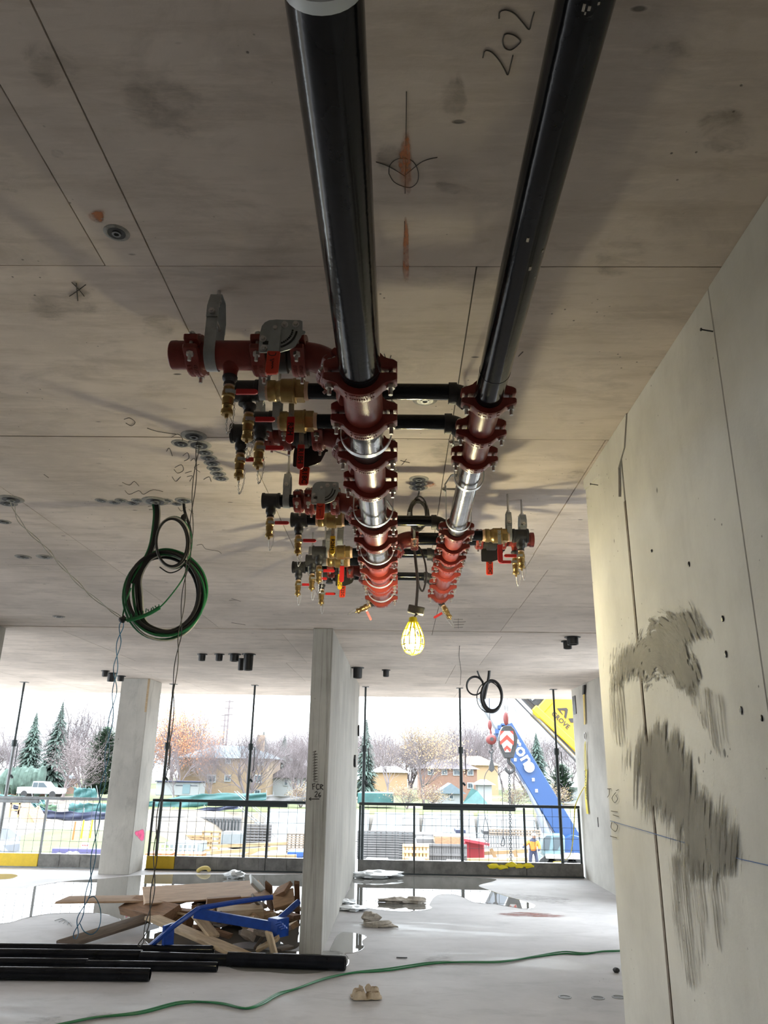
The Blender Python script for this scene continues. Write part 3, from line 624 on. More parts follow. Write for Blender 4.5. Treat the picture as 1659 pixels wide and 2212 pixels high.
# ---- smaller (right) header
rp = run('main_pipe', (RX, 0.50, RZ), (RX, 2.123, RZ), RR, 'thinner glossy black pipe running overhead, with scuffed white flecks')
mb = MB(); rf = random.Random(8)
for i in range(26):
    a_ = -pi/2+rf.gauss(0.25, .45); t_ = rf.choice([0.06, 0.12, .2, .3, .9])+rf.gauss(0, .05); s_ = rf.uniform(.0015, .006); q_ = V((cos(a_)*RR, t_, sin(a_)*RR)); mb.box(q_, (s_, s_*rf.uniform(1, 3), s_*.5), Matrix.Rotation(a_+pi/2, 3, 'Y').inverted())
o_ = part('paint_fleck', mb, 'paper', rp, sharp=0); o_['kind'] = 'stuff'
mb = MB(); torus(mb, (0, 1.45, 0), (0, 1, 0), RR+0.0002, 0.0008, 36, 5); part('insertion_mark', mb, 'rubber', rp)
RJ = [2.123, 2.354, 2.583, 3.490, 3.725, 3.943, 4.100, 4.316, 4.630, 4.90]
for i, y in enumerate(RJ):
    coupling((RX, y, RZ), (0, 1, 0), RR, f'{ord_[i] if i < 9 else ord_[-1]} red bolted coupling along the smaller overhead main pipe')
tr = []
for (a, b, out, lab) in ((2.123, 2.354, UL, 'nearest red tee on the smaller main pipe'), (2.354, 2.583, UL, 'second red tee on the smaller main pipe, its cast bars facing down'),
        (3.490, 3.725, UL, 'red tee on the smaller main just past the long shiny length'), (3.725, 3.943, (1, 0, 1), 'red tee on the smaller main feeding the right-hand brass valve'),
        (4.100, 4.316, UL, 'lamp-lit red tee on the smaller main, fifth counting away from the camera'), (4.630, 4.90, UL, 'farthest red tee on the smaller main')):
    tr.append(tee((RX, (a+b)/2, RZ), (0, 1, 0), out, RR, b-a-0.004, 0.024, 0.072, lab))
for o in tr[:2]:
    mb = MB()
    for i in range(5):
        mb.box((-0.026+i*0.013, -0.002, -(RR*1.03+0.0005)), (0.003, 0.018, 0.0016))
    part('cast_mark', mb, 'white_ink', o)
run('pipe_spool', (RX, 2.585, RZ), (RX, 3.488, RZ), RR, 'long shiny steel length of the smaller main with two pale straps', 'sheen_pipe')
run('pipe_spool', (RX, 3.945, RZ), (RX, 4.098, RZ), RR, 'short dark steel length of the smaller main', 'sheen_pipe')
run('pipe_spool', (RX, 4.318, RZ), (RX, 4.628, RZ), RR, 'lamp-lit red length of the smaller main', 'red')
mb = MB(); mb.lathe((0, 0, 0), (0, 1, 0), [(0, RR*0.9), (0, RR), (0.05, RR), (0.075, RR*0.8), (0.082, RR*0.3)], 24)
solo('pipe_stub', 'red domed cap closing the far end of the smaller main', 'pipe cap', mb, 'red', None, T(RX, 4.902, RZ))

# ---- hangers
def clevis_asm(r, wd, bolt_z, top, rod):          # pipe axis along local X
    def strap():
        mb = MB(); P = [(0, r, bolt_z+0.014)]+[(0, r*cos(a), -r*sin(a)) for a in [pi*i/16 for i in range(17)]]+[(0, -r, bolt_z+0.014)]
        mb.ribbon(P, (1, 0, 0), wd, 0.0035); return mb.mesh('strap', 'zinc' if wd < 0.025 else 'galv')
    def yoke():
        mb = MB(); y1 = r+0.004
        P = [(0, y1, bolt_z-0.016), (0, y1, bolt_z+0.022), (0, y1*0.55, top-0.004), (0, y1*0.45, top), (0, -y1*0.45, top), (0, -y1*0.55, top-0.004), (0, -y1, bolt_z+0.022), (0, -y1, bolt_z-0.016)]
        mb.ribbon(P, (1, 0, 0), wd*1.02, 0.004); return mb.mesh('yoke', 'galv')
    def bolt():
        mb = MB(); y1 = r+0.02; mb.cyl((0, -y1, bolt_z), (0, y1, bolt_z), 0.005, n=8); hexnut(mb, (0, -r-0.011, bolt_z), (0, 1, 0), 0.010, 0.008); hexnut(mb, (0, r+0.011, bolt_z), (0, 1, 0), 0.010, 0.008); return mb.mesh('bolt', 'bolt')
    def rd():
        mb = MB(); mb.cyl((0, 0, top-0.03), (0, 0, rod), 0.006, n=10); hexnut(mb, (0, 0, top-0.008), (0, 0, 1), 0.011, 0.009); hexnut(mb, (0, 0, top+0.009), (0, 0, 1), 0.011, 0.009); return mb.mesh('rod', 'bolt')
    return [('strap', strap(), -1, None, None), ('yoke', yoke(), -1, None, None), ('bolt', bolt(), -1, None, None), ('rod', rd(), -1, None, None)]
def clevis(p, axis, r, wd, label, group=None, bolt_z=None, top=None):
    gap = CEIL - p[2]; bz = bolt_z or min(r+0.035, gap-0.06); tp = top or min(r+0.095, gap-0.012)
    return place('pipe_hanger', proto(('h', r, wd, round(gap, 4), bz, tp), lambda: clevis_asm(r, wd, bz, tp, gap+0.012)), frame(p, axis, (0, 0, 1)), label, 'pipe hanger', group)
for i, (y, lab) in enumerate(((2.285, 'nearest wide pale strap hanger looped under the bigger main'), (3.045, 'second pale strap hanger, under the long shiny length'), (3.665, 'third pale strap hanger under the bigger main'), (4.18, 'fourth thin strap hanger under the bigger main'), (4.56, 'last dark-inside strap hanger near the end of the bigger main'))):
    clevis((LX, y, LZ+0.004), (0, 1, 0), 0.084, 0.024, lab, bolt_z=0.17, top=0.255)
clevis((RX, 2.80, RZ+0.002), (0, 1, 0), 0.0575, 0.022, 'nearer pale strap hanger under the smaller main', bolt_z=0.15, top=0.22)
clevis((RX, 3.34, RZ+0.002), (0, 1, 0), 0.0575, 0.022, 'farther pale strap hanger under the smaller main', bolt_z=0.15, top=0.22)

# ---- valves
def lever_plate():
    k = 0.000174
    P = [(-250,-30),(-235,60),(-190,130),(-120,172),(0,185),(400,172),(440,150),(448,-20),(492,-35),(500,-60),(480,-90),(440,-100),(430,-140),(345,-320),(255,-380),(80,-438),(-230,-442),(-258,-420),(-262,-150)]
    return [(x*k, z*k) for x, z in P]
def butterfly_asm(sgn, plate_m, grip_m, r=0.044):
    """axis X; sgn -1: lever plate on the -Y side, +1: on the +Y side"""
    def body():
        mb = MB(); mb.lathe((-0.045, 0, 0), (1, 0, 0), [(0, r*0.8), (0, r), (0.018, r), (0.022, r*1.22), (0.068, r*1.22), (0.072, r), (0.09, r), (0.09, r*0.8)], 26)
        mb.cyl((0, 0, 0), (0, sgn*0.098, 0.0), 0.020, n=14); return mb.mesh('body', 'rubber')
    y = sgn*0.103; zo = 0.026 if sgn < 0 else -0.014
    def plate():
        mb = MB(); P = lever_plate(); mb.prism(P if sgn > 0 else P, 0.004, (0, y, zo), (1, 0, 0), (0, 0, 1)); return mb.mesh('notch_plate', plate_m)
    f = sgn*0.0032
    def slot():
        mb = MB(); c = V((0, y+f, zo)); mb.ribbon([c+V((0.062*cos(-a), 0, 0.062*sin(-a))) for a in [0.12+1.15*i/12 for i in range(13)]], (0, 1, 0), 0.0012, 0.0055)
        for i in range(9):
            a = 0.10+0.13*i; mb.cyl(c+V((0.050*cos(-a), -0.0005, 0.050*sin(-a))), c+V((0.050*cos(-a), 0.0005, 0.050*sin(-a))), 0.0030, n=8)
        mb.box(c+V((-0.026, 0, -0.046)), (0.016, 0.001, 0.011)); return mb.mesh('notches', 'rubber')
    def lever():
        mb = MB(); mb.prism([(-0.012, 0.012), (0, 0.020), (0.012, 0.012), (0.017, -0.004), (0.015, -0.090), (-0.019, -0.090), (-0.015, -0.004)], 0.004, (0, y+sgn*0.006, zo), (1, 0, 0), (0, 0, 1)); return mb.mesh('lever', plate_m)
    def grip():
        mb = MB(); mb.prism([(-0.016, 0), (0.018, -0.001), (0.019, -0.005), (0.0165, -0.068), (0.012, -0.073), (-0.016, -0.074), (-0.020, -0.069), (-0.018, -0.004)], 0.010, (0, y+sgn*0.006, zo-0.076), (1, 0, 0), (0, 0, 1), ch=0.002); return mb.mesh('grip', grip_m)
    def screws():
        mb = MB()
        for (x, z) in ((0, zo), (0.058, zo+.015), (-0.030, zo-.064), (0.026, zo+.014), (-0.034, zo-.034)):
            mb.cyl((x, y+sgn*0.002, z), (x, y+sgn*0.014, z), 0.0065, n=6); mb.cyl((x, y+sgn*0.002, z), (x, y+sgn*0.005, z), 0.010, n=12)
        return mb.mesh('bolt', 'bolt')
    return [('body', body(), -1, None, None), ('notch_plate', plate(), -1, None, None), ('notches', slot(), 1, None, None), ('lever', lever(), -1, None, None), ('grip', grip(), 3, None, 'red vinyl grip'), ('bolt', screws(), -1, None, None)]
def butterfly(p, sgn, label, text=None, dark=False):
    key = ('bf', sgn, dark); asm = proto(key, lambda: butterfly_asm(sgn, 'dark_plate' if dark else 'plate', 'tag_red'))
    root = place('butterfly_valve', asm, Matrix.Translation(V(p)), label, 'valve')
    grip = [c for l in root.children for c in l.children if c.name.startswith('grip')][0]
    yy = -0.1035-0.0125 if sgn < 0 else 0.103+0.006-0.0055
    zz = (0.026 if sgn < 0 else -0.014)-0.113
    if text: lettering(text, 0.027, grip, Matrix(((0, 1, 0, 0), (0, 0, -1, yy), (-1, 0, 0, zz), (0, 0, 0, 1))), 'ink', 0.0005, bold=0.0006)
    else:
        mb = MB(); dz = -0.016; mb.tube([(0.008, yy, -0.042), (0.006, yy, -0.05), (-0.004, yy, -0.052), (-0.012, yy, -0.048), (-0.013, yy, -0.041)], 0.0012, 5)
        mb.tube([(0.004, yy, -0.062), (-0.008, yy, -0.066), (0.002, yy, -0.072), (-0.002, yy, -0.076), (0.002, yy, -0.08), (-0.002, yy, -0.084), (0.002, yy, -0.088), (-0.002, yy, -0.093)], 0.0012, 5); mb.v = [(x, y, z+dz) for x, y, z in mb.v]; part('moulded_mark', mb, 'ink', grip)
    return root
def ball_asm(grip_m, side=1):
    def body():
        mb = MB(); mb.lathe((-0.060, 0, 0), (1, 0, 0), [(0, 0.024), (0, 0.0345), (0.004, 0.036), (0.022, 0.036), (0.026, 0.033), (0.036, 0.034), (0.044, 0.0405), (0.082, 0.0405), (0.084, 0.043), (0.090, 0.043), (0.092, 0.036)], 24)
        mb.lathe((0.028, 0, 0), (1, 0, 0), [(0, 0.034), (0, 0.037), (0.003, 0.038), (0.030, 0.038), (0.032, 0.036), (0.032, 0.024)], 6, False)
        mb.cyl((0.01, 0, 0), (0.01, side*0.054, 0), 0.011, n=12); return mb.mesh('body', 'brass')
    def tapes(e):
        mb = MB(); mb.lathe((-0.072, 0, 0), (1, 0, 0), [(0, 0.0275), (0, 0.031), (0.013, 0.0325)], 20) if e < 0 else mb.lathe((0.059, 0, 0), (1, 0, 0), [(0, 0.0325), (0.013, 0.031), (0.013, 0.0275)], 20); return mb.mesh('thread_tape', 'tape')
    y = side*0.052
    def lever():
        mb = MB(); mb.ribbon([(0.01, y, 0.014), (0.01, y, -0.03), (0.01, y+side*0.006, -0.045), (0.01, y+side*0.006, -0.150)], (1, 0, 0), 0.018, 0.003); hexnut(mb, (0.01, y+side*0.003, 0), (0, 1, 0), 0.009, 0.007)
        mb.cyl((0.01, y-0.004, -0.056), (0.01, y+0.012, -0.056), 0.0032, n=8); return mb.mesh('lever', 'galv')
    def grip():
        mb = MB(); P = [(-0.0125, 0)]+[(0.0125, 0)]+[(0.013*cos(-a), -0.083+0.013*sin(-a)) for a in [pi*i/8 for i in range(9)]]; mb.prism(P, 0.008, (0.01, y+side*0.006, -0.066), (1, 0, 0), (0, 0, 1), ch=0.0015); return mb.mesh('grip', grip_m)
    return [('body', body(), -1, None, None), ('thread_tape', tapes(-1), -1, None, None), ('thread_tape', tapes(1), -1, None, None), ('lever', lever(), -1, None, None), ('grip', grip(), 3, None, None)]
def ball(p, label, text=None, yellow=False, side=1):
    gm = 'yellow_grip' if yellow else 'vinyl'
    root = place('ball_valve', proto(('ball', gm, side), lambda: ball_asm(gm, side)), Matrix.Translation(V(p)), label, 'valve')
    grip = [c for l in root.children for c in l.children if c.name.startswith('grip')][0]
    grip['label'] = ('yellow' if yellow else 'red')+' vinyl grip hanging down'
    if text: lettering(text, 0.026, grip, Matrix(((0, 1, 0, 0.01), (0, 0, -1, side*0.058-0.0044), (-1, 0, 0, -0.112), (0, 0, 0, 1))), 'ink', 0.0005, bold=0.0006)
    return root
def iron_tee_mesh():
    mb = MB(); L = 0.082
    mb.lathe((-L/2, 0, 0), (1, 0, 0), [(0, 0.022), (0, 0.0375), (0.010, 0.0375), (0.012, 0.0345), (L-0.012, 0.0345), (L-0.010, 0.0375), (L, 0.0375), (L, 0.022)], 24)
    mb.lathe((0, 0, 0), (0, 0, -1), [(0.02, 0.028), (0.036, 0.022), (0.044, 0.021), (0.045, 0.023), (0.052, 0.023), (0.052, 0.012)], 18); return mb.mesh('iron_tee', 'iron')
def iron_tee(p, label):
    o = link('iron_tee', proto('itee', iron_tee_mesh), None, Matrix.Translation(V(p))); tag(o, label, 'pipe fitting')
    mb = MB(); mb.lathe((-0.043, 0, 0), (1, 0, 0), [(0, 0.012), (0, 0.0215), (0.006, 0.022)], 16); part('plug', mb, 'iron', o); return o
def drain_asm(hd):     # hangs along -Z; hd: +1 lever to +X, -1 to -X
    def red():
        mb = MB(); mb.lathe((0, 0, 0), (0, 0, -1), [(0, 0.021), (0.004, 0.023), (0.012, 0.022), (0.022, 0.016), (0.026, 0.0175), (0.032, 0.0175), (0.032, 0.01)], 18); return mb.mesh('reducer', 'iron')
    def tp():
        mb = MB(); mb.cyl((0, 0, -0.031), (0, 0, -0.040), 0.0145, n=16); return mb.mesh('thread_tape', 'tape')
    def body():
        mb = MB(); mb.lathe((0, 0, -0.038), (0, 0, -1), [(0, 0.012), (0.002, 0.0165), (0.012, 0.0165), (0.016, 0.019), (0.032, 0.0195), (0.036, 0.0165), (0.040, 0.0175), (0.058, 0.0165), (0.058, 0.012)], 20); mb.cyl((0, 0, -0.062), (hd*0.004, -0.024, -0.062), 0.007, n=10); return mb.mesh('body', 'brass')
    def hose():
        mb = MB(); pr = []
        for i in range(4): pr += [(0.096+i*0.005, 0.0135), (0.0985+i*0.005, 0.0155)]
        mb.lathe((0, 0, 0), (0, 0, -1), pr, 18); return mb.mesh('hose_thread', 'brass')
    def cap():
        mb = MB(); mb.lathe((0, 0, -0.113), (0, 0, -1), [(0, 0.014), (0, 0.0175), (0.012, 0.0185), (0.015, 0.0165), (0.016, 0.006), (0.026, 0.005), (0.026, 0.001)], 18); return mb.mesh('cap', 'brass')
    def lever():
        mb = MB(); mb.ribbon([(hd*-0.004, -0.026, -0.062), (hd*0.014, -0.026, -0.062), (hd*0.026, -0.026, -0.066), (hd*0.040, -0.026, -0.066)], (0, 0, 1), 0.012, 0.003); return mb.mesh('lever', 'galv')
    def grip():
        mb = MB(); P = [(0.028, -0.008), (0.028, 0.008), (0.085, 0.008), (0.091, 0.005), (0.093, 0), (0.091, -0.005), (0.085, -0.008)]; mb.prism([(hd*x, z) for x, z in P], 0.008, (0, -0.026, -0.066), (1, 0, 0), (0, 0, 1), ch=0.0015); return mb.mesh('grip', 'vinyl')
    def chain():
        mb = MB(); P = smooth_path([(0.003, 0, -0.137), (0.002, 0, -0.16), (0.008, -0.002, -0.19), (0.018, -0.002, -0.165), (0.022, -0.002, -0.125), (0.019, 0, -0.09)], 4)
        for i in range(len(P)-1):
            d = (P[i+1]-P[i]).normalized(); a = V((0, 1, 0)) if i % 2 else d.cross(V((0, 1, 0)))
            c = (P[i]+P[i+1])/2; b = a.cross(d); mb.tube([c+d*0.0048*cos(t)+b*0.0026*sin(t) for t in [2*pi*q/8 for q in range(8)]], 0.0009, 4, closed=True)
        return mb.mesh('chain', 'bolt')
    return [('reducer', red(), -1, None, None), ('thread_tape', tp(), -1, None, None), ('body', body(), -1, None, None), ('hose_thread', hose(), -1, None, None), ('cap', cap(), -1, None, None), ('chain', chain(), 4, None, None), ('lever', lever(), -1, None, None), ('grip', grip(), 6, None, 'red vinyl grip')]
def drain(p, label, hd=1, mw=None):
    return place('drain_valve', proto(('dr', hd), lambda: drain_asm(hd)), mw if mw is not None else Matrix.Translation(V(p)), label, 'valve')

# ---- branches off the bigger main (3 in. red lines)
OUT = 0.108/sqrt(2)
BR = 0.0435
def takeoff(y, s, name):           # diagonal coupling + 45 degree elbow + coupling
    d = V((s, 0, 1)).normalized(); a = V((LX, y, LZ))
    coupling(a+d*0.117, d, BR, f'red coupling set on the slant where {name} leaves the bigger main', up=(s*-1, 0, 1))
    p0 = a+d*0.135; o, e = elbow(p0, d, (s, 0, 0), BR, 0.115, f'red elbow turning {name} level')
    return e
e = takeoff(2.0135, -1, 'the nearest branch')
YB1 = 2.0135
coupling((-0.306, YB1, BZ), (1, 0, 0), BR, 'red coupling between the nearest big lever valve and its elbow')
butterfly((-0.366, YB1, BZ), -1, 'big grey quadrant lever valve with plain orange-red grip on the nearest branch')
coupling((-0.424, YB1, BZ), (1, 0, 0), BR, 'red coupling left of the nearest grey quadrant lever valve')
tee((-0.513, YB1, BZ), (1, 0, 0), (0, 0, -1), BR, 0.176, 0.021, 0.070, 'red tee of the nearest branch with a drain under it')
clevis((-0.571, YB1, BZ), (1, 0, 0), 0.0475, 0.034, 'big grey hanger around the nearest red branch', None, 0.118, 0.198)
coupling((-0.620, YB1, BZ), (1, 0, 0), BR, 'red coupling holding the stub at the end of the nearest branch')
mb = MB(); mb.lathe((0, 0, 0), (-1, 0, 0), [(0, BR), (0.055, BR), (0.058, BR*1.02), (0.075, BR*1.0), (0.078, BR*0.93)], 26)
solo('pipe_stub', 'red stub cap at the free end of the nearest branch', 'pipe cap', mb, 'red', None, T(-0.619, YB1, BZ))
drain((-0.513, YB1, BZ-0.070), 'drain valve with printed red grip under the nearest red tee')

YB2 = 2.577; takeoff(YB2, -1, 'the second branch')
coupling((-0.306, YB2, BZ), (1, 0, 0), BR, 'red coupling beside the second elbow, behind the brass valves')
butterfly((-0.366, YB2, BZ-0.0), 1, 'lever valve with dark quadrant and orange-red grip marked R18C', 'R18C', True)
coupling((-0.424, YB2, BZ), (1, 0, 0), BR, 'red coupling left of the dark quadrant valve marked R18C')
run('reducer', (-0.424, YB2, BZ), (-0.486, YB2, BZ), BR*0.92, 'short red reducer between two couplings on the second branch', 'red', cat='pipe fitting')
coupling((-0.488, YB2, BZ), (1, 0, 0), 0.036, 'smaller red coupling next to the black nipple of the second branch')
run('nipple', (-0.488, YB2, BZ), (-0.555, YB2, BZ), 0.030, 'black nipple of the second branch')
iron_tee((-0.592, YB2, BZ), 'black iron tee ending the second branch, left of the others')
drain((-0.592, YB2, BZ-0.05), 'drain valve hanging lowest at the left, under the second branch tee')
clevis((-0.530, YB2, BZ), (1, 0, 0), 0.033, 0.026, 'grey hanger half hidden behind the black tees of the second branch')

YB3 = 3.328; takeoff(YB3, -1, 'the third branch')
coupling((-0.300, YB3, BZ), (1, 0, 0), BR, 'red coupling right of the small grey quadrant valve')
butterfly((-0.358, YB3, BZ), -1, 'grey quadrant lever valve with orange-red grip on the third branch')
coupling((-0.420, YB3, BZ), (1, 0, 0), BR, 'red coupling left of the third branch quadrant valve')
run('reducer', (-0.420, YB3, BZ), (-0.472, YB3, BZ), BR*0.9, 'short red reducer on the third branch', 'red', cat='pipe fitting')
coupling((-0.474, YB3, BZ), (1, 0, 0), 0.036, 'smaller red coupling next to the third branch hanger')
run('nipple', (-0.474, YB3, BZ), (-0.57, YB3, BZ), 0.030, 'black nipple through the third branch hanger')
clevis((-0.530, YB3, BZ), (1, 0, 0), 0.033, 0.030, 'tall grey hanger on the third branch')
iron_tee((-0.602, YB3, BZ), 'black iron tee at the free end of the third branch')
drain((-0.602, YB3, BZ-0.05), 'drain valve under the third branch tee')

YB4 = 4.56; takeoff(YB4, -1, 'the fourth branch')
coupling((-0.305, YB4, BZ), (1, 0, 0), BR, 'red coupling beside the last elbow')
butterfly((-0.358, YB4, BZ), 1, 'lever valve with dark quadrant and orange-red grip marked R22C', 'R22C', True)
coupling((-0.424, YB4, BZ), (1, 0, 0), BR, 'red coupling left of the valve marked R22C')
run('nipple', (-0.424, YB4, BZ), (-0.60, YB4, BZ), 0.030, 'black nipple of the fourth branch')
clevis((-0.548, YB4, BZ), (1, 0, 0), 0.033, 0.036, 'wide grey hanger on the fourth branch')
iron_tee((-0.625, YB4, BZ), 'black iron tee at the free end of the fourth branch')
drain((-0.625, YB4, BZ-0.05), 'drain valve under the fourth branch tee')

# ---- cross lines between the mains (2 in. black)
CR = 0.0268
def cross(y, xl, lab, tail):
    d = V((-1, 0, 1)).normalized(); a = V((RX, y, RZ))
    run('nipple', a+d*0.055, a+d*0.095, 0.022, f'short bare nipple slanting up to {lab}', 'tape')
    p0 = V((RX-0.060, y, RZ+0.060)); o, e = elbow(p0, d, (-1, 0, 0), CR*1.18, 0.055, f'black iron elbow joining {lab} to the smaller main', 'iron', banded=True)
    run('cross_pipe', (e.x+0.012, y, BZ), (xl, y, BZ), CR, tail)
cross(2.24, -0.32, 'the nearest cross pipe', 'nearest black cross pipe running above the bigger main')
ball((-0.378, 2.24, BZ), 'brass ball valve on the nearest cross pipe, red handle marked R2H', 'R2H')
run('nipple', (-0.43, 2.24, BZ), (-0.48, 2.24, BZ), CR, 'black nipple in the hanger beside the valve marked R2H')
clevis((-0.455, 2.24, BZ), (1, 0, 0), 0.0295, 0.026, 'grey hanger beside the valve marked R2H')
iron_tee((-0.512, 2.24, BZ), 'black iron tee ending the nearest cross pipe, behind a red grip')
drain((-0.498, 2.24, BZ-0.05), 'drain valve under the tee of the nearest cross pipe')
cross(2.47, -0.32, 'the second cross pipe', 'second black cross pipe, just beyond the nearest')
ball((-0.372, 2.47, BZ), 'brass ball valve on the second cross pipe, red handle marked R18H', 'R18H')
run('nipple', (-0.43, 2.47, BZ), (-0.47, 2.47, BZ), CR, 'black nipple in the hanger beside the valve marked R18H')
clevis((-0.446, 2.47, BZ), (1, 0, 0), 0.0295, 0.026, 'grey hanger beside the valve marked R18H')
iron_tee((-0.503, 2.47, BZ), 'black iron tee ending the second cross pipe')
drain((-0.503, 2.47, BZ-0.05), 'drain valve under the tee of the second cross pipe')
cross(3.61, -0.30, 'the third cross pipe', 'third black cross pipe, passing in front of the coiled grey cord')
ball((-0.350, 3.61, BZ), 'brass ball valve with yellow handle marked R26H', 'R26H', True)
run('nipple', (-0.40, 3.61, BZ), (-0.475, 3.61, BZ), CR, 'black nipple left of the valve marked R26H')
iron_tee((-0.506, 3.61, BZ), 'black iron tee ending the third cross pipe')
drain((-0.506, 3.61, BZ-0.05), 'drain valve under the tee of the third cross pipe')
clevis((-0.325, 3.95, BZ), (1, 0, 0), 0.0295, 0.030, 'grey hanger behind the yellow handle marked R26H')
cross(4.208, -0.29, 'the fourth cross pipe', 'fourth black cross pipe, just behind the hanging lamp cord')
ball((-0.345, 4.208, BZ), 'brass ball valve on the fourth cross pipe with red handle', None)
run('nipple', (-0.395, 4.208, BZ), (-0.43, 4.208, BZ), CR, 'black nipple beside the fourth cross pipe valve')
clevis((-0.412, 4.208, BZ), (1, 0, 0), 0.0295, 0.030, 'grey hanger left of the fourth cross pipe valve')
iron_tee((-0.462, 4.208, BZ), 'black iron tee ending the fourth cross pipe')
drain((-0.462, 4.208, BZ-0.05), 'drain valve under the tee of the fourth cross pipe')
ball((-0.370, 4.40, BZ), 'brass ball valve with yellow handle marked R11C', 'R11C', True)
run('nipple', (-0.32, 4.40, BZ), (-0.165, 4.40, BZ), CR, 'black nipple joining the yellow-handled far valve to the bigger main')
run('nipple', (-0.42, 4.40, BZ), (-0.49, 4.40, BZ), CR, 'black nipple left of the yellow-handled far valve')
clevis((-0.452, 4.40, BZ), (1, 0, 0), 0.0295, 0.030, 'grey hanger left of the yellow-handled far valve')
iron_tee((-0.522, 4.40, BZ), 'black iron tee left of the yellow-handled far valve')
drain((-0.522, 4.40, BZ-0.05), 'drain valve left of the yellow-handled far valve')
cross(4.765, -0.42, 'the farthest cross pipe', 'farthest black cross pipe, beyond all the branches')
iron_tee((-0.452, 4.765, BZ), 'black iron tee ending the farthest cross pipe')
drain((-0.500, 4.765, BZ-0.06), 'drain valve under the farthest cross pipe, lowest of its cluster')

# ---- the outlet from the bigger main to the right
YR = 3.9215; takeoff(YR, 1, 'the right-going line')
coupling((0.078, YR, BZ), (1, 0, 0), BR, 'lamp-lit red coupling where the right-going line starts')
run('cross_pipe', (0.08, YR, BZ), (0.422, YR, BZ), BR*0.78, 'thicker black pipe crossing over the smaller main')
coupling((0.424, YR, BZ), (1, 0, 0), 0.036, 'red coupling right of the smaller main')
butterfly((0.490, YR, BZ-0.005), 1, 'lever valve with dark quadrant and red grip marked R1DC', 'R1DC', True)
coupling((0.548, YR, BZ), (1, 0, 0), 0.036, 'red coupling right of the valve marked R1DC')
tee((0.615, YR, BZ), (1, 0, 0), (0, 0, -1), 0.036, 0.13, 0.018, 0.065, 'red tee on the right-going line')
clevis((0.660, YR, BZ), (1, 0, 0), 0.040, 0.034, 'grey hanger near the red end of the right-going line')
mb = MB(); mb.lathe((0, 0, 0), (1, 0, 0), [(0, 0.036), (0.03, 0.036), (0.031, 0.040), (0.05, 0.040), (0.052, 0.034)], 24); solo('pipe_stub', 'red cap ending the right-going line', 'pipe cap', mb, 'red', None, T(0.665, YR, BZ))
drain((0.615, YR, BZ-0.065), 'drain valve with red grip pointing at the mains, under the right-going red tee', -1)
YV = 3.834
run('nipple', (RX+0.05, YV, BZ-0.005), (0.46, YV, BZ-0.005), CR, 'black nipple right of the smaller main')
ball((0.505, YV, BZ-0.005), 'brass ball valve right of the smaller main with a red handle', None, side=-1)
clevis((0.573, YV, BZ-0.005), (1, 0, 0), 0.0295, 0.026, 'grey hanger right of the smaller main, on a long rod')
run('nipple', (0.555, YV, BZ-0.005), (0.60, YV, BZ-0.005), CR, 'black nipple in the hanger right of the smaller main')
iron_tee((0.632, YV, BZ-0.005), 'black iron tee right of the smaller main')
drain((0.632, YV, BZ-0.055), 'drain valve under the black tee right of the smaller main', -1)
# end drains, slanting
def slant(p, d, label, hd):
    d = V(d).normalized(); z = -d; x = V((0, 0, 1)).cross(z).cross(z); return drain(p, label, hd, frame(p, z.cross(V((0, 1, 0.3))).normalized(), z))
slant((LX-0.045, 4.80, LZ-0.035), (-1, -0.1, -0.55), 'drain valve slanting out of the far end of the bigger main', -1)
slant((RX+0.0, 4.93, RZ-0.045), (0.55, -0.1, -1), 'drain valve slanting out of the far end of the smaller main', 1)

# ================================================================== HANGING THINGS
# work lamp: cord from the ceiling insert, coil, plug block, yellow cage, lit bulb
LP = ay(892, 1384, 3.92)
lamp = thing('work_lamp', 'yellow caged work lamp, lit, hanging on a grey cord between the mains', 'lamp', LP)
def rel(p): return V(p)-LP
blk = rel(ay(899, 1318, 3.95))
top = rel(az(905, 1050, CEIL))
cp = [top, top+V((0.005, 0, -0.05)), rel(ay(905, 1075, 3.80))]
coilc = rel(ay(903, 1112, 3.72))
mb = MB(); rr2 = random.Random(3)
for j in range(7):
    jx, jz = rr2.uniform(-0.010, 0.010), rr2.uniform(-0.014, 0.014); sx = 0.046+rr2.uniform(-0.007, 0.007); sz = 0.082+rr2.uniform(-0.01, 0.01)
    mb.tube([coilc+V((jx+sx*cos(2*pi*i/18), rr2.uniform(-0.006, 0.006), jz+sz*sin(2*pi*i/18))) for i in range(18)], 0.0042, 6, closed=True)
part('cord_coil', mb, 'grey_cord', lamp)
mb = MB(); mb.tube(smooth_path([top, rel(ay(905, 1065, 3.80)), rel(ay(900, 1085, 3.74)), coilc+V((0.03, 0, 0.07))], 5), 0.005, 7)
mb.tube(smooth_path([coilc+V((-0.02, 0, -0.06)), rel(ay(895, 1185, 3.95)), rel(ay(898, 1215, 3.97)), rel(ay(902, 1260, 3.96)), blk+V((0, 0, 0.02))], 6), 0.008, 7)
mb.tube(smooth_path([rel(ay(897, 1190, 3.99)), rel(ay(905, 1182, 3.99)), rel(ay(917, 1210, 3.99)), rel(ay(921, 1245, 3.99)), rel(ay(914, 1276, 3.99)), rel(ay(906, 1268, 3.98)), rel(ay(902, 1245, 3.97))], 6), 0.0052, 7)
mb.tube(smooth_path([blk+V((0, 0, -0.02)), rel(ay(894, 1335, 3.93)), V((0.002, 0, 0.115))], 5), 0.0045, 7)
mb.tube(smooth_path([blk+V((0.01, 0, -0.02)), rel(ay(891, 1336, 3.93)), V((-0.006, 0, 0.112))], 5), 0.0032, 7); part('cord', mb, 'grey_cord', lamp)
mb = MB(); mb.box(blk, (0.088, 0.036, 0.040), Matrix.Rotation(radians(12), 3, 'Y'), ch=0.004); part('connector', mb, 'grey_cord', lamp, label='grey plug connector')
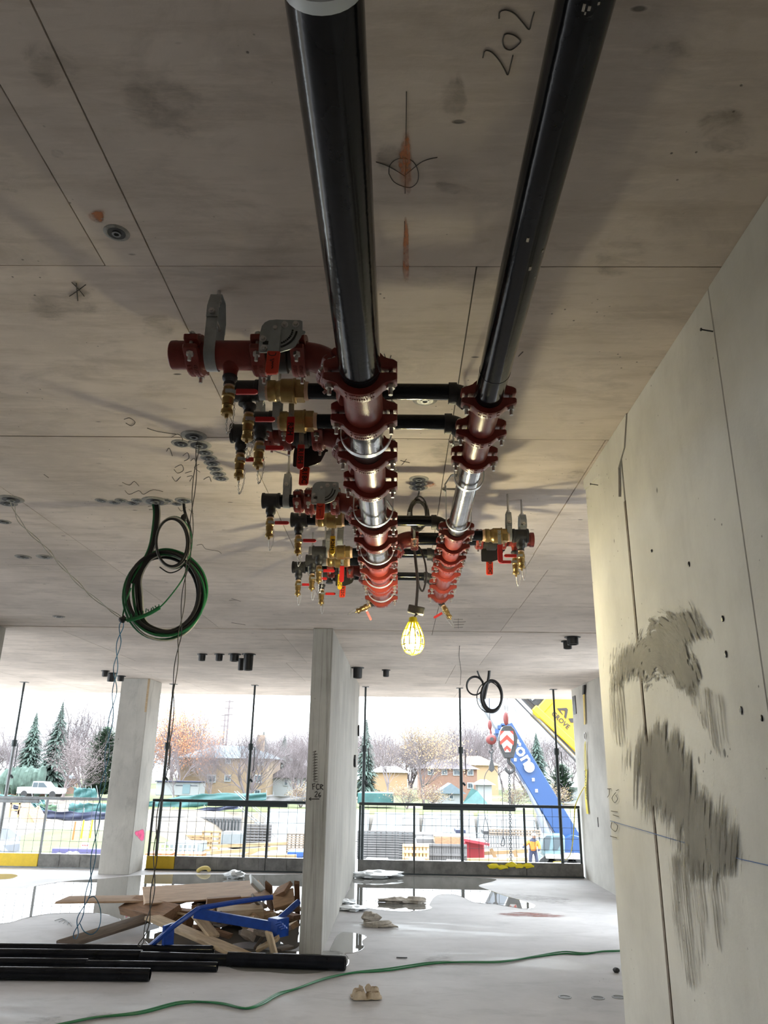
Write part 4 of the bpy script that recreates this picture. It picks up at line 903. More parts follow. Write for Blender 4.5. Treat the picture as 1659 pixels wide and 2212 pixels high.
mb = MB(); mb.box(coilc+V((-0.045, -0.008, -0.005)), (0.012, 0.012, 0.03)); part('cord_tie', mb, 'pale_grey', lamp)
def cage_r(t):   # t 0 (top) .. 1 (bottom)
    return 0.022+0.036*sin(min(1, t/0.62)*pi/2) if t < 0.62 else 0.058*max(0, 1-((t-0.62)/0.385)**2.1)**0.5
ct, cb = 0.095, -0.072
mb = MB()
for k in range(12):
    an = 2*pi*k/12+0.2
    mb.tube([V((cage_r(i/16)*cos(an), cage_r(i/16)*sin(an), ct+(cb-ct)*i/16)) for i in range(17)], [0.0052-0.0026*i/16 for i in range(17)], 5)
for t in (0.22, 0.45, 0.70, 0.88): torus(mb, (0, 0, ct+(cb-ct)*t), (0, 0, 1), cage_r(t), 0.0028, 22, 5)
mb.lathe((0, 0, ct-0.006), (0, 0, 1), [(0, 0.024), (0.030, 0.021), (0.034, 0.014)], 18); part('guard', mb, 'yellow_plastic', lamp)
mb = MB(); mb.lathe((0, 0, 0.062), (0, 0, -1), [(0, 0.014), (0.02, 0.016), (0.045, 0.028), (0.07, 0.035), (0.09, 0.033), (0.105, 0.022), (0.112, 0.004)], 20); bo = part('bulb', mb, 'bulb', lamp)

# ceiling inserts (plastic sleeve ends cast flush with the ceiling)
M['rim'] = mat('worn_sleeve_rim', (0.30, 0.29, 0.265), 0.8, var=0.35, vscale=30)
def insert_asm():
    def rim():
        mb = MB(); mb.lathe((0, 0, 0.004), (0, 0, -1), [(0, 0.024), (0.004, 0.0242), (0.0075, 0.034), (0.0075, 0.044), (0.004, 0.050), (0.0, 0.052)], 26, False); return mb.mesh('rim', 'rim')
    def cup():
        mb = MB(); mb.lathe((0, 0, -0.0025), (0, 0, -1), [(0, 0.0345), (0.0022, 0.0335), (0.0015, 0.001)], 22, False); return mb.mesh('cup', 'rubber')
    def tube():
        mb = MB(); mb.lathe((0, 0, 0), (0, 0, -1), [(0, 0.017), (0.0085, 0.017), (0.0085, 0.010), (0.004, 0.009), (0.003, 0.001)], 18, False); return mb.mesh('tube', 'rail')
    return [('rim', rim(), -1, None, None), ('cup', cup(), -1, None, None), ('tube', tube(), -1, None, None)]
def insert(px, py, s, label, group=None):
    p = az(px, py, CEIL-0.001); return place('ceiling_insert', proto('ins', insert_asm), Matrix.Translation(p) @ Matrix.Rotation(px*0.7, 4, 'Z') @ Matrix.Scale(s, 4), label, 'ceiling insert', group)
insert(252, 503, 0.72, 'lone grey sleeve insert in the dark near part of the ceiling')
insert(419, 942, 1.15, 'large sleeve insert above the ceiling joint with a wire coming out')
insert(430, 961, 1.15, 'large sleeve insert just below the ceiling joint with wires coming out')
insert(391, 958, 0.9, 'sleeve insert left of the wired pair by the ceiling joint')
for i, (x, y) in enumerate(((442,977), (451,989), (458,1001), (464,1012), (471,1023), (477,1033))):
    insert(x, y, 0.82, 'sleeve insert in the slanting row of six below the ceiling joint', 'slanting row of six inserts')
for x, y in ((219,1081), (246,1085), (262,1081), (297,1081), (287,1087), (360,1081), (382,1088)):
    insert(x, y, 0.72, 'sleeve insert in the straight row where the cable bundles come down', 'row of inserts beside the cables')
insert(335, 1082, 1.5, 'big sleeve opening with the thick cable bundle coming out'); insert(397, 1081, 1.0, 'sleeve insert with the thinner cable coming out')
insert(24, 1078, 1.4, 'large sleeve insert at the start of the long slanting wires'); insert(16, 1087, 1.1, 'sleeve insert touching the large one at the slanting wires'); insert(8, 1127, 0.9, 'sleeve insert alone below the slanting wires pair')
for x, y in ((50,1203), (96,1203)): insert(x, y, 1.15, 'one of two worn round patches side by side left of the slanting wires', 'pair of worn round patches')
insert(127, 1332, 1.2, 'flat dark insert near the concrete column cut off by the picture edge')
insert(905, 1035, 1.0, 'topmost of the three inserts above the lamp cord'); insert(904, 1044, 1.0, 'middle of the three inserts above the lamp cord'); insert(904, 1053, 1.0, 'insert that the lamp cord comes out of')
insert(918, 864, 1.0, 'insert peeping out under the nearest cross pipe')
# black sleeves that stick out of the far ceiling
def sleeve(px0, px1, py, hpx, label, group=None):
    p = az((px0+px1)/2, py, CEIL); r = abs(px1-px0)/FPX*p.y*0.52; hgt = hpx/FPX*p.y*1.12
    o = thing('pipe_sleeve', label, 'pipe sleeve', p, group)
    mb = MB(); mb.lathe((0, 0, 0.002), (0, 0, -1), [(0, r*1.04), (hgt*0.92, r), (hgt, r*0.97), (hgt, r*0.8), (hgt*0.5, r*0.78)], 18); part('sleeve', mb, 'rubber', o)
    mb = MB(); mb.lathe((0, 0, 0.001), (0, 0, -1), [(0, r*1.5), (0.012, r*1.45), (0.014, r)], 18); part('flange', mb, 'rubber', o)
for a in ((430,444,1413,13,'leftmost short black sleeve in the far ceiling row, left of the wall end'), (467,481,1413,13,'second short black sleeve in the far ceiling row'), (498,516,1413,14,'wider black sleeve beside the tallest one'), (528,547,1413,31,'tallest black sleeve hanging from the far ceiling'), (516,528,1423,22,'narrow black sleeve behind the tallest one'),
          (222,234,1449,11,'small black sleeve at the left above the column'), (234,249,1454,16,'middle black sleeve above the column'), (255,268,1460,10,'right black sleeve touching the column top'),
          (764,782,1442,20,'black sleeve tight against the centre wall'), (828,840,1447,13,'short black sleeve right of the centre wall'), (1225,1248,1375,16,'wide black sleeve near the right wall'), (1217,1234,1385,15,'black sleeve tucked behind the wide one near the right wall')):
    sleeve(*a)
# coiled cables hanging from the ceiling (left)
CY = 4.03
def cy(px, py, dy=0.0): return ay(px, py, CY+dy)
cab = thing('cable_coil', 'big coil of green, black and white cables hanging from the ceiling', 'cable', az(335, 1083, CEIL))
o_ = az(335, 1083, CEIL)
def cabp(pts, r, m, k=6, closed=False):
    mb = MB(); mb.tube(smooth_path([V(p)-o_ for p in pts], k, closed), r, 8, closed=closed); part('cable', mb, m, cab)
for i, (dx, r, m) in enumerate(((-5, .0075, 'green_cable'), (0, .010, 'rubber'), (4, .009, 'rubber'), (7, .0055, 'white_cable'))):
    cabp([cy(335+dx, 1083), cy(338+dx, 1110), cy(334+dx, 1150), cy(326+dx*0.9, 1185), cy(310+dx, 1220), cy(297+dx*1.2, 1250), cy(296+dx*1.6, 1285), cy(303+dx*1.2, 1330), cy(325, 1355-dx*0.6), cy(365, 1367-dx*0.8), cy(405, 1352-dx), cy(432-dx, 1315), cy(442-dx, 1275), cy(432-dx, 1235), cy(405-dx*.5, 1208+dx), cy(365, 1192+dx), cy(330, 1200+dx), cy(305+dx, 1230), cy(288+dx, 1260)], r, m)
def ring(c, rx, rz, r, m, ph=0, dy=0.0):
    cabp([cy(c[0]+rx*cos(2*pi*i/14+ph), c[1]+rz*sin(2*pi*i/14+ph), dy+0.012*sin(4*pi*i/14)) for i in range(14)], r, m, 3, True)
for c, rx, rz, r, m, dy in (((355,1282),82,90,.010,'rubber',.01), ((356,1286),86,88,.0065,'green_cable',-.012), ((353,1279),78,86,.0085,'rubber',-.02), ((355,1290),84,94,.005,'white_cable',.02), ((352,1284),75,80,.008,'rubber',.025), ((350,1290),84,92,.0075,'green_cable',.03)):
    ring(c, rx, rz, r, m, 0.3, dy)
cabp([cy(283, 1270, -.04), cy(272, 1300, -.04), cy(266, 1335, -.04), cy(285, 1340, -.045), cy(315, 1330, -.045), cy(345, 1312, -.045), cy(370, 1285, -.04), cy(395, 1250, -.03), cy(405, 1222, -.02)], .0042, 'green_cable')
mb = MB(); P = [cy(275, 1340, -.04)-o_, cy(300, 1334, -.045)-o_, cy(325, 1324, -.045)-o_, cy(345, 1312, -.045)-o_]
mb.tube(smooth_path(P, 4), [0.011]*13, 8)
for i in range(13): mb.tube([V(P[0]).lerp(P[3], i/12)+V((0, -0.008, 0)), V(P[0]).lerp(P[3], i/12)+V((rnd.uniform(-.01, .01), -0.01, rnd.uniform(.01, .022)))], 0.003, 5)
part('taped_end', mb, 'green_cable', cab, label='green taped cable ends')
mb = MB(); mb.blob(cy(265, 1338, -.04)-o_, (0.02, 0.015, 0.02), 8, 6, .4, 2); part('wire_tie', mb, 'rubber', cab)
cab2 = thing('cable_coil', 'smaller tall loop of black and white cable hanging beside the big coil', 'cable', az(397, 1082, CEIL))
o_ = az(397, 1082, CEIL)
def cabp2(pts, r, m, closed=False, k=5):
    mb = MB(); mb.tube(smooth_path([V(p)-o_ for p in pts], k, closed), r, 8, closed=closed); part('cable', mb, m, cab2)
cabp2([cy(397, 1082), cy(398, 1100), cy(402, 1115), cy(410, 1140), cy(413, 1170), cy(408, 1195), cy(395, 1215)], .008, 'rubber')
for dx, rx, rz, r, m, dy in ((372, 35, 53, .0075, 'rubber', -.02), (374, 37, 55, .005, 'white_cable', -.03), (371, 33, 51, .0065, 'rubber', -.04), (376, 38, 56, .0045, 'green_cable', -.01)):
    cabp2([cy(dx+rx*cos(2*pi*i/12), 1172+rz*sin(2*pi*i/12)+abs(sin(2*pi*i/12))*0, dy) for i in range(12)], r, m, True, 4)
cabp2([cy(345, 1225, -.03), cy(365, 1237, -.03), cy(385, 1232, -.03), cy(400, 1218, -.03)], .0035, 'rubber')
mb = MB(); mb.blob(cy(398, 1118, -.01)-o_, (0.02, 0.015, 0.026), 8, 6, .3, 5); part('tape', mb, 'rubber', cab2)
# far coil
fy = 11.5; o_ = ay(1036, 1449, fy); o_.z = CEIL
cab3 = thing('cable_coil', 'two dark cable loops hanging from the far ceiling by the crane', 'cable', o_)
for c, rx, rz, r in (((1026,1481), 18, 20, .012), ((1026,1482), 17, 19, .009), ((1062,1504), 22, 34, .022), ((1064,1503), 20, 31, .016), ((1056,1506), 26, 33, .008)):
    mb = MB(); mb.tube(smooth_path([ay(c[0]+rx*cos(2*pi*i/14), c[1]+rz*sin(2*pi*i/14), fy)-o_ for i in range(14)], 3, True), r, 7, closed=True); part('cable', mb, 'rubber', cab3)
mb = MB(); mb.tube(smooth_path([az(1057, 1449, CEIL)-o_, ay(1055, 1468, fy)-o_, ay(1050, 1490, fy)-o_, ay(1046, 1510, fy)-o_], 5), .022, 7); mb.tube(smooth_path([az(1031, 1449, CEIL)-o_, ay(1036, 1462, fy)-o_, ay(1044, 1474, fy)-o_], 5), .012, 7); part('cable_drop', mb, 'rubber', cab3)
# thin hanging wires
def twist(name, label, pts, r, m, amp=0.006, freq=5):
    o0 = V(pts[0]); P = smooth_path([V(p)-o0 for p in pts], 8); root = thing(name, label, 'wire', o0)
    for ph in (0, pi):
        mb = MB(); mb.tube([p+V((amp*sin(i/len(P)*freq*2*pi+ph), amp*0.5*cos(i/len(P)*freq*2*pi+ph), 0)) for i, p in enumerate(P)], r, 5); part('wire', mb, m, root)
    return root
twist('hanging_wire', 'pair of thin pale wires slung from the ceiling to the big cable coil', [az(24, 1080, CEIL), ay(45, 1130, 4.05), ay(95, 1180, 4.03), ay(140, 1230, 4.0), ay(195, 1285, 4.0), ay(262, 1335, 3.99)], 0.0022, 'white_cable', .010, 4)
twist('hanging_wire', 'thin twisted pair dropping from the big coil in front of the column', [ay(264, 1342, 3.99), ay(258, 1380, 3.99), ay(250, 1440, 3.99), ay(247, 1500, 3.99), ay(236, 1580, 3.99), ay(228, 1660, 3.99), ay(214, 1740, 3.99), ay(203, 1840, 3.99), ay(190, 1930, 3.99), ay(170, 1990, 3.99), ay(162, 2028, 3.99)], 0.0024, 'blue_wire', .011, 6)
mb = MB(); P = [ay(x, y, 3.985) for x, y in ((192,1940), (205,1938), (217,1965), (215,2000), (200,2018), (182,2012), (173,1995))]; mb.tube(smooth_path([p-P[0] for p in P], 6), 0.0022, 5); solo('hanging_wire', 'loose blue wire loop at the bottom end of the twisted pair', 'wire', mb, 'blue_wire', None, Matrix.Translation(P[0]))
twist('hanging_wire', 'long thin wire pair dropping from the joint inserts past the coil to the lumber pile', [az(428, 952, CEIL), ay(424, 1000, 3.13), ay(415, 1100, 3.13), ay(412, 1180, 3.13), ay(400, 1250, 3.13), ay(392, 1340, 3.13), ay(385, 1400, 3.13), ay(375, 1490, 3.13), ay(367, 1600, 3.13), ay(352, 1700, 3.13), ay(338, 1800, 3.13), ay(334, 1880, 3.13), ay(325, 1960, 3.13), ay(312, 2020, 3.13), ay(300, 2045, 3.13)], 0.0020, 'grey_cord', .007, 7)

# ================================================================== SLAB EDGE: guard rails and shores
GY = 13.86
def guard(name, label, x0, x1, posts, yellow=None, dark=True):
    pm = 'post' if dark else 'rail'
    root = thing(name, label, 'guard rail', (x0, GY, 0)); L = x1-x0
    mb = MB(); mb.box((L/2, 0, 1.085), (L, 0.045, 0.045), ch=0.006); part('top_rail', mb, pm, root)
    mb = MB(); mb.box((L*0.5, -0.004, 1.035), (L*0.42, 0.055, 0.06), ch=0.01); part('splice_bar', mb, pm, root)
    for p in posts:
        mb = MB(); mb.box((p-x0, 0, 0.53), (0.035, 0.04, 1.06), ch=0.005); part('post', mb, pm, root)
    n = int(L/0.8); 
    cuts = [0]+([yellow-x0] if yellow else [])+[L]
    cuts = sorted(set(cuts + [p-x0 for p in posts if 0.3 < p-x0 < L-0.3]))
    for a, b in zip(cuts, cuts[1:]):
        yel = yellow is not None and b <= yellow-x0+0.01
        mb = MB(); mb.box(((a+b)/2, -0.035, 0.115), (b-a-0.01, 0.018, 0.20), ch=0.004)
        if not yel:
            for k in range(1, int((b-a)/0.35)+1): mb.box((a+k*0.35, -0.046, 0.115), (0.012, 0.006, 0.19))
        part('toe_board', mb, 'toe_yellow' if yel else 'toe', root, label='yellow toe board' if yel else None)
    mb = MB(); mb.box((L/2, -0.05, 0.01), (L, 0.05, 0.02)); part('bottom_rail', mb, pm, root)
    mb = MB(); nx = int(L/0.152)
    for i in range(1, nx): mb.box((i*L/nx, 0, 0.62), (0.0055, 0.0055, 0.90))
    for i in range(5): mb.box((L/2, 0.004, 0.24+i*0.172), (L, 0.0055, 0.0055))
    o = part('mesh_infill', mb, pm, root, sharp=0); o['kind'] = 'stuff'
guard('guard_rail', 'galvanised mesh guard rail left of the column with a yellow kick plate', -9.6, -4.76, [-9.58, -7.8, -6.02, -4.80], -6.02, False)
guard('guard_rail', 'dark mesh guard rail between the column and the centre wall', -4.20, -0.93, [-4.18, -3.72, -2.2, -0.95], -3.72)
guard('guard_rail', 'dark mesh guard rail between the centre wall and the far right wall', -0.66, 3.08, [-0.64, 0.28, 2.14, 3.06])
for i, (px, py, lab) in enumerate(((52,1478,'thin steel shore post left of the column'), (375,1478,'thin steel shore post just right of the column'), (551,1478,'thin steel shore post in the middle of the left opening'), (790,1480,'thin steel shore post beside the centre wall'), (993,1484,'thin steel shore post in the middle of the right opening'), (1195,1490,'thin steel shore post in front of the yellow boom'))):
    p = az(px, py, CEIL); y = 14.0; x = p.x*y/p.y
    root = thing('shore_post', lab, 'shore post', (x, y, 0))
    mb = MB(); mb.cyl((0, 0, 0.008), (0, 0, 2.0), 0.028, n=12); part('outer_tube', mb, 'rail' if i == 0 else 'post', root)
    mb = MB(); mb.cyl((0, 0, 1.98), (0, 0, CEIL-0.008), 0.018, n=12); part('inner_tube', mb, 'post', root)
    mb = MB(); mb.cyl((0, 0, 1.93), (0, 0, 2.04), 0.045, n=12); mb.tube([(0.05, -0.02, 1.98), (0.075, -0.02, 1.98), (0.08, -0.02, 1.6), (0.06, -0.02, 1.58)], 0.008, 6); mb.cyl((0.03, 0, 1.45), (0.07, 0, 1.40), 0.02, n=8); part('collar', mb, 'post', root)
    mb = MB(); mb.box((0, 0, 0.005), (0.13, 0.13, 0.010)); mb.box((0, 0, CEIL-0.005), (0.12, 0.12, 0.008)); part('end_plate', mb, 'rail', root)
# yellow ratchet strap and caution tape on the far right wall, tape on the rail
o_ = ax(1261, 1500, 3.09); st = thing('load_strap', 'yellow load strap with ring hanging from the ceiling along the far right wall', 'strap', o_)
def fr(px, py, d=0.02): return ax(px, py, 3.105-d)-o_
mb = MB(); mb.ribbon([fr(1261, 1500), fr(1262, 1530), fr(1263, 1565)], (0, 1, 0), 0.10, 0.006); part('webbing', mb, 'toe_yellow', st)
mb = MB(); torus(mb, fr(1264, 1590, 0.03), (1, 0, 0), 0.055, 0.009, 16, 6); part('ring', mb, 'bolt', st)
mb = MB(); mb.ribbon([fr(1262, 1480), fr(1261, 1500)], (0, 1, 0), 0.11, 0.03); part('sleeve_end', mb, 'rubber', st)
o_ = ax(1264, 1602, 3.09); ct_ = thing('caution_tape', 'yellow caution tape with black letters dangling below the strap ring', 'tape', o_)
mb = MB(); mb.ribbon([fr(1264, 1602), fr(1265, 1630), fr(1266, 1665)], (0, 1, 0), 0.05, 0.003); mb.ribbon([fr(1263, 1606, .03), fr(1262, 1640, .03), fr(1264, 1665, .03)], (0, 1, 0), 0.03, 0.003)
mb.ribbon([fr(1266, 1662), fr(1265, 1700), fr(1266, 1730), fr(1269, 1758)], (0, 1, 0), 0.13, 0.003); part('tape_tail', mb, 'yellow_tape', ct_)
lettering('CAUTION', 0.10, ct_, Matrix.Translation(fr(1265, 1695, 0.028)) @ Matrix(((0, 0, -1, 0), (0, -1, 0, 0), (-1, 0, 0, 0), (0, 0, 0, 1))) @ Matrix.Rotation(pi/2, 4, 'Z') @ Matrix.Rotation(-pi/2, 4, 'Z'), 'ink')
mb = MB(); P = [ax(1262, 1700, 3.05), ay(1250, 1722, 13.80), ay(1242, 1745, 13.79), ay(1240, 1780, 13.79), ay(1237, 1820, 13.79), ay(1232, 1845, 13.78), ay(1222, 1858, 13.78)]
mb.ribbon(smooth_path([p-P[0] for p in P], 6), (0.5, 0.85, 0), 0.045, 0.003); solo('caution_tape', 'yellow caution tape hanging down from the wall to the top of the rail', 'tape', mb, 'yellow_tape', None, Matrix.Translation(P[0]))
mb = MB(); P = [ay(x, y, 13.80) for x, y in ((1065,1871), (1085,1873), (1105,1868), (1122,1871), (1140,1870))]
for p in P: mb.blob(p-P[0], (0.10, 0.03, 0.035), 9, 6, .6, int(p.x*50))
mb.tube(smooth_path([p-P[0] for p in P], 5), 0.015, 6); solo('caution_tape', 'crumpled yellow tape lying along the top of the kick plate', 'tape', mb, 'yellow_tape', None, Matrix.Translation(P[0]))
mb = MB(); q = ay(765, 1643, 12.6); q.x = -0.69; mb.box((0, 0, 0), (0.05, 0.16, 0.12), Matrix.Rotation(0.5, 3, 'X'), ch=0.01); mb.box((0.01, 0.02, -0.07), (0.03, 0.08, 0.06)); solo('outlet_box', 'small black box fixed to the side of the centre wall', 'box', mb, 'rubber', None, Matrix.Translation(q))
mb = MB(); q = ay(771, 1578, 13.5); q.x = -0.68; mb.box((0, 0, 0), (0.03, 0.08, 0.18), Matrix.Rotation(0.3, 3, 'X'), ch=0.01); solo('wall_clip', 'little olive tag on the far edge of the centre wall', 'tag', mb, 'dark_plate', None, Matrix.Translation(q))

# ================================================================== ON THE FLOOR
def puddle(poly, label, z=0.0025):
    P = [on_floor(p) for p in sp(poly, 5)]
    c = sum(P, V())/len(P); n = len(P); vs = [p+V((0, 0, z))-c for p in P]
    # gently graded rim so that the water has a body
    vin = [p*0.985+V((0, 0, 0.0008)) for p in vs]; bot = [V((p.x, p.y, 0.0002)) for p in vs]
    me = bpy.data.meshes.new('puddle'); me.from_pydata(vs+vin+bot, [], [(i, (i+1) % n, n+(i+1) % n, n+i) for i in range(n)]+[(2*n+i, 2*n+(i+1) % n, (i+1) % n, i) for i in range(n)]+[tuple(range(n, 2*n))]); me.materials.append(M['puddle']); me.update()
    return tag(link('puddle', me, None, Matrix.Translation(c)), label, 'puddle')
puddle([(-260,1935),(-120,1928),(0,1926),(60,1917),(140,1904),(215,1899),(300,1891),(400,1889),(560,1890),(690,1896),(676,1960),(650,2036),(628,2052),(600,2050),(540,2034),(470,2046),(420,2049),(330,2044),(312,2018),(345,2005),(330,1996),(262,2000),(258,1985),(205,1973),(110,1974),(50,1984),(0,1996),(-150,2005),(-260,1990)], 'long shallow puddle running under the lumber pile and past the column')
puddle([(765,1893),(850,1891),(960,1894),(1060,1898),(1068,1903),(1034,1913),(1060,1924),(1094,1936),(1130,1946),(1156,1956),(1138,1964),(1072,1954),(1026,1950),(1000,1938),(975,1932),(943,1935),(927,1955),(931,1963),(887,1969),(831,1967),(788,1961),(752,1956),(742,1950),(755,1920)], 'puddle reflecting the bright sky in the right-hand bay')
puddle([(712,2062),(722,2032),(734,2016),(752,2014),(776,2018),(792,2024),(782,2034),(786,2048),(770,2057),(748,2060)], 'small puddle at the foot of the centre wall beside the black pipe')
puddle([(470,2050),(640,2056),(735,2056),(752,2085),(700,2100),(640,2104),(580,2100),(500,2092)], 'dark wet patch under the end of the long black pipe')
puddle([(-30,1890),(20,1888),(38,1892),(20,1899),(-30,1900)], 'tiny puddle by the yellow kick plate at the left')
mb = MB(); mb.box((0, 0, 0), (0.001, 0.001, 0.001))
PIPE_R = 0.040
def loose(a, b, r, label, name='loose_pipe'):
    A, B = az(a[0], a[1], r), az(b[0], b[1], r); A.z = B.z = r+0.0005; d = (B-A); L = d.length
    mb = MB(); mb.lathe((0, 0, 0), d, [(0, r-0.007), (0, r), (L-0.012, r), (L-0.010, r*0.97), (L, r*0.97), (L, r-0.008), (L-0.25, r-0.008), (L-0.25, 0.001)], 24, False)
    return solo(name, label, 'pipe', mb, 'black_pipe', 'black pipes lying on the floor', Matrix.Translation(A))
loose((-330, 2044), (461, 2053), 0.040, 'black pipe lying farthest back, against the blue frame')
loose((-330, 2058), (307, 2065), 0.046, 'second black pipe from the back, ending behind the others')
loose((303, 2068), (495, 2074), 0.046, 'black pipe piece between the second pipe and the longest end')
loose((492, 2072), (747, 2081), 0.058, 'thick black pipe whose end lies nearest the foot of the centre wall')
loose((-330, 2077), (190, 2083), 0.042, 'short-looking black pipe with its open end showing at the left')
loose((186, 2085), (470, 2089), 0.038, 'thin black pipe lying in front of the thick one')
loose((-330, 2099), (324, 2106), 0.047, 'nearest black pipe on the floor, muddy near its end')
# rubbish pile: boards by two end points on the floor picture, height above floor, section
def board(a, b, za, zb, wd, th, m, label, tilt=0.0, group=None, name='scrap_board'):
    A, B = az(a[0], a[1], za), az(b[0], b[1], zb); d = (B-A); L = d.length; x = d.normalized()
    up = V((0, 0, 1)) if abs(x.z) < 0.9 else V((0, 1, 0)); y = up.cross(x).normalized(); z = x.cross(y); R = Matrix.Rotation(tilt, 3, x); y = R @ y; z = R @ z
    mw = Matrix(((x.x, y.x, z.x, (A.x+B.x)/2), (x.y, y.y, z.y, (A.y+B.y)/2), (x.z, y.z, z.z, (A.z+B.z)/2), (0, 0, 0, 1)))
    mb = MB(); mb.box((0, 0, 0), (L, wd, th), ch=min(0.004, th*0.2)); rr = random.Random(int(a[0]*7+b[1])); mb.v = [(x_+rr.uniform(-.004, .004) if abs(x_) < L*0.49 else x_+rr.uniform(-.012, .012), y_, z_+rr.uniform(-.002, .002)) for x_, y_, z_ in mb.v]
    return solo(name, label, 'board', mb, m, group, mw)
board((135, 1944), (430, 1940), 0.20, 0.24, 0.42, 0.020, 'ply', 'long plywood strip sticking out to the left of the lumber pile')
board((310, 1935), (572, 1918), 0.26, 0.30, 0.85, 0.018, 'ply', 'wide warped plywood sheet lying on top of the pile', 0.06)
board((288, 1938), (330, 1936), 0.015, 0.015, 0.20, 0.018, 'ply', 'small plywood corner behind the top sheet')
board((130, 2042), (318, 1983), 0.02, 0.12, 0.14, 0.035, 'wood_grey', 'long grey board on the floor left of the blue frame', 0.3)
board((328, 1981), (545, 2072), 0.16, 0.03, 0.17, 0.035, 'wood', 'long pale plank sloping down to the black pipes')
board((424, 1975), (462, 2022), 0.24, 0.10, 0.12, 0.03, 'wood', 'short pale plank under the blue beam')
board((278, 1955), (372, 1976), 0.17, 0.17, 0.24, 0.09, 'wood_brown', 'brown block at the left edge of the pile', 0.4)
board((282, 1950), (292, 1982), 0.16, 0.04, 0.10, 0.03, 'wood_grey', 'dark board leaning at the left end of the pile')
board((346, 1975), (412, 1985), 0.13, 0.12, 0.12, 0.16, 'wood_brown', 'brown boxy offcut below the pale nail strip')
board((310, 1955), (410, 1978), 0.20, 0.17, 0.025, 0.02, 'wood', 'thin pale strip lying across the brown offcuts')
board((360, 1958), (423, 1938), 0.16, 0.24, 0.10, 0.03, 'wood_grey', 'narrow dark board tilted up to the right of the plywood')
board((446, 1948), (520, 1943), 0.27, 0.28, 0.10, 0.07, 'wood_brown', 'reddish brown timber lying under the right end of the plywood')
board((520, 1950), (548, 1943), 0.28, 0.28, 0.06, 0.05, 'wood_brown', 'short reddish timber by the blue beam')
board((470, 1972), (566, 1966), 0.22, 0.22, 0.16, 0.08, 'wood', 'pale timber block behind the blue beam', 0.2)
board((468, 1980), (568, 1982), 0.12, 0.12, 0.2, 0.12, 'wood_brown', 'brown timber under the pale block')
board((542, 1900), (572, 1930), 0.42, 0.26, 0.16, 0.03, 'pale_grey', 'white board standing up behind the pile', 0.6)
board((580, 1910), (584, 1962), 0.38, 0.02, 0.10, 0.03, 'wood_brown', 'rusty brown stake standing behind the pile', 0.7)
board((641, 1906), (643, 1972), 0.40, 0.02, 0.06, 0.04, 'wood_brown', 'dark stake standing next to the centre wall')
board((594, 1932), (622, 1918), 0.30, 0.38, 0.20, 0.05, 'wood_brown', 'square brown block on top of the pile', 0.5)
board((590, 1950), (634, 1937), 0.24, 0.30, 0.22, 0.05, 'ply', 'big brown panel offcut facing the camera', 0.6)
board((546, 1938), (566, 1958), 0.34, 0.24, 0.12, 0.025, 'wood_grey', 'grey splintered board across the blue beam', 0.5)
board((552, 2045), (576, 2012), 0.02, 0.16, 0.10, 0.025, 'wood_grey', 'dark slat leaning up near the blue joint', 0.4)
board((555, 2052), (602, 2026), 0.03, 0.14, 0.08, 0.03, 'wood', 'pale slat leaning at the right of the pile', 0.3)
board((580, 2014), (594, 2066), 0.24, 0.03, 0.08, 0.028, 'wood', 'upright pale slat in front of the pile', 0.2)
board((600, 2052), (628, 2044), 0.02, 0.03, 0.10, 0.02, 'wood_grey', 'flat scrap lying near the centre wall')
board((460, 2010), (498, 2022), 0.10, 0.06, 0.08, 0.04, 'wood_brown', 'small brown timber below the blue beam')
r9 = random.Random(11)
for i in range(58):
    x = r9.uniform(430, 640); y = r9.uniform(1950, 2022) if i % 2 else r9.uniform(1940, 1985); a = r9.uniform(-25, 25); l = r9.uniform(14, 34)
    board((x-l/2, y-a*0.2), (x+l/2, y+a*0.2), r9.uniform(0.03, 0.20), r9.uniform(0.03, 0.22), r9.uniform(0.05, 0.14), r9.uniform(0.02, 0.07), r9.choice(['wood', 'wood_brown', 'wood_brown', 'wood_grey', 'ply']), 'small wooden offcut in the heap of scrap lumber', r9.uniform(-0.7, 0.7), 'small offcuts in the lumber pile')
# blue steel frame
bf = thing('steel_frame', 'bent blue painted steel frame lying on the lumber pile', 'frame', (0, 0, 0))
bc = az(430, 2000, 0.0); bf.location = bc
def bz(px, py, z): return az(px, py, z)-bc
def bar(pts, w_, t_, nm): mb = MB(); mb.tube(smooth_path(pts, 5) if len(pts) > 2 else pts, w_, 8); part(nm, mb, 'blue_steel', bf)
bar([bz(322, 2046, 0.05), bz(370, 2005, 0.22), bz(418, 1970, 0.34), bz(432, 1962, 0.36), bz(470, 1955, 0.37), bz(540, 1944, 0.38), bz(590, 1938, 0.40)], 0.024, 0, 'bent_tube')
bar([bz(598, 1990, 0.24), bz(645, 1948, 0.38)], 0.030, 0, 'upright')
def bbox(a, b, wd, th, nm, m='blue_steel'):
    x = (b-a).normalized(); y = V((0, 0, 1)).cross(x).normalized(); z = x.cross(y); R = Matrix((x, y, z)).transposed(); mb = MB(); mb.box((a+b)/2, ((b-a).length, wd, th), R, ch=0.004); part(nm, mb, m, bf)
bbox(bz(420, 1972, 0.32), bz(600, 2003, 0.20), 0.05, 0.085, 'beam')
bbox(bz(590, 2000, 0.20), bz(612, 2004, 0.20), 0.16, 0.16, 'joint_plate')
bbox(bz(352, 2026, 0.14), bz(374, 2018, 0.15), 0.03, 0.20, 'gusset')
mb = MB()
for i in range(4): q = bz(596+i*4, 1996+i*4, 0.27); mb.cyl(q, q+V((0.05, -0.02, 0.02)), 0.010, n=6)
part('bolt', mb, 'blue_steel', bf)
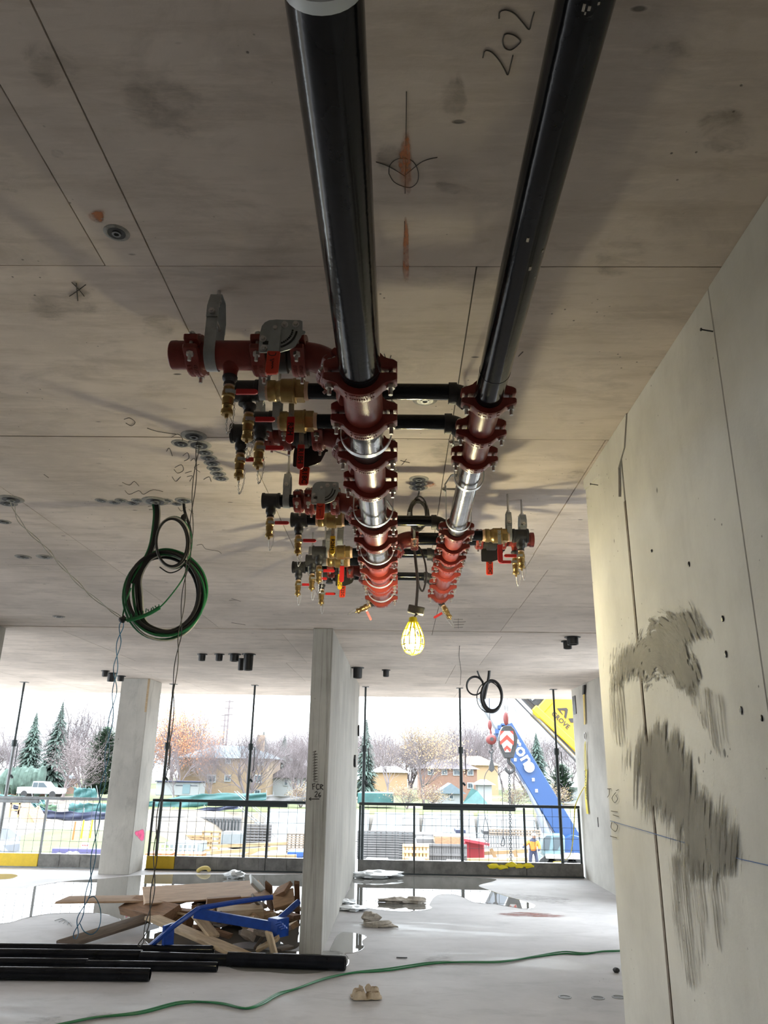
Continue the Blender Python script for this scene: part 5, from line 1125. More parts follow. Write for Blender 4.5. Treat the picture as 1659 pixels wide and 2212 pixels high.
# green cable across the floor (two strands)
gp = [(100,2222),(150,2211),(210,2200),(300,2192),(380,2172),(430,2167),(480,2170),(530,2181),(565,2172),(600,2152),(640,2138),(700,2116),(760,2104),(840,2098),(930,2084),(1000,2080),(1080,2079),(1150,2070),(1215,2062),(1260,2063),(1300,2057),(1345,2055),(1420,2050)]
g0 = on_floor(gp[0]); gr = thing('extension_cord', 'green cable snaking across the floor toward the right wall', 'cable', g0)
for dy, r in ((0, 0.0075), (1.0, 0.006)):
    mb = MB(); mb.tube(smooth_path([on_floor((x, y+dy*(3*sin(i*1.3))))+V((0, 0, r+0.0005+(0.006 if dy else 0)))-g0 for i, (x, y) in enumerate(gp)], 6), r, 7); part('strand', mb, 'green_cable', gr)
# crushed cup tray
q = on_floor((791, 2156)); tr_ = thing('cup_tray', 'crushed brown cardboard cup carrier lying alone on the floor', 'cup tray', q)
N = 34; vs = []; fs = []; sx = 0.118; sy = 0.085
for j in range(N+1):
    for i in range(N+1):
        u, v_ = i/N*2-1, j/N*2-1; e = max(abs(u), abs(v_)); x, y = u*sx*(1-0.10*abs(v_)**3), v_*sy*(1-0.10*abs(u)**3)
        z = 0.003
        for (cx_, cy_, s_) in ((-.48, -.45, 1), (.48, -.45, .85), (-.48, .45, .9), (.48, .45, 1.1)):
            d = math.hypot((u-cx_)*1.0, (v_-cy_)*1.0); z += s_*0.052*math.exp(-((d-0.31)/0.10)**2)
        z *= max(0, min(1, (1.0-e)*7)); z += 0.010*noise.noise(V((u*4, v_*4, 2)))*(1-e) + (0.008 if e > .93 else 0.002) + 0.006*noise.noise(V((u*2.2, v_*2.2, 7)))
        vs.append((x, y, max(0.001, z)))
for j in range(N):
    for i in range(N): a = j*(N+1)+i; fs.append((a, a+1, a+N+2, a+N+1))
mb = MB(); mb.add(vs, fs); o = part('tray', mb, 'card', tr_, Matrix.Rotation(0.15, 4, 'Z'), sharp=50); md = o.modifiers.new('shell', 'SOLIDIFY'); md.thickness = 0.0025; md.offset = 1
mb = MB(); mb.prism([(-.02, 0), (.02, 0), (.026, .03), (.005, .055), (-.012, .05), (-.028, .028)], 0.003, (0.015, 0.0, 0.045), (1, 0.2, 0), (0, -0.2, 1)); mb.prism([(-.016, 0), (.018, 0), (.02, .03), (-.01, .04)], 0.003, (-0.045, -0.02, 0.055), (1, -0.4, 0), (0, -0.3, 1)); part('torn_flap', mb, 'card', tr_)
# litter
def crumple(px, py, rx, ry, rz, m, label, seed, jit=0.8, name='crumpled_paper', cat='litter', rot=0.0, parts_=1):
    q = on_floor((px, py)); mb = MB()
    rs = random.Random(seed)
    for k in range(parts_):
        c = V((rs.uniform(-rx, rx)*0.6*(k > 0), rs.uniform(-ry, ry)*0.6*(k > 0), rz*0.9)); mb.blob(c, (rx*(1 if k == 0 else .6), ry*(1 if k == 0 else .6), rz*(1 if k == 0 else .8)), 14, 9, jit, seed+k*5)
    mb.v = [(x, y, max(0.001, z+0.25*rz*noise.noise(V((x*40, y*40, seed))))) for x, y, z in mb.v]
    return solo(name, label, cat, mb, m, None, Matrix.Translation(q) @ Matrix.Rotation(rot, 4, 'Z'), sharp=25)
crumple(800, 1994, 0.10, 0.07, 0.055, 'paper', 'crumpled brown paper lump beside the centre wall, the back one of two', 3)
crumple(822, 2003, 0.17, 0.06, 0.030, 'paper', 'flattened crumpled paper in front of the paper lump', 8, parts_=2)
crumple(852, 1951, 0.20, 0.07, 0.035, 'paper', 'soggy paper lying in the right puddle, the left one', 13, parts_=2)
crumple(895, 1951, 0.16, 0.06, 0.035, 'paper', 'soggy paper lying in the right puddle, the right one', 21, parts_=2)
crumple(815, 1896, 0.36, 0.18, 0.05, 'film', 'clear plastic sheet crumpled by the guard rail', 31, parts_=4, name='plastic_sheet')
crumple(762, 1966, 0.16, 0.14, 0.025, 'film', 'pale plastic scrap at the foot of the centre wall', 41, parts_=3, name='plastic_sheet')
crumple(752, 1950, 0.10, 0.12, 0.02, 'film', 'thin plastic scrap behind the pale one along the centre wall', 45, parts_=3, name='plastic_sheet')
crumple(507, 1898, 0.14, 0.12, 0.06, 'film', 'clear plastic bag behind the lumber pile', 51, parts_=3, name='plastic_bag')
mb = MB(); mb.tube(smooth_path([(-.11, 0, .01), (-.06, 0, .05), (0, 0, .07), (.06, 0, .065), (.10, 0, .02)], 4), [.02]+[.032]*14+[.028, .02], 8); solo('foam_strip', 'curved yellowed foam strip by the guard rail', 'litter', mb, 'peel', None, Matrix.Translation(on_floor((440, 1885))))
for i, (px, py) in enumerate(((1220,2154), (1292,2156), (1336,2154))):
    q = on_floor((px, py)); o = thing('floor_sleeve', ('dark sleeve hole in the floor, first of three leading to the right wall', 'dark sleeve hole in the floor, middle of three', 'dark sleeve hole in the floor touching the right wall')[i], 'floor sleeve', q)
    mb = MB(); mb.lathe((0, 0, 0), (0, 0, 1), [(0, .052), (.004, .050), (.004, .040), (.0012, .038)], 22, False); part('rim', mb, 'rail', o); mb = MB(); mb.lathe((0, 0, 0.0012), (0, 0, 1), [(0, .039), (.0004, .001)], 20, False); part('hole', mb, 'rubber', o)
for i, (px, py, lab) in enumerate(((1332,2101,'dark stone chip by the right wall'), (868,2070,'small dark wood splinter right of the black pipe end'))):
    q = on_floor((px, py)); mb = MB(); mb.blob((0, 0, .018), (.03, .03, .02), 9, 6, .5, i+3) if i == 0 else mb.box((0, 0, .006), (.10, .012, .008)); solo('debris', lab, 'debris', mb, 'iron', None, Matrix.Translation(q))
crumple(200, 2118, 0.035, 0.02, 0.02, 'wood_brown', 'small brown clod in front of the nearest black pipe', 61, name='clod', cat='debris')
mb = MB(); rs = random.Random(5)
for i in range(520):
    x, y = (rs.uniform(-3.5, 0.9), rs.uniform(5.2, 9)) if i % 3 else (rs.uniform(-0.6, 2.8), rs.uniform(8, 13.4))
    s_ = rs.uniform(.0015, .0055)*(1.6 if rs.random() < .06 else 1)
    if -1.0 < x < -0.6 and y > 7.9: continue; mb.box((x, y, s_*0.5+.0005), (s_*rs.uniform(1, 3.5), s_, s_), Matrix.Rotation(rs.uniform(0, 3), 3, 'Z'))
o = solo('grit', 'scattered dark grit and splinters on the concrete floor', 'grit', mb, 'iron'); o['kind'] = 'stuff'
mb = MB()
for i in range(5):
    P = [on_floor((x, y)) for x, y in ((118+i*9, 1990+i*3), (135+i*4, 1986+i*2), (152, 1996))]; mb.tube(smooth_path([p+V((0, 0, .006))-on_floor((130, 1995)) for p in P], 4), .003, 5)
solo('tie_wire', 'tangle of thin tie wire on the floor left of the pile', 'wire', mb, 'iron', None, Matrix.Translation(on_floor((130, 1995))))

# ================================================================== OUTSIDE
M['gravel'] = mat('pale_site_ground', (0.135, 0.12, 0.105), 0.95, var=0.22, vscale=0.35, space='World')
M['soil'] = mat('bare_soil', (0.11, 0.09, 0.07), 0.95, var=0.3, vscale=0.5, space='World')
M['grass'] = mat('autumn_grass', (0.075, 0.09, 0.03), 0.95, var=0.3, vscale=0.6, space='World')
M['slab'] = mat('white_shotcrete', (0.155, 0.17, 0.175), 0.85, var=0.12, vscale=0.6, space='World')
M['brick_tan'] = mat('tan_brick', (0.2, 0.145, 0.095), 0.9, var=0.10, vscale=3)
M['brick_red'] = mat('rosy_brick', (0.18, 0.105, 0.0775), 0.9, var=0.10, vscale=3)
M['roof'] = mat('blue_grey_shingle', (0.095, 0.125, 0.145), 0.9, var=0.1, vscale=2)
M['roof_pink'] = mat('brown_shingle', (0.085, 0.07, 0.075), 0.9, var=0.1, vscale=2)
M['siding'] = mat('white_siding', (0.23, 0.24, 0.245), 0.8)
M['peach'] = mat('peach_stucco', (0.275, 0.185, 0.11), 0.9)
M['window_glass'] = mat('house_window_glass', (0.04, 0.055, 0.065), 0.1)
M['bark'] = mat('bare_bark', (0.15, 0.125, 0.13), 0.95, var=0.25, vscale=2)
M['bark_pink'] = mat('fine_reddish_twigs', (0.16, 0.13, 0.13), 0.95, var=0.25, vscale=2)
M['leaf_orange'] = mat('orange_leaves', (0.36, 0.15, 0.06), 0.9, var=0.3, vscale=1.2)
M['leaf_yellow'] = mat('straw_leaves', (0.30, 0.21, 0.11), 0.9, var=0.3, vscale=1.2)
M['spruce'] = mat('spruce_needles', (0.055, 0.085, 0.07), 0.9, var=0.35, vscale=1.5)
M['cedar'] = mat('cedar_green', (0.07, 0.12, 0.075), 0.9, var=0.35, vscale=1.5)
M['tarp'] = mat('teal_tarp', (0.018, 0.075, 0.075), 0.55, var=0.25, vscale=0.8)
M['silt'] = mat('navy_silt_fence', (0.0175, 0.0225, 0.05), 0.7, var=0.3, vscale=0.9)
M['truck_white'] = mat('white_car_paint', (0.35, 0.36, 0.37), 0.3)
M['form_grey'] = mat('grey_form_panel', (0.105, 0.1, 0.1), 0.8, var=0.2, vscale=1)
M['lumber'] = mat('site_lumber', (0.25, 0.165, 0.085), 0.85, var=0.2, vscale=1)
M['orange'] = mat('orange_container', (0.31, 0.09, 0.02), 0.5)
M['red_box'] = mat('red_site_box', (0.26, 0.015, 0.025), 0.5)
M['blue_box'] = mat('blue_bin', (0.01, 0.05, 0.18), 0.5)
M['crane_blue'] = mat('blue_crane_paint', (0.008, 0.040, 0.13), 0.4)
M['crane_pale'] = mat('pale_blue_carrier', (0.105, 0.165, 0.185), 0.4)
M['crane_grey'] = mat('grey_boom_section', (0.17, 0.185, 0.21), 0.4)
M['crane_yellow'] = mat('yellow_crane_paint', (0.39, 0.25, 0.0025), 0.4)
M['hi_vis'] = mat('orange_work_jacket', (0.425, 0.125, 0.01), 0.7)
M['skin'] = mat('skin', (0.225, 0.135, 0.095), 0.6)
M['purple'] = mat('violet_blue_panel', (0.06, 0.055, 0.14), 0.7)
M['block_red'] = mat('red_hook_paint', (0.125, 0.018, 0.016), 0.5)
M['chev_white'] = mat('white_chevron', (0.375, 0.375, 0.37), 0.5)
M['chev_red'] = mat('red_chevron', (0.31, 0.025, 0.0125), 0.5)
def sstep(a, b, x): t = max(0, min(1, (x-a)/(b-a))); return t*t*(3-2*t)
PIT, TOP = -5.2, -2.6
def gz(x, y):
    z = PIT + (TOP-PIT)*sstep(84, 87.5, y)
    berm = sstep(-13.5, -18, x)*sstep(40, 60, y)
    z = max(z, PIT+2.35*berm+0.25*noise.noise(V((x*.25, y*.25, 1)))*berm)
    return z + 0.10*noise.noise(V((x*.15, y*.15, 0)))
xs = [-130+4*i for i in range(20)]+[-50+1.6*i for i in range(50)]+[30+5*i for i in range(21)]; ys = [16.3+1.6*i for i in range(45)]+[88+6*i for i in range(36)]
mb = MB(); mb.v = [(x, y, gz(x, y)) for y in ys for x in xs]; n = len(xs)
mb.f = [(j*n+i, j*n+i+1, (j+1)*n+i+1, (j+1)*n+i) for j in range(len(ys)-1) for i in range(n-1)]
g_ = structure('ground', mb, 'gravel', sharp=0)
g_.data.materials.append(M['grass']); g_.data.materials.append(M['soil'])
for p in g_.data.polygons:
    c = p.center
    if c.y > 87: p.material_index = 1 if noise.noise(V((c.x*.08, c.y*.05, 3))) > -0.15 else 2
    elif c.x < -14: p.material_index = 1 if (52 < c.y < 60 and c.x > -26) else 2
# shotcrete bank behind the pit
rt = thing('retaining_wall', 'long white shotcrete bank closing the excavation', 'retaining wall', (0, 84, PIT)); 
x = -14.0; i = 0
while x < 46:
    wdt = 5.6+rnd.uniform(-.8, .8); mb = MB(); t0 = 2.75+rnd.uniform(-.25, .3); y0 = rnd.uniform(-.3, .3)
    mb.add([(x, -1.6+y0, 0), (x+wdt-.06, -1.6+y0, 0), (x+wdt-.06, 1.5+y0, t0), (x+.5, 1.5+y0, t0), (x, 2.2+y0, 0), (x+wdt-.06, 2.2+y0, 0), (x+wdt-.06, 2.2+y0, t0), (x+.5, 2.2+y0, t0)], [(0,1,2,3), (1,5,6,2), (5,4,7,6), (4,0,3,7), (3,2,6,7), (4,5,1,0)]); part('slab', mb, 'slab', rt, sharp=0)
    x += wdt
def trunkless(): pass
def grow(seed, levels, spread, m_, ln=0.30, fork=3, first=0.20, leaf=None, nleaf=0, lsz=0.018, stems=1, thick=0.016):
    """bare crown: limbs that curve upward, side shoots all along them, fine twigs at the ends"""
    r_ = random.Random(seed); mb = MB(); tips = []
    def seg(p, d, L, r, lv):
        k = 4 if lv < 2 else (3 if lv < 4 else 2)
        pts = [p]; dd = d.copy()
        for i in range(k):
            dd = (dd + V((r_.gauss(0, 1), r_.gauss(0, 1), r_.gauss(0, .5)))*0.11 + V((0, 0, 0.10 if lv else 0.2))).normalized(); pts.append(pts[-1]+dd*L/k)
        mb.tube(pts, [r*(1-0.5*i/k) for i in range(k+1)], 5 if lv < 2 else 3, caps=False)
        if lv >= levels-1: tips.extend(pts[1:])
        if lv >= levels: return
        nb = fork + (2 if lv == 1 else 1 if lv == 2 else 0)
        for j in range(nb):
            t = 1.0 if j == 0 else r_.uniform(0.55 if lv == 0 else 0.22, 0.98); f = t*k; i0 = min(int(f), k-1); q = pts[i0].lerp(pts[i0+1], f-i0)
            an = r_.uniform(0, 2*pi); sp_ = spread*(0.3 if j == 0 else r_.uniform(0.75, 1.35)); a = V((cos(an), sin(an), 0.15)); nd = (dd*cos(sp_)+(a-dd*a.dot(dd)).normalized()*sin(sp_)).normalized()
            seg(q, nd, L*(r_.uniform(.72, .9) if lv else r_.uniform(.9, 1.35)), r*(.60 if j == 0 else .46), lv+1)
    for s_ in range(stems):
        a = 2*pi*s_/stems+1; d = V((0.30*cos(a)*(stems > 1), 0.30*sin(a)*(stems > 1), 1)).normalized(); seg(V((0, 0, 0)), d, first, thick/(1 if stems == 1 else 1.3), 0)
    zs = sorted(v[2] for v in mb.v)[int(len(mb.v)*.995)]; mb.v = [(x/zs, y/zs, z/zs) for x, y, z in mb.v]; tips = [t/zs for t in tips]
    out = [('trunk', mb.mesh('trunk', m_, 0), -1, None, None)]
    if leaf:
        lb = MB()
        for i in range(nleaf):
            c = r_.choice(tips)+V((r_.gauss(0, .014), r_.gauss(0, .014), r_.gauss(0, .014))); u = V((r_.gauss(0, 1), r_.gauss(0, 1), r_.gauss(0, 1))).normalized(); v_ = u.orthogonal().normalized(); s_ = lsz*r_.uniform(.5, 1.2)
            lb.add([c-u*s_, c+v_*s_*.6, c+u*s_, c-v_*s_*.6], [(0,1,2,3)])
        out.append(('foliage', lb.mesh('foliage', leaf, 0), -1, None, None))
    return out
def conifer(seed, m_, rb=0.22, lay=30, per=12, full=False):
    r_ = random.Random(seed); mb = MB(); tb = MB(); tb.cyl((0, 0, 0), (0, 0, .97), .014, .003, 7)
    for i in range(lay):
        t = i/lay; z = 0.08+0.90*t; R = rb*((1-t)**0.85 if not full else sqrt(max(0.02, 1-(max(0, t-.25)/.76)**2)))*r_.uniform(.8, 1.15)
        for k in range(per):
            a = 2*pi*k/per+r_.uniform(-.3, .3)+i; d = V((cos(a), sin(a), 0)); L = R*r_.uniform(.7, 1.15); s_ = V((-d.y, d.x, 0)); p0 = V((0, 0, z)); dr = (-.30+.22*r_.random())*L if not full else .25*L
            for q in range(4):
                t0 = .25+.19*q; t1 = t0+.26; wq = L*.20*(1.1-t0); c0 = p0+d*L*t0+V((0, 0, dr*t0*t0+.01*r_.uniform(-1, 1))); c1 = p0+d*L*t1+V((0, 0, dr*t1*t1))
                mb.add([c0-s_*wq, c0+s_*wq, c1+s_*wq*.5+V((0, 0, -.01)), c1-s_*wq*.5+V((0, 0, -.012))], [(0,1,2,3)])
    return [('trunk', tb.mesh('trunk', 'bark', 0), -1, None, None), ('foliage', mb.mesh('foliage', m_, 0), -1, None, None)]
TREES = {'bareA': lambda: grow(4, 6, 0.62, 'bark', first=.22), 'bareB': lambda: grow(9, 6, 0.70, 'bark', first=.16, stems=2), 'bareC': lambda: grow(23, 6, 0.66, 'bark', first=.13, stems=3),
    'orange': lambda: grow(31, 5, 0.75, 'bark', first=.20, fork=4, leaf='leaf_orange', nleaf=6500, lsz=.011), 'yellow': lambda: grow(37, 6, 0.70, 'bark', first=.16, stems=2, leaf='leaf_yellow', nleaf=5200, lsz=.009),
    'bushy': lambda: grow(41, 6, 0.95, 'bark_pink', first=.11, fork=3, leaf='bark_pink', nleaf=5200, lsz=.008), 'spruce': lambda: conifer(3, 'spruce', .24, 44, 20), 'cedar': lambda: conifer(6, 'cedar', .27, 60, 26, True), 'shrub': lambda: grow(51, 4, 0.9, 'bark_pink', first=.15, stems=4, leaf='leaf_yellow', nleaf=900, lsz=.022)}
def tree(kind, px, ybase, ytop, Y, label, wscale=1.0, rot=0.0, group=None):
    b = ay(px, ybase, Y); b.z = gz(b.x, b.y)-0.1; h = (ay(px, ytop, Y).z - b.z)*(1.0 if kind in ('spruce', 'cedar', 'shrub') else 1.06)
    place('tree' if kind != 'shrub' else 'shrub', proto(('tree', kind), TREES[kind]), Matrix.Translation(b) @ Matrix.Rotation(rot, 4, 'Z') @ Matrix.Diagonal((h*wscale, h*wscale, h, 1)), label, 'tree' if kind != 'shrub' else 'shrub', group)
for a in (('spruce',110,1700,1508,112,'tall spruce with reddish tips left of the tan house, taller of two',.95,.3), ('spruce',55,1700,1532,108,'darker spruce at the left, behind the first shore post',1.0,1.2), ('bareA',8,1700,1500,118,'bare tree cut off by the left picture edge',1.0,.6), ('bareC',180,1705,1500,116,'spreading bare tree between the spruces and the concrete column',1.1,.2),
        ('bushy',136,1722,1592,98,'rounded twiggy pinkish tree behind the white pickup',.95,.9), ('cedar',216,1700,1566,104,'full green cedar just left of the concrete column',.95,.4), ('orange',385,1725,1532,102,'tree with orange autumn leaves right of the column',.85,1.4), ('bareB',412,1722,1497,122,'big bare tree behind the orange one',.95,2.0),
        ('bareC',535,1730,1560,96,'wide bare tree standing in front of the tan house',1.15,.7), ('bareB',452,1730,1600,95,'slender bare tree in front of the left half of the tan house',.8,1.0), ('bareA',376,1726,1610,97,'small bare tree left of the tan house',.9,2.6), ('bareC',640,1722,1575,101,'bare tree partly hidden by the centre wall',.9,2.9),
        ('spruce',565,1660,1575,160,'distant dark spruce behind the chimney of the tan house',1.2,.5), ('spruce',612,1650,1585,170,'distant spruce further right behind the tan house roof',1.3,.9),
        ('bareA',838,1715,1516,104,'tall bare tree right of the centre wall',.95,1.1), ('yellow',915,1718,1528,108,'tree with straw-yellow leaves in the middle of the right bay',.95,.5), ('bareB',1003,1700,1518,124,'bare tree above the rosy brick house',.85,.2), ('spruce',789,1700,1545,118,'narrow spruce right beside the centre wall',.8,.8), ('spruce',1163,1700,1578,122,'spruce behind the blue crane boom',1.15,.2), ('cedar',1216,1712,1648,112,'small green conifer near the far right wall',1.2,1.0)):
    tree(*a)
# hazy row of trees far behind
r5 = random.Random(77)
for i in range(44):
    px = -40+i*31+r5.uniform(-12, 12)
    tree(r5.choice(['bareA', 'bareB', 'bareC', 'bushy', 'bareC']), px, 1690, 1578+r5.uniform(-20, 26), 175+r5.uniform(-15, 25), 'small bare tree in the hazy row far behind the houses', 1.35, r5.uniform(0, 6), 'hazy row of far trees')
for px, y0, lab in ((650, 1722, 'yellow-leaved shrub beside the left edge of the centre wall'), (880, 1722, 'straggly shrub under the straw-yellow tree'), (935, 1722, 'straggly shrub left of the white shed'), (1110, 1726, 'low brush behind the crane, left part'), (1190, 1722, 'low brush between crane boom and far right wall')): tree('shrub', px, y0, y0-30, 92, lab, 1.4, px)

def win(mb_f, mb_g, c, w_, h_, d=-1):
    pass
def house(name, label, px0, px1, yeave, Y, depth, ridge_y, wall_m, roof_m, wins, hip=True, chim=None, over=0.5, cat='house'):
    a, b = ay(px0, yeave, Y), ay(px1, yeave, Y); zb = gz((a.x+b.x)/2, Y)-0.2; ze = a.z; W = b.x-a.x; zr = ay((px0+px1)/2, ridge_y, Y).z
    root = thing(name, label, cat, ((a.x+b.x)/2, Y, zb)); H = ze-zb; R_ = zr-zb
    mb = MB(); mb.box((0, depth/2, H/2), (W, depth, H)); part('wall', mb, wall_m, root)
    o = over; mb = MB()
    if hip: mb.add([(-W/2-o, -o, H), (W/2+o, -o, H), (W/2+o, depth+o, H), (-W/2-o, depth+o, H), (-W*.22, depth/2, R_), (W*.22, depth/2, R_)], [(0,1,5,4), (1,2,5), (2,3,4,5), (3,0,4), (3,2,1,0)])
    else: mb.add([(-W/2-o, -o, H-.1), (W/2+o, -o, H-.1), (W/2+o, depth+o, H-.1), (-W/2-o, depth+o, H-.1), (0, -o, R_), (0, depth+o, R_)], [(0,1,4), (1,2,5,4), (2,3,5), (3,0,4,5), (3,2,1,0)])
    part('roof', mb, roof_m, root, sharp=0)
    for (px, py, pw, ph) in wins:
        c = ay(px, py, Y); w_ = pw/FPX*Y; h_ = ph/FPX*Y; q = (c.x-root.location.x, -.04, c.z-zb)
        mb = MB(); mb.box(q, (w_+.3, .12, h_+.3)); wf = part('window', mb, 'siding', root); mb = MB()
        for s_ in (-1, 1): mb.box((q[0]+s_*w_*.26, -.09, q[2]), (w_*.46, .06, h_))
        part('pane', mb, 'window_glass', wf)
    if chim: c = ay(*chim, Y+depth*.5); mb = MB(); mb.box((c.x-root.location.x, depth*.5, R_+.2), (1.0, .8, 2.6)); part('chimney', mb, 'peach', root)
    return root
house('apartment_house', 'two-storey tan brick house with blue-grey hip roof behind the left rail', 388, 578, 1636, 106, 12, 1608, 'brick_tan', 'roof', [(461,1645,13,10), (493,1643,8,8), (560,1645,15,11), (457,1682,14,11), (492,1681,9,9), (557,1682,13,11), (556,1712,9,8)], True, (563, 1610))
house('white_house', 'white gabled house with brown roof right of the tan house', 588, 690, 1678, 112, 14, 1640, 'siding', 'roof_pink', [(618,1690,5,9), (640,1690,6,9)], False)
house('brick_house', 'rosy brick two-storey house in the right bay', 905, 1030, 1660, 122, 10, 1640, 'brick_red', 'roof_pink', [(930,1667,8,9), (960,1667,8,9), (987,1667,12,11), (1016,1667,9,11), (1016,1697,9,8)], True)
house('long_house', 'peach long building behind the rosy brick house', 960, 1075, 1652, 150, 10, 1632, 'peach', 'peach', [], True)
house('shed', 'small white gabled shed in front of the rosy brick house', 950, 998, 1712, 96, 5, 1692, 'siding', 'roof', [(975,1720,6,8)], False, cat='shed')
house('low_house', 'low house with pale roof at the far left behind the dark hedge', -60, 108, 1680, 112, 10, 1660, 'brick_red', 'roof', [(80,1690,9,7)], True)
house('white_house', 'little white house at the right edge beyond the crane', 1215, 1300, 1700, 118, 8, 1690, 'siding', 'siding', [], True)
house('garden_tent', 'white garden tent right of the rosy brick house', 1032, 1062, 1695, 104, 3, 1684, 'siding', 'siding', [], True, cat='tent')
house('long_house', 'pale house far behind the bare trees in the right bay', 800, 880, 1668, 140, 8, 1655, 'peach', 'siding', [], True)
# trailer, hedge, pickup
def blockp(name, label, cat, px0, px1, y0, y1, Y, dep, m, group=None, parts=None):
    a, b = ay(px0, y1, Y), ay(px1, y0, Y); c = ((a.x+b.x)/2, Y+dep/2, a.z); root = thing(name, label, cat, c, group); W, H = b.x-a.x, b.z-a.z
    mb = MB(); mb.box((0, 0, H/2), (W, dep, H), ch=min(.08, H*.1)); part('body', mb, m, root)
    return root, W, H
t_, W, H = blockp('site_trailer', 'white site trailer right of the concrete column', 'trailer', 335, 432, 1690, 1718, 98, 3, 'siding')
mb = MB(); mb.box((0, -0.1, H+.05), (W+.2, 3.3, .12)); part('roof', mb, 'silt', t_); mb = MB(); mb.box((W*.2, -1.53, H*.5), (.9, .06, H*.7)); part('door', mb, 'crane_pale', t_)
mb = MB(); mb.box((W*.2, -1.53, H*.75), (W*.5, .05, .06)); part('trim_strip', mb, 'silt', t_)
h0 = ay(48, 1712, 104); mb = MB()
for i in range(9): mb.blob((i*.55-2.3, 0, 1.4), (.75, 1.0, 1.5+.1*(i % 3)), 10, 7, .4, i)
solo('hedge', 'dark blue-green hedge in front of the low house', 'hedge', mb, 'spruce', None, Matrix.Translation(V((h0.x, h0.y, h0.z))))
tp = ay(88, 1723, 92); pk = thing('pickup_truck', 'white pickup truck parked behind the teal fence', 'truck', tp)
mb = MB(); mb.prism([(-2.5, .45), (2.45, .45), (2.55, .75), (2.5, 1.0), (1.15, 1.12), (.55, 1.72), (-.75, 1.75), (-.85, 1.12), (-2.5, 1.12)], 1.8, (0, 0, 0), (1, 0, 0), (0, 0, 1), ch=.06); part('body', mb, 'truck_white', pk)
mb = MB(); mb.prism([(.98, 1.14), (.50, 1.62), (-.08, 1.64), (-.08, 1.14)], 1.86, (0, 0, 0), (1, 0, 0), (0, 0, 1)); mb.prism([(-.16, 1.14), (-.16, 1.64), (-.66, 1.64), (-.72, 1.14)], 1.86, (0, 0, 0), (1, 0, 0), (0, 0, 1)); part('side_window', mb, 'window_glass', pk)
for x in (-1.6, 1.65):
    for y in (-.8, .8): mb = MB(); mb.cyl((x, y-.12, .38), (x, y+.12, .38), .38, n=16); part('wheel', mb, 'rubber', pk)
# tarp fences
def tarp(label, pts_top, pts_bot, Y, m='tarp', sag=.12, name='tarp_fence', seed=1, posts=True):
    n = 24; A = [ay(x, y, Y) for x, y in pts_top]; B = [ay(x, y, Y) for x, y in pts_bot]; o0 = B[0]; rs = random.Random(seed); ph = rs.uniform(0, 6)
    def interp(P, t): f = t*(len(P)-1); i = min(int(f), len(P)-2); return P[i].lerp(P[i+1], f-i)
    root = thing(name, label, 'fence', o0); vs = []; rows_ = 7
    for j in range(rows_):
        for i in range(n+1):
            t = i/n; p = interp(A, t).lerp(interp(B, t), j/(rows_-1)); p = p-o0; p.y += sag*sin(t*26+ph+j*.7)+sag*.7*sin(t*9+j*1.6); p.z -= sag*abs(sin(t*14+ph))*(1 if j == 0 else .4); vs.append(p)
    mb = MB(); mb.add(vs, [(j*(n+1)+i, j*(n+1)+i+1, (j+1)*(n+1)+i+1, (j+1)*(n+1)+i) for j in range(rows_-1) for i in range(n)]); o = part('sheet', mb, m, root, sharp=0)
    o.data.polygons.foreach_set('use_smooth', [True]*len(o.data.polygons)); md = o.modifiers.new('t', 'SOLIDIFY'); md.thickness = .02
    if posts:
        for i in range(5): p = interp(A, i/4)-o0; q = interp(B, i/4)-o0; mb = MB(); mb.cyl(V(q)+V((0, .2, 0)), V(p)+V((0, .2, .25)), .035, n=6); part('post', mb, 'rail', root)
tarp('teal tarp fence in front of the white pickup, far left', [(-20,1713),(95,1722)], [(-20,1728),(100,1738)], 84, seed=1)
tarp('upright teal tarp panels right of the pickup', [(160,1700),(206,1702)], [(158,1724),(212,1727)], 89, seed=2)
tarp('wide teal tarp fence left of the concrete column', [(148,1734),(185,1733),(238,1734)], [(150,1758),(195,1762),(238,1756)], 74, seed=3)
tarp('sagging teal tarp slumped over the dirt bank', [(55,1735),(74,1733)], [(84,1768),(112,1752)], 70, seed=4, posts=False)
tarp('green tarp sheet over the fence gap behind the dirt bank', [(70,1734),(124,1736)], [(88,1752),(124,1752)], 75, 'cedar', seed=8)
tarp('navy silt fence along the dirt bank', [(30,1736),(90,1748),(160,1752),(235,1752)], [(30,1752),(110,1768),(160,1774),(235,1768)], 68, 'silt', seed=5)
tarp('long teal tarp fence between column and tan house', [(318,1730),(370,1722),(430,1714),(470,1712),(575,1712)], [(318,1748),(380,1749),(430,1742),(500,1735),(575,1728)], 88, seed=6)
tarp('navy silt fence below the long teal tarp', [(312,1750),(400,1748),(480,1740),(525,1738)], [(312,1766),(400,1758),(480,1750),(525,1746)], 85.5, 'silt', seed=7)
tarp('dark sheet fence below the white gabled house', [(530,1718),(590,1716),(690,1722)], [(530,1734),(590,1736),(690,1738)], 91, 'form_grey', seed=9)
blockp('tarp_container', 'teal covered container right of the centre wall', 'container', 772, 850, 1713, 1736, 93, 4, 'tarp')
q = ay(1024, 1736, 95); mb = MB(); mb.add([(-1.3, 0, 0), (1.6, 0, 0), (1.2, 2, 0), (-1.1, 2, 0), (-.2, .6, 1.7), (.5, .8, 1.4)], [(0,1,5,4), (1,2,5), (2,3,4,5), (3,0,4), (3,2,1,0)]); solo('tarp_heap', 'teal tarp draped over a heap right of the shed', 'tarp', mb, 'tarp', None, Matrix.Translation(q), sharp=0)
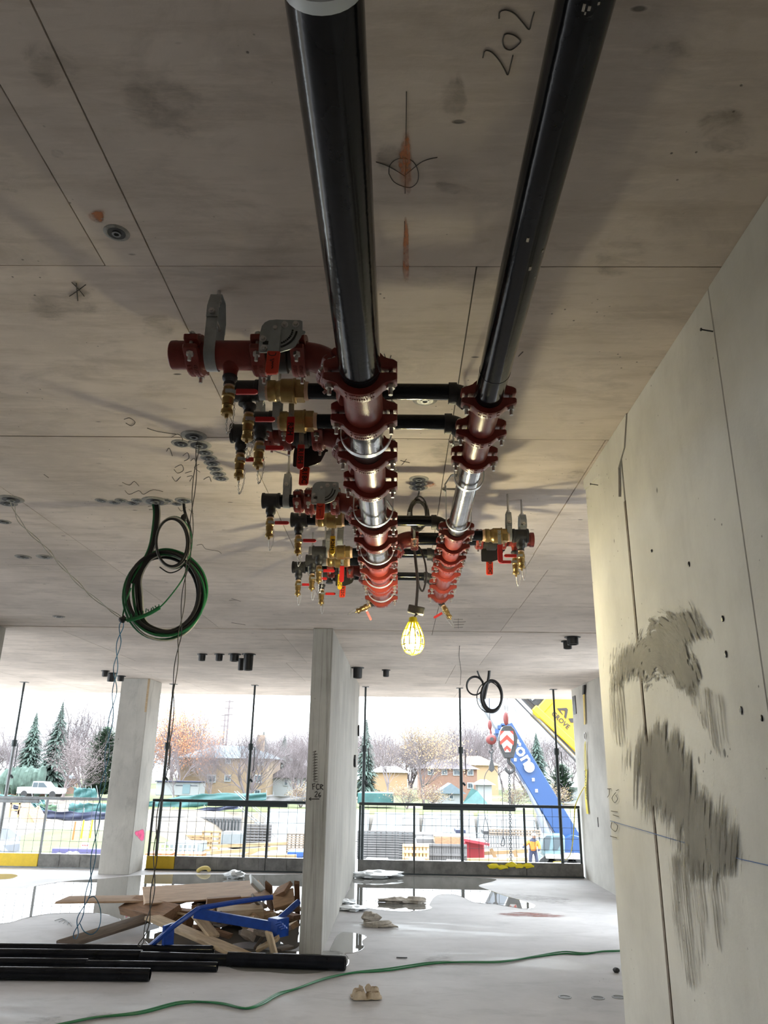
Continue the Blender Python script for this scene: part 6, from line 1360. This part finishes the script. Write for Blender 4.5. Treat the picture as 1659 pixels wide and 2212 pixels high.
# utility poles and lines
for px, yt, Y, lab in ((482, 1512, 190, 'tall utility pole with three cross arms above the tan house'), (475, 1542, 205, 'shorter utility pole left of the tall one')):
    b = ay(px, 1690, Y); t = ay(px, yt, Y); root = thing('utility_pole', lab, 'utility pole', b); Hh = t.z-b.z; mb = MB(); mb.cyl((0, 0, 0), (0, 0, Hh), .28, .2, 8); part('pole', mb, 'bark', root)
    for k in (0.01, .09, .17): mb = MB(); mb.box((0, 0, Hh*(1-k)-.2), (2.0, .25, .25)); part('cross_arm', mb, 'bark', root)
for i, (pts, lab) in enumerate((([(0,1558),(140,1562),(240,1572),(300,1576)], 'highest power line at the left'), ([(0,1572),(150,1578),(300,1588)], 'second power line at the left'), ([(0,1590),(150,1594),(300,1592)], 'third power line at the left'), ([(0,1634),(240,1640)], 'lowest power line at the left'), ([(440,1513),(482,1513),(560,1520),(680,1524)], 'highest power line right of the utility poles'), ([(482,1545),(560,1550),(680,1558)], 'lower power line right of the utility poles'))):
    P = [ay(x, y, 150) for x, y in pts]; mb = MB(); mb.tube(smooth_path([p-P[0] for p in P], 4), .035, 4); solo('power_line', lab, 'cable', mb, 'form_grey', None, Matrix.Translation(P[0]))

# ---- building site in the pit
def rack(name, label, px0, px1, y0, y1, Y, nx, nz, m, cat='formwork', th=.10, dep=.5, back=None):
    a, b = ay(px0, y1, Y), ay(px1, y0, Y); root = thing(name, label, cat, a); W, H = b.x-a.x, b.z-a.z
    for i in range(nx+1): mb = MB(); mb.box((W*i/nx, 0, H/2), (th, th*1.2, H)); part('upright', mb, m, root)
    for j in range(nz+1): mb = MB(); mb.box((W/2, -th, H*j/nz), (W+.1, th*.8, th)); part('waler', mb, m, root)
    if back: mb = MB(); mb.box((W/2, dep*.5, H/2), (W, .06, H)); part('panel', mb, back, root)
    return root
rack('gang_form', 'grey gang form with many horizontal walers right of the centre wall', 772, 860, 1797, 1868, 52, 7, 14, 'form_grey', back='slab', th=.09)
rack('gang_form', 'second grey gang form standing behind the fresh lumber form', 858, 892, 1798, 1866, 55, 3, 13, 'form_grey', back='slab', th=.09)
rack('gang_form', 'dark grey scaffold form behind the shore post left of the centre wall', 530, 586, 1782, 1836, 66, 6, 9, 'form_grey', back='gravel')
rack('rebar_rack', 'stack of rusty rebar mats left of the centre wall', 620, 656, 1802, 1842, 60, 4, 8, 'wood_grey')
rack('lumber_form', 'fresh orange lumber wall form in the right bay', 872, 924, 1826, 1866, 47, 7, 3, 'form_new', th=.14, back='lumber')
rack('grey_form', 'row of grey vertical form boards right of the lumber form', 926, 1006, 1826, 1866, 48, 16, 2, 'form_grey', th=.12, back='form_grey')
rack('lumber_form', 'long lumber wall form behind the left opening', 312, 452, 1806, 1820, 64, 8, 3, 'lumber', th=.14, back='wood_brown')
rack('lumber_form', 'corner post of lumber by the long form', 436, 476, 1797, 1836, 63, 2, 4, 'lumber', th=.13)
rack('ribbed_wall', 'pale ribbed wall standing in the pit behind the long lumber form', 330, 520, 1768, 1803, 74, 26, 1, 'form_grey', 'wall', th=.16, back='slab')
rack('safety_rail', 'thin safety rail along the white bank in the right bay', 870, 1250, 1774, 1797, 78, 16, 2, 'form_grey', 'railing', th=.05)
rack('rebar_rack', 'dark rebar mat lying in the pit behind the chain', 1058, 1165, 1794, 1804, 70, 16, 2, 'wood_grey', th=.12)
rack('rebar_rack', 'rebar starter bars sticking up behind the red site box', 1045, 1120, 1806, 1830, 60, 14, 1, 'form_grey', th=.06)
rack('truss_table', 'white truss table frame behind the orange containers', 345, 425, 1824, 1843, 54, 8, 2, 'chev_white', th=.07)
def crate(*a): return blockp(*a)[0]
crate('site_box', 'red metal site box in the right bay', 'box', 1004, 1046, 1818, 1862, 50, 2, 'red_box'); mb = MB()
q = ay(1026, 1816, 49.5); mb.box((0, 0, 0), (1.5, 2.2, .14), Matrix.Rotation(.15, 3, 'Y')); solo('board_lid', 'red lid board lying on the red site box', 'lid', mb, 'red_box', None, Matrix.Translation(q))
crate('blue_bin', 'blue bin left of the centre wall', 'bin', 620, 655, 1840, 1853, 55, 2, 'blue_box')
for a in (('orange_container', 'orange trough container at the foot of the left opening', 310, 366, 1844, 1864), ('orange_container', 'second orange trough container right of the first', 372, 432, 1846, 1864)):
    r_, W, H = blockp(a[0], a[1], 'container', a[2], a[3], a[4], a[5], 46, 1.6, 'orange')
    for k in range(4): mb = MB(); mb.box((-W*.4+k*W*.27, -.85, H/2), (.08, .08, H)); part('rib', mb, 'orange', r_)
for i, (x0, y0, x1, y1, Y, m, lab) in enumerate(((430,1853,640,1850,50,'lumber','long pale plank low behind the kick plate'), (455,1842,600,1832,53,'lumber','long pale plank slanting behind the left rail'), (470,1828,620,1822,57,'lumber','upper pale plank left of the centre wall'), (440,1858,590,1858,47,'form_new','nearest lumber beam behind the left rail'), (530,1848,570,1830,54,'lumber','short leaning plank in the pit'), (1008,1845,1140,1838,52,'lumber','long beam across the right bay, upper one'), (1005,1858,1140,1856,49,'form_new','long beam across the right bay, lower one'), (1030,1866,1150,1866,46,'lumber','beam just above the yellow tape'), (1060,1833,1075,1862,51,'lumber','leaning strut between the two long beams'), (1110,1836,1118,1858,51,'lumber','short upright strut right of the leaning one'))):
    A, B = ay(x0, y0, Y), ay(x1, y1, Y); d = B-A; R = d.to_track_quat('X', 'Z').to_matrix(); mb = MB(); mb.box((0, 0, 0), (d.length, .25, .20), R); solo('timber', lab, 'timber', mb, m, None, Matrix.Translation((A+B)/2))
for i, (x0, x1, y0, y1, Y, lab) in enumerate(((888,960,1803,1810,66,'grey slab form table in the pit, farthest'), (900,990,1813,1821,60,'grey slab form table in the pit, middle'), (940,1000,1808,1824,57,'brownish stacked panels behind the grey form boards'), (1045,1110,1796,1803,72,'dark heap of pipes in the pit by the hanging chain'), (985,1006,1793,1800,70,'navy tarpaulin strip in the pit'), (340,430,1822,1842,58,'white form panel stack behind the orange containers'), (470,530,1800,1830,70,'white wall section in the pit left of the shore post'))):
    crate('form_stack', lab, 'formwork', x0, x1, y0, y1, Y, 2.5, ('form_grey', 'form_grey', 'wood_brown', 'iron', 'silt', 'slab', 'slab')[i])
for x0, x1, y0, y1, Y, lab in ((790,838,1856,1868,46,'white concrete block right of the centre wall'), (884,918,1856,1868,45,'white concrete block in front of the lumber form'), (966,1005,1860,1870,46,'white concrete block in front of the grey boards')): crate('concrete_block', lab, 'block', x0, x1, y0, y1, Y, .8, 'chev_white')
crate('violet_hoarding', 'long violet-blue panel lying on the site at the left', 'panel', 110, 224, 1834, 1848, 46, .4, 'purple')
for i, (px, py) in enumerate(((126,1853), (150,1850), (162,1850))):
    q = ay(px, py, 44+i*.3); mb = MB(); mb.pipe((0, 0, 0), (.35, -1.1, 0), .26, .05, 16); solo('culvert_pipe', ('leftmost grey culvert pipe end at the left', 'middle grey culvert pipe end at the left', 'right grey culvert pipe end at the left')[i], 'pipe', mb, 'crane_grey', None, Matrix.Translation(q))
q = ay(184, 1826, 47); mb = MB(); mb.box((0, 0, 0), (.42, .03, .28)); mb.box((0, .02, -.3), (.05, .03, .6)); sg = solo('site_sign', 'small white sign with pink letters above the violet panel', 'sign', mb, 'chev_white', None, Matrix.Translation(q))
for i in range(4): mb = MB(); mb.box((-.14+i*.09, -.02, 0), (.05, .01, .07)); part('mark', mb, 'pink_paint' if False else 'chev_red', sg)
for i, (px, py, m, lab) in enumerate(((160,1790,'orange','orange marker stake on the grass bank'), (178,1787,'crane_yellow','yellow marker stake on the grass bank, left one'), (197,1786,'crane_yellow','yellow marker stake on the grass bank, right one'))):
    q = ay(px, py, 55); mb = MB(); mb.cyl((0, 0, -.7), (0.04, 0, .45), .06, .05, 6); solo('marker_stake', lab, 'stake', mb, m, None, Matrix.Translation(q))
q = ay(62, 1757, 66); mb = MB(); mb.box((0, 0, 0), (1.6, .12, 1.2), Matrix.Rotation(.7, 3, 'Y')); mb.box((.9, -.2, -.2), (1.4, .12, .9), Matrix.Rotation(.9, 3, 'Y')); solo('plywood_sheets', 'pale boards leaning on the dirt bank under the teal tarp', 'board', mb, 'ply', None, Matrix.Translation(q))
q = ay(10, 1830, 40); mb = MB(); mb.blob((0, 0, 0), (.75, .6, .9), 14, 9, .5, 3); solo('boulder', 'grey boulder at the left picture edge beyond the rail', 'boulder', mb, 'crane_grey', None, Matrix.Translation(q), sharp=0)
for i, (px, py, m, lab) in enumerate(((32,1750,'lumber','small wooden frame on the dirt bank'),)):
    q = ay(px, py, 66); mb = MB()
    for x in (-.35, .35): mb.box((x, 0, 0), (.12, .12, 1.1))
    mb.box((0, 0, .5), (.9, .12, .12)); mb.box((0, 0, 0), (.8, .1, .1)); solo('sawhorse', lab, 'frame', mb, m, None, Matrix.Translation(q))
q = ay(545, 1770, 78); root = thing('scaffold_stair', 'grey scaffold stair on the bank behind the shore post', 'stair', q)
for i in range(9): mb = MB(); mb.box((-1.6+i*.42, 0, 1.3-i*.32), (.4, 1.2, .06)); part('tread', mb, 'rail', root)
for s_ in (-.6, .6): mb = MB(); mb.cyl((-1.8, s_, 1.5), (2.2, s_, -1.5), .05, n=6); mb.cyl((-1.8, s_, 2.5), (2.2, s_, -.5), .04, n=6); part('stringer', mb, 'rail', root)

# ---- blue crane
BY = 47.0
cr = thing('mobile_crane', 'blue mobile crane with telescopic boom and pale carrier beyond the right rail', 'crane', ay(1215, 1872, BY)); c0 = cr.location.copy()
def cp_(px, py, y=BY): return ay(px, py, y)-c0
def boxbeam(a, b, wd, th, nm, m, par, mt=None, ch=.03, up=(0, -1, 0)):
    x = (b-a).normalized(); z = V(up); z = (z-x*z.dot(x)).normalized(); y = z.cross(x); R = Matrix((x, y, z)).transposed(); mb = MB(); mb.box((a+b)/2, ((b-a).length, wd, th), R, ch=ch); return part(nm, mb, m, par)
boxbeam(cp_(1247, 1842), cp_(1085, 1572), 1.18, 1.0, 'boom', 'crane_blue', cr); boxbeam(cp_(1094, 1588), cp_(1050, 1514), .82, .8, 'boom_section', 'crane_grey', cr); boxbeam(cp_(1054, 1520), cp_(1018, 1460), .70, .7, 'boom_section', 'crane_grey', cr)
mb = MB()
for px, py in ((1085,1572), (1078,1580), (1092,1568)): mb.box(cp_(px, py, BY-.5), (.5, .3, .25))
part('boom_head', mb, 'crane_blue', cr)
bd = (cp_(1247, 1842)-cp_(1085, 1572)).normalized(); bz_ = V((0, -1, 0)); by_ = bz_.cross(bd)
def on_boom(px, py): p = cp_(px, py, BY-.56); return Matrix(((bd.x, by_.x, 0, p.x), (bd.y, by_.y, -1, p.y), (bd.z, by_.z, 0, p.z), (0, 0, 0, 1)))
if by_.z < 0: pass
lettering('ron', 1.05, cr, on_boom(1128, 1624), 'white_ink', .01, bold=.02)
mb = MB(); p = cp_(1143, 1657, BY-.6); mb.cyl(p, p+V((0, -.08, 0)), .30, n=18); part('sheave', mb, 'chev_white', cr)
for px, py in ((1152,1684), (1159,1708), (1113,1641)): mb = MB(); p = cp_(px, py, BY-.55); mb.box(p, (.14, .06, .16)); part('decal_mark', mb, 'white_ink', cr)
mb = MB(); mb.cyl(cp_(1137, 1692, BY-.3), cp_(1166, 1760, BY-.3), .17, n=10); mb.cyl(cp_(1166, 1760, BY-.3), cp_(1188, 1818, BY-.3), .25, n=10); part('lift_cylinder', mb, 'crane_grey', cr, label='pale hydraulic lift cylinder')
mb = MB(); P = [(1190,1838), (1192,1822), (1214,1806), (1228,1800), (1258,1808), (1262,1840), (1258,1850), (1200,1850)]; Q = [cp_(x, y) for x, y in P]; mb.prism([(q.x, q.z) for q in Q], 2.0, (0, Q[0].y, 0), (1, 0, 0), (0, 0, 1), ch=.05); part('turntable', mb, 'crane_blue', cr)
mb = MB(); P = [(1168,1838), (1170,1812), (1176,1801), (1212,1801), (1216,1806), (1216,1840), (1200,1846), (1172,1846)]; Q = [cp_(x, y, BY-1.4) for x, y in P]; mb.prism([(q.x, q.z) for q in Q], 1.1, (0, Q[0].y, 0), (1, 0, 0), (0, 0, 1), ch=.05); cb_ = part('cab', mb, 'crane_pale', cr)
mb = MB(); P = [(1171,1832), (1174,1810), (1184,1806), (1165+12,1832)]; Q = [cp_(x, y, BY-1.98) for x, y in ((1172,1836), (1173,1812), (1179,1806), (1190,1806), (1186,1836))]; mb.prism([(q.x, q.z) for q in Q], .05, (0, Q[0].y, 0), (1, 0, 0), (0, 0, 1)); Q = [cp_(x, y, BY-1.98) for x, y in ((1196,1830), (1196,1808), (1212,1808), (1212,1822), (1204,1836), (1194,1836))]; mb.prism([(q.x, q.z) for q in Q], .05, (0, Q[0].y, 0), (1, 0, 0), (0, 0, 1)); part('cab_window', mb, 'window_glass', cb_)
boxbeam(cp_(1170, 1858, BY-.8), cp_(1252, 1858, BY-.8), .75, 2.2, 'carrier', 'crane_pale', cr); boxbeam(cp_(1172, 1846, BY-1.2), cp_(1252, 1848, BY-1.2), .22, 2.0, 'deck', 'chev_white', cr)
for px in (1182, 1200, 1225, 1243): mb = MB(); p = cp_(px, 1872, BY-1.8); mb.cyl(p, p+V((0, -.3, 0)), .55, n=16); part('wheel', mb, 'rubber', cr)
mb = MB(); p = cp_(1196, 1868, BY-2.6); mb.cyl(p, cp_(1215, 1868, BY-2.6), .18, n=10); part('outrigger', mb, 'crane_yellow', cr)
# worker beside the cab (half figure seen over the lumber)
wk0 = ay(1153, 1872, 44.5); wk = thing('person', 'person in an orange work jacket bending beside the crane cab', 'person', (wk0.x, wk0.y, gz(wk0.x, wk0.y)))
wz = ay(1153, 1838, 44.5).z - wk.location.z
def skin(name, vs, es, rs, m, root_i=0, par=None, sub=2):
    me = bpy.data.meshes.new(name); me.from_pydata(vs, es, []); o = link(name, me, par); sm = o.modifiers.new('skin', 'SKIN'); 
    for d, r in zip(me.skin_vertices[0].data, rs): d.radius = (r, r)
    me.skin_vertices[0].data[root_i].use_root = True; o.modifiers.new('sub', 'SUBSURF').levels = sub; o.modifiers['sub'].render_levels = sub; me.materials.append(M[m]); return o
h = wz
vs = [(0, 0, h), (0.0, 0, h+.28), (.03, -.02, h+.48), (.06, -.04, h+.60), (.08, -.06, h+.74), (-.2, -.02, h+.46), (-.42, -.1, h+.30), (-.58, -.22, h+.16), (.25, -.02, h+.46), (.34, -.12, h+.18), (.24, -.3, h+.02), (-.12, 0, h-.05), (-.16, .02, h-.5), (-.17, .08, 0.08), (.13, 0, h-.05), (.17, -.05, h-.5), (.18, .05, 0.08), (-.18, -.10, .05), (.18, -.13, .05)]
es = [(0,1),(1,2),(2,3),(3,4),(2,5),(5,6),(6,7),(2,8),(8,9),(9,10),(0,11),(11,12),(12,13),(0,14),(14,15),(15,16),(13,17),(16,18)]
skin('body', vs, es, [.16,.17,.15,.065,.11,.085,.07,.05,.085,.07,.05,.11,.09,.06,.11,.09,.06,.05,.05], 'silt', 0, wk)
skin('jacket', [(0, 0, h-.02), (0, 0, h+.28), (.03, -.02, h+.50), (-.2, -.02, h+.46), (-.42, -.1, h+.30), (-.52, -.18, h+.22), (.25, -.02, h+.46), (.34, -.12, h+.18), (.28, -.24, h+.07)], [(0,1),(1,2),(2,3),(3,4),(4,5),(2,6),(6,7),(7,8)], [.19,.20,.16,.11,.10,.085,.11,.095,.08], 'hi_vis', 1, wk)
mb = MB(); mb.blob((.08, -.06, h+.72), (.10, .115, .13), 14, 10); part('head', mb, 'skin', wk); mb = MB(); mb.blob((.08, -.05, h+.80), (.13, .15, .09), 14, 8); mb.cyl((.08, -.07, h+.775), (.08, -.07, h+.785), .16, n=16); part('hard_hat', mb, 'chev_white', wk)
# ---- yellow boom close to the building
YY = 24.0
yb = thing('yellow_boom', 'yellow crane boom with black lettering seen above the right rail', 'crane boom', ay(1239, 1620, YY)); c0 = yb.location.copy()
d_ = (cp_(1239, 1620, YY)-cp_(1154, 1540, YY)).normalized(); u_ = V((0, -1, 0)).cross(d_)
if u_.z < 0: u_ = -u_
A = cp_(1154, 1540, YY); HB = 1.25
def yl(t, s_, dy=0.0): return A+d_*t+u_*s_+V((0, dy, 0))
boxbeam(yl(0, HB/2, .5), yl(5, HB/2, .5), HB, 1.0, 'boom', 'crane_yellow', yb, ch=.04)
boxbeam(yl(-.12, .10, -.06), yl(2.2, .10, -.06), .22, .14, 'side_rail', 'crane_yellow', yb); boxbeam(yl(-.05, HB/2, -.04), yl(.22, HB/2, -.04), HB+.1, .12, 'collar', 'crane_yellow', yb)
boxbeam(yl(-1.6, .55, .5), yl(.1, .55, .5), .72, .7, 'inner_section', 'iron', yb, ch=.02)
for k in range(5): boxbeam(yl(-1.5+.3*k, .25, .1), yl(-1.35+.3*k, .9, .1), .05, .05, 'lattice_bar', 'rail', yb, ch=0)
for s_ in (-.13, -.20, -.27): boxbeam(yl(-1.9, s_+.25, .0), yl(4, s_-.04, .0), .045, .05, 'hose', 'rubber' if s_ != -.20 else 'rail', yb, ch=0)
mb = MB()
for k in range(4): mb.blob(yl(-.65+.16*k, .62-.02*k, .05), (.06, .05, .06), 8, 6)
part('work_light', mb, 'chev_white', yb)
mb = MB(); p = cp_(1110, 1524, YY); mb.box(p, (.12, .05, .12)); mb.cyl(p, p+V((0, 0, -.35)), .012, n=6); mb.cyl(p+V((0, 0, -.06)), p+V((.08, 0, -.20)), .02, n=6); part('hook_tackle', mb, 'rail', yb)
def on_y(px, py, dy=-.03): p = cp_(px, py, YY+dy); n_ = V((0, -1, 0)); return Matrix(((d_.x, -u_.x if False else u_.x, n_.x, p.x), (d_.y, u_.y, n_.y, p.y), (d_.z, u_.z, n_.z, p.z), (0, 0, 0, 1)))
lettering('GROVE', .20, yb, on_y(1211, 1556), 'ink', .005, bold=.004)
mb = MB(); P = [(1203,1530), (1225,1530), (1227,1536), (1222,1554), (1209,1535), (1203,1533)]; Q = [cp_(x, y, YY-.03) for x, y in ((1203,1530), (1224,1529), (1227,1533), (1223,1553), (1219,1549), (1221,1535), (1210,1534), (1217,1545), (1214,1543))]
mb.prism([(q.x, q.z) for q in Q], .02, (0, Q[0].y, 0), (1, 0, 0), (0, 0, 1)); Q = [cp_(x, y, YY-.03) for x, y in ((1228,1552), (1240,1551), (1240,1561), (1233,1561))]; mb.prism([(q.x, q.z) for q in Q], .02, (0, Q[0].y, 0), (1, 0, 0), (0, 0, 1)); part('emblem', mb, 'ink', yb, label='black angular emblem')
# ---- hook block and headache ball on their ropes
HY = 26.0
hb = thing('hook_block', 'crane hook block with red and white chevrons hanging above the rail', 'hook block', ay(1096, 1640, HY)); c0 = hb.location.copy()
O = [(1080,1579), (1085,1570), (1092,1568), (1102,1568), (1110,1576), (1117,1594), (1115,1612), (1108,1638), (1090,1638), (1078,1612), (1076,1594)]
def pf(pts, th, m, nm, dy, par, ch=0.0): Q = [cp_(x, y, HY+dy) for x, y in pts]; mb = MB(); mb.prism([(q.x, q.z) for q in Q], th, (0, Q[0].y, 0), (1, 0, 0), (0, 0, 1), ch=ch); return part(nm, mb, m, par)
pf(O, .34, 'iron', 'cheek_plate', 0.2, hb, .02)
fp = [(1081,1579), (1108,1579), (1110,1598), (1103,1625), (1091,1625), (1079,1598)]; pf(fp, .02, 'chev_white', 'face_plate', 0.01, hb)
for pts in ([(1081,1579), (1089,1579), (1080,1589)], [(1101,1579), (1108,1579), (1110,1588)], [(1095,1587), (1110,1602), (1109,1610), (1095,1597), (1081,1609), (1080,1602)], [(1095,1610), (1104,1618), (1102,1625), (1095,1617), (1091,1623), (1088,1617)]): pf(pts, .02, 'chev_red', 'chevron', -.012, hb)
mb = MB(); mb.blob(cp_(1093, 1552, HY), (.09, .09, .22), 10, 8); mb.cyl(cp_(1092, 1540, HY), cp_(1094, 1565, HY), .035, n=8); part('rope_socket', mb, 'block_red', hb)
mb = MB()
for x in (1090, 1093, 1097): mb.cyl(cp_(x+1, 1566, HY+.2), cp_(x-2, 1566, HY+.2)+V((0, 0, 9)), .012, n=5)
part('rope', mb, 'iron', hb)
mb = MB(); mb.tube(smooth_path([cp_(x, y, HY+.2) for x, y in ((1099,1638), (1099,1646), (1103,1650), (1109,1656), (1109,1664), (1102,1669), (1095,1665), (1092,1658))], 4), [.06]*14+[.055]*8+[.05]*4+[.045, .04, .03], 8); part('hook', mb, 'iron', hb)
ch_ = thing('lifting_chain', 'long dark chain hanging from the hook of the chevron block', 'chain', ay(1100, 1664, HY+.2)); o0 = ch_.location.copy(); mb = MB(); e1 = ay(1104, 1872, HY+.2)-o0; nl = 46
for i in range(nl):
    p = V((0, 0, 0)).lerp(e1, (i+.5)/nl); L = e1.length/nl*.68; a = V((1, 0, 0)) if i % 2 else V((0, 1, 0)); mb.tube([p+V((0, 0, 1))*L*cos(t)+a*.035*sin(t) for t in [2*pi*q/8 for q in range(8)]], .014, 4, closed=True)
part('chain', mb, 'iron', ch_)
ba = thing('overhaul_ball', 'rusty red overhaul ball with hook left of the chevron block', 'hook block', ay(1061, 1597, HY)); c0 = ba.location.copy()
mb = MB(); mb.blob((0, 0, 0), .175, 18, 12); part('ball', mb, 'block_red', ba); mb = MB(); mb.cyl(cp_(1058, 1500, HY)+V((0, 0, 8)), cp_(1058, 1555, HY), .012, n=5); part('rope', mb, 'iron', ba)
mb = MB(); mb.blob(cp_(1058, 1566, HY), (.07, .07, .16), 10, 8); mb.cyl(cp_(1059, 1572, HY), cp_(1061, 1590, HY), .03, n=8); part('rope_socket', mb, 'block_red', ba)
mb = MB(); mb.cyl((0, -.17, 0), (0, -.19, 0), .06, n=12); mb.cyl(cp_(1061, 1606, HY), cp_(1061, 1614, HY), .05, n=8); mb.tube(smooth_path([cp_(x, y, HY) for x, y in ((1061,1612), (1061,1617), (1065,1621), (1063,1626), (1058,1625), (1057,1621))], 4), .03, 7); part('hook', mb, 'iron', ba)
sl = thing('wire_sling', 'two-legged wire sling hanging from the overhaul ball', 'sling', ay(1062, 1630, HY)); c0 = sl.location.copy()
mb = MB(); Q = [cp_(x, y, HY) for x, y in ((1060,1640), (1064,1640), (1068,1656), (1067,1664), (1062,1668), (1057,1664), (1056,1656))]; mb.prism([(q.x, q.z) for q in Q], .10, (0, Q[0].y, 0), (1, 0, 0), (0, 0, 1), ch=.01); mb.cyl(cp_(1062, 1626, HY), cp_(1062, 1642, HY), .03, n=8); part('pulley', mb, 'iron', sl)
for pts in (((1057,1660), (1049,1672), (1046,1690), (1046,1745), (1048,1765)), ((1068,1660), (1078,1675), (1084,1700), (1086,1745), (1087,1800))): mb = MB(); mb.tube(smooth_path([cp_(x, y, HY) for x, y in pts], 5), .012, 6); part('sling_leg', mb, 'iron', sl)
mb = MB(); mb.tube(smooth_path([cp_(x, y, HY) for x, y in ((1048,1765), (1044,1790), (1047,1812), (1051,1817), (1055,1810), (1055,1790), (1048,1765))], 5), .012, 6); torus(mb, cp_(1051, 1821, HY), (0, 1, 0), .05, .012, 10, 5); part('eye_loop', mb, 'iron', sl)
mb = MB(); mb.tube(smooth_path([cp_(x, y, HY) for x, y in ((1087,1800), (1085,1815), (1082,1825), (1089,1826), (1090,1816), (1087,1808))], 4), .018, 6); part('shackle', mb, 'iron', sl)
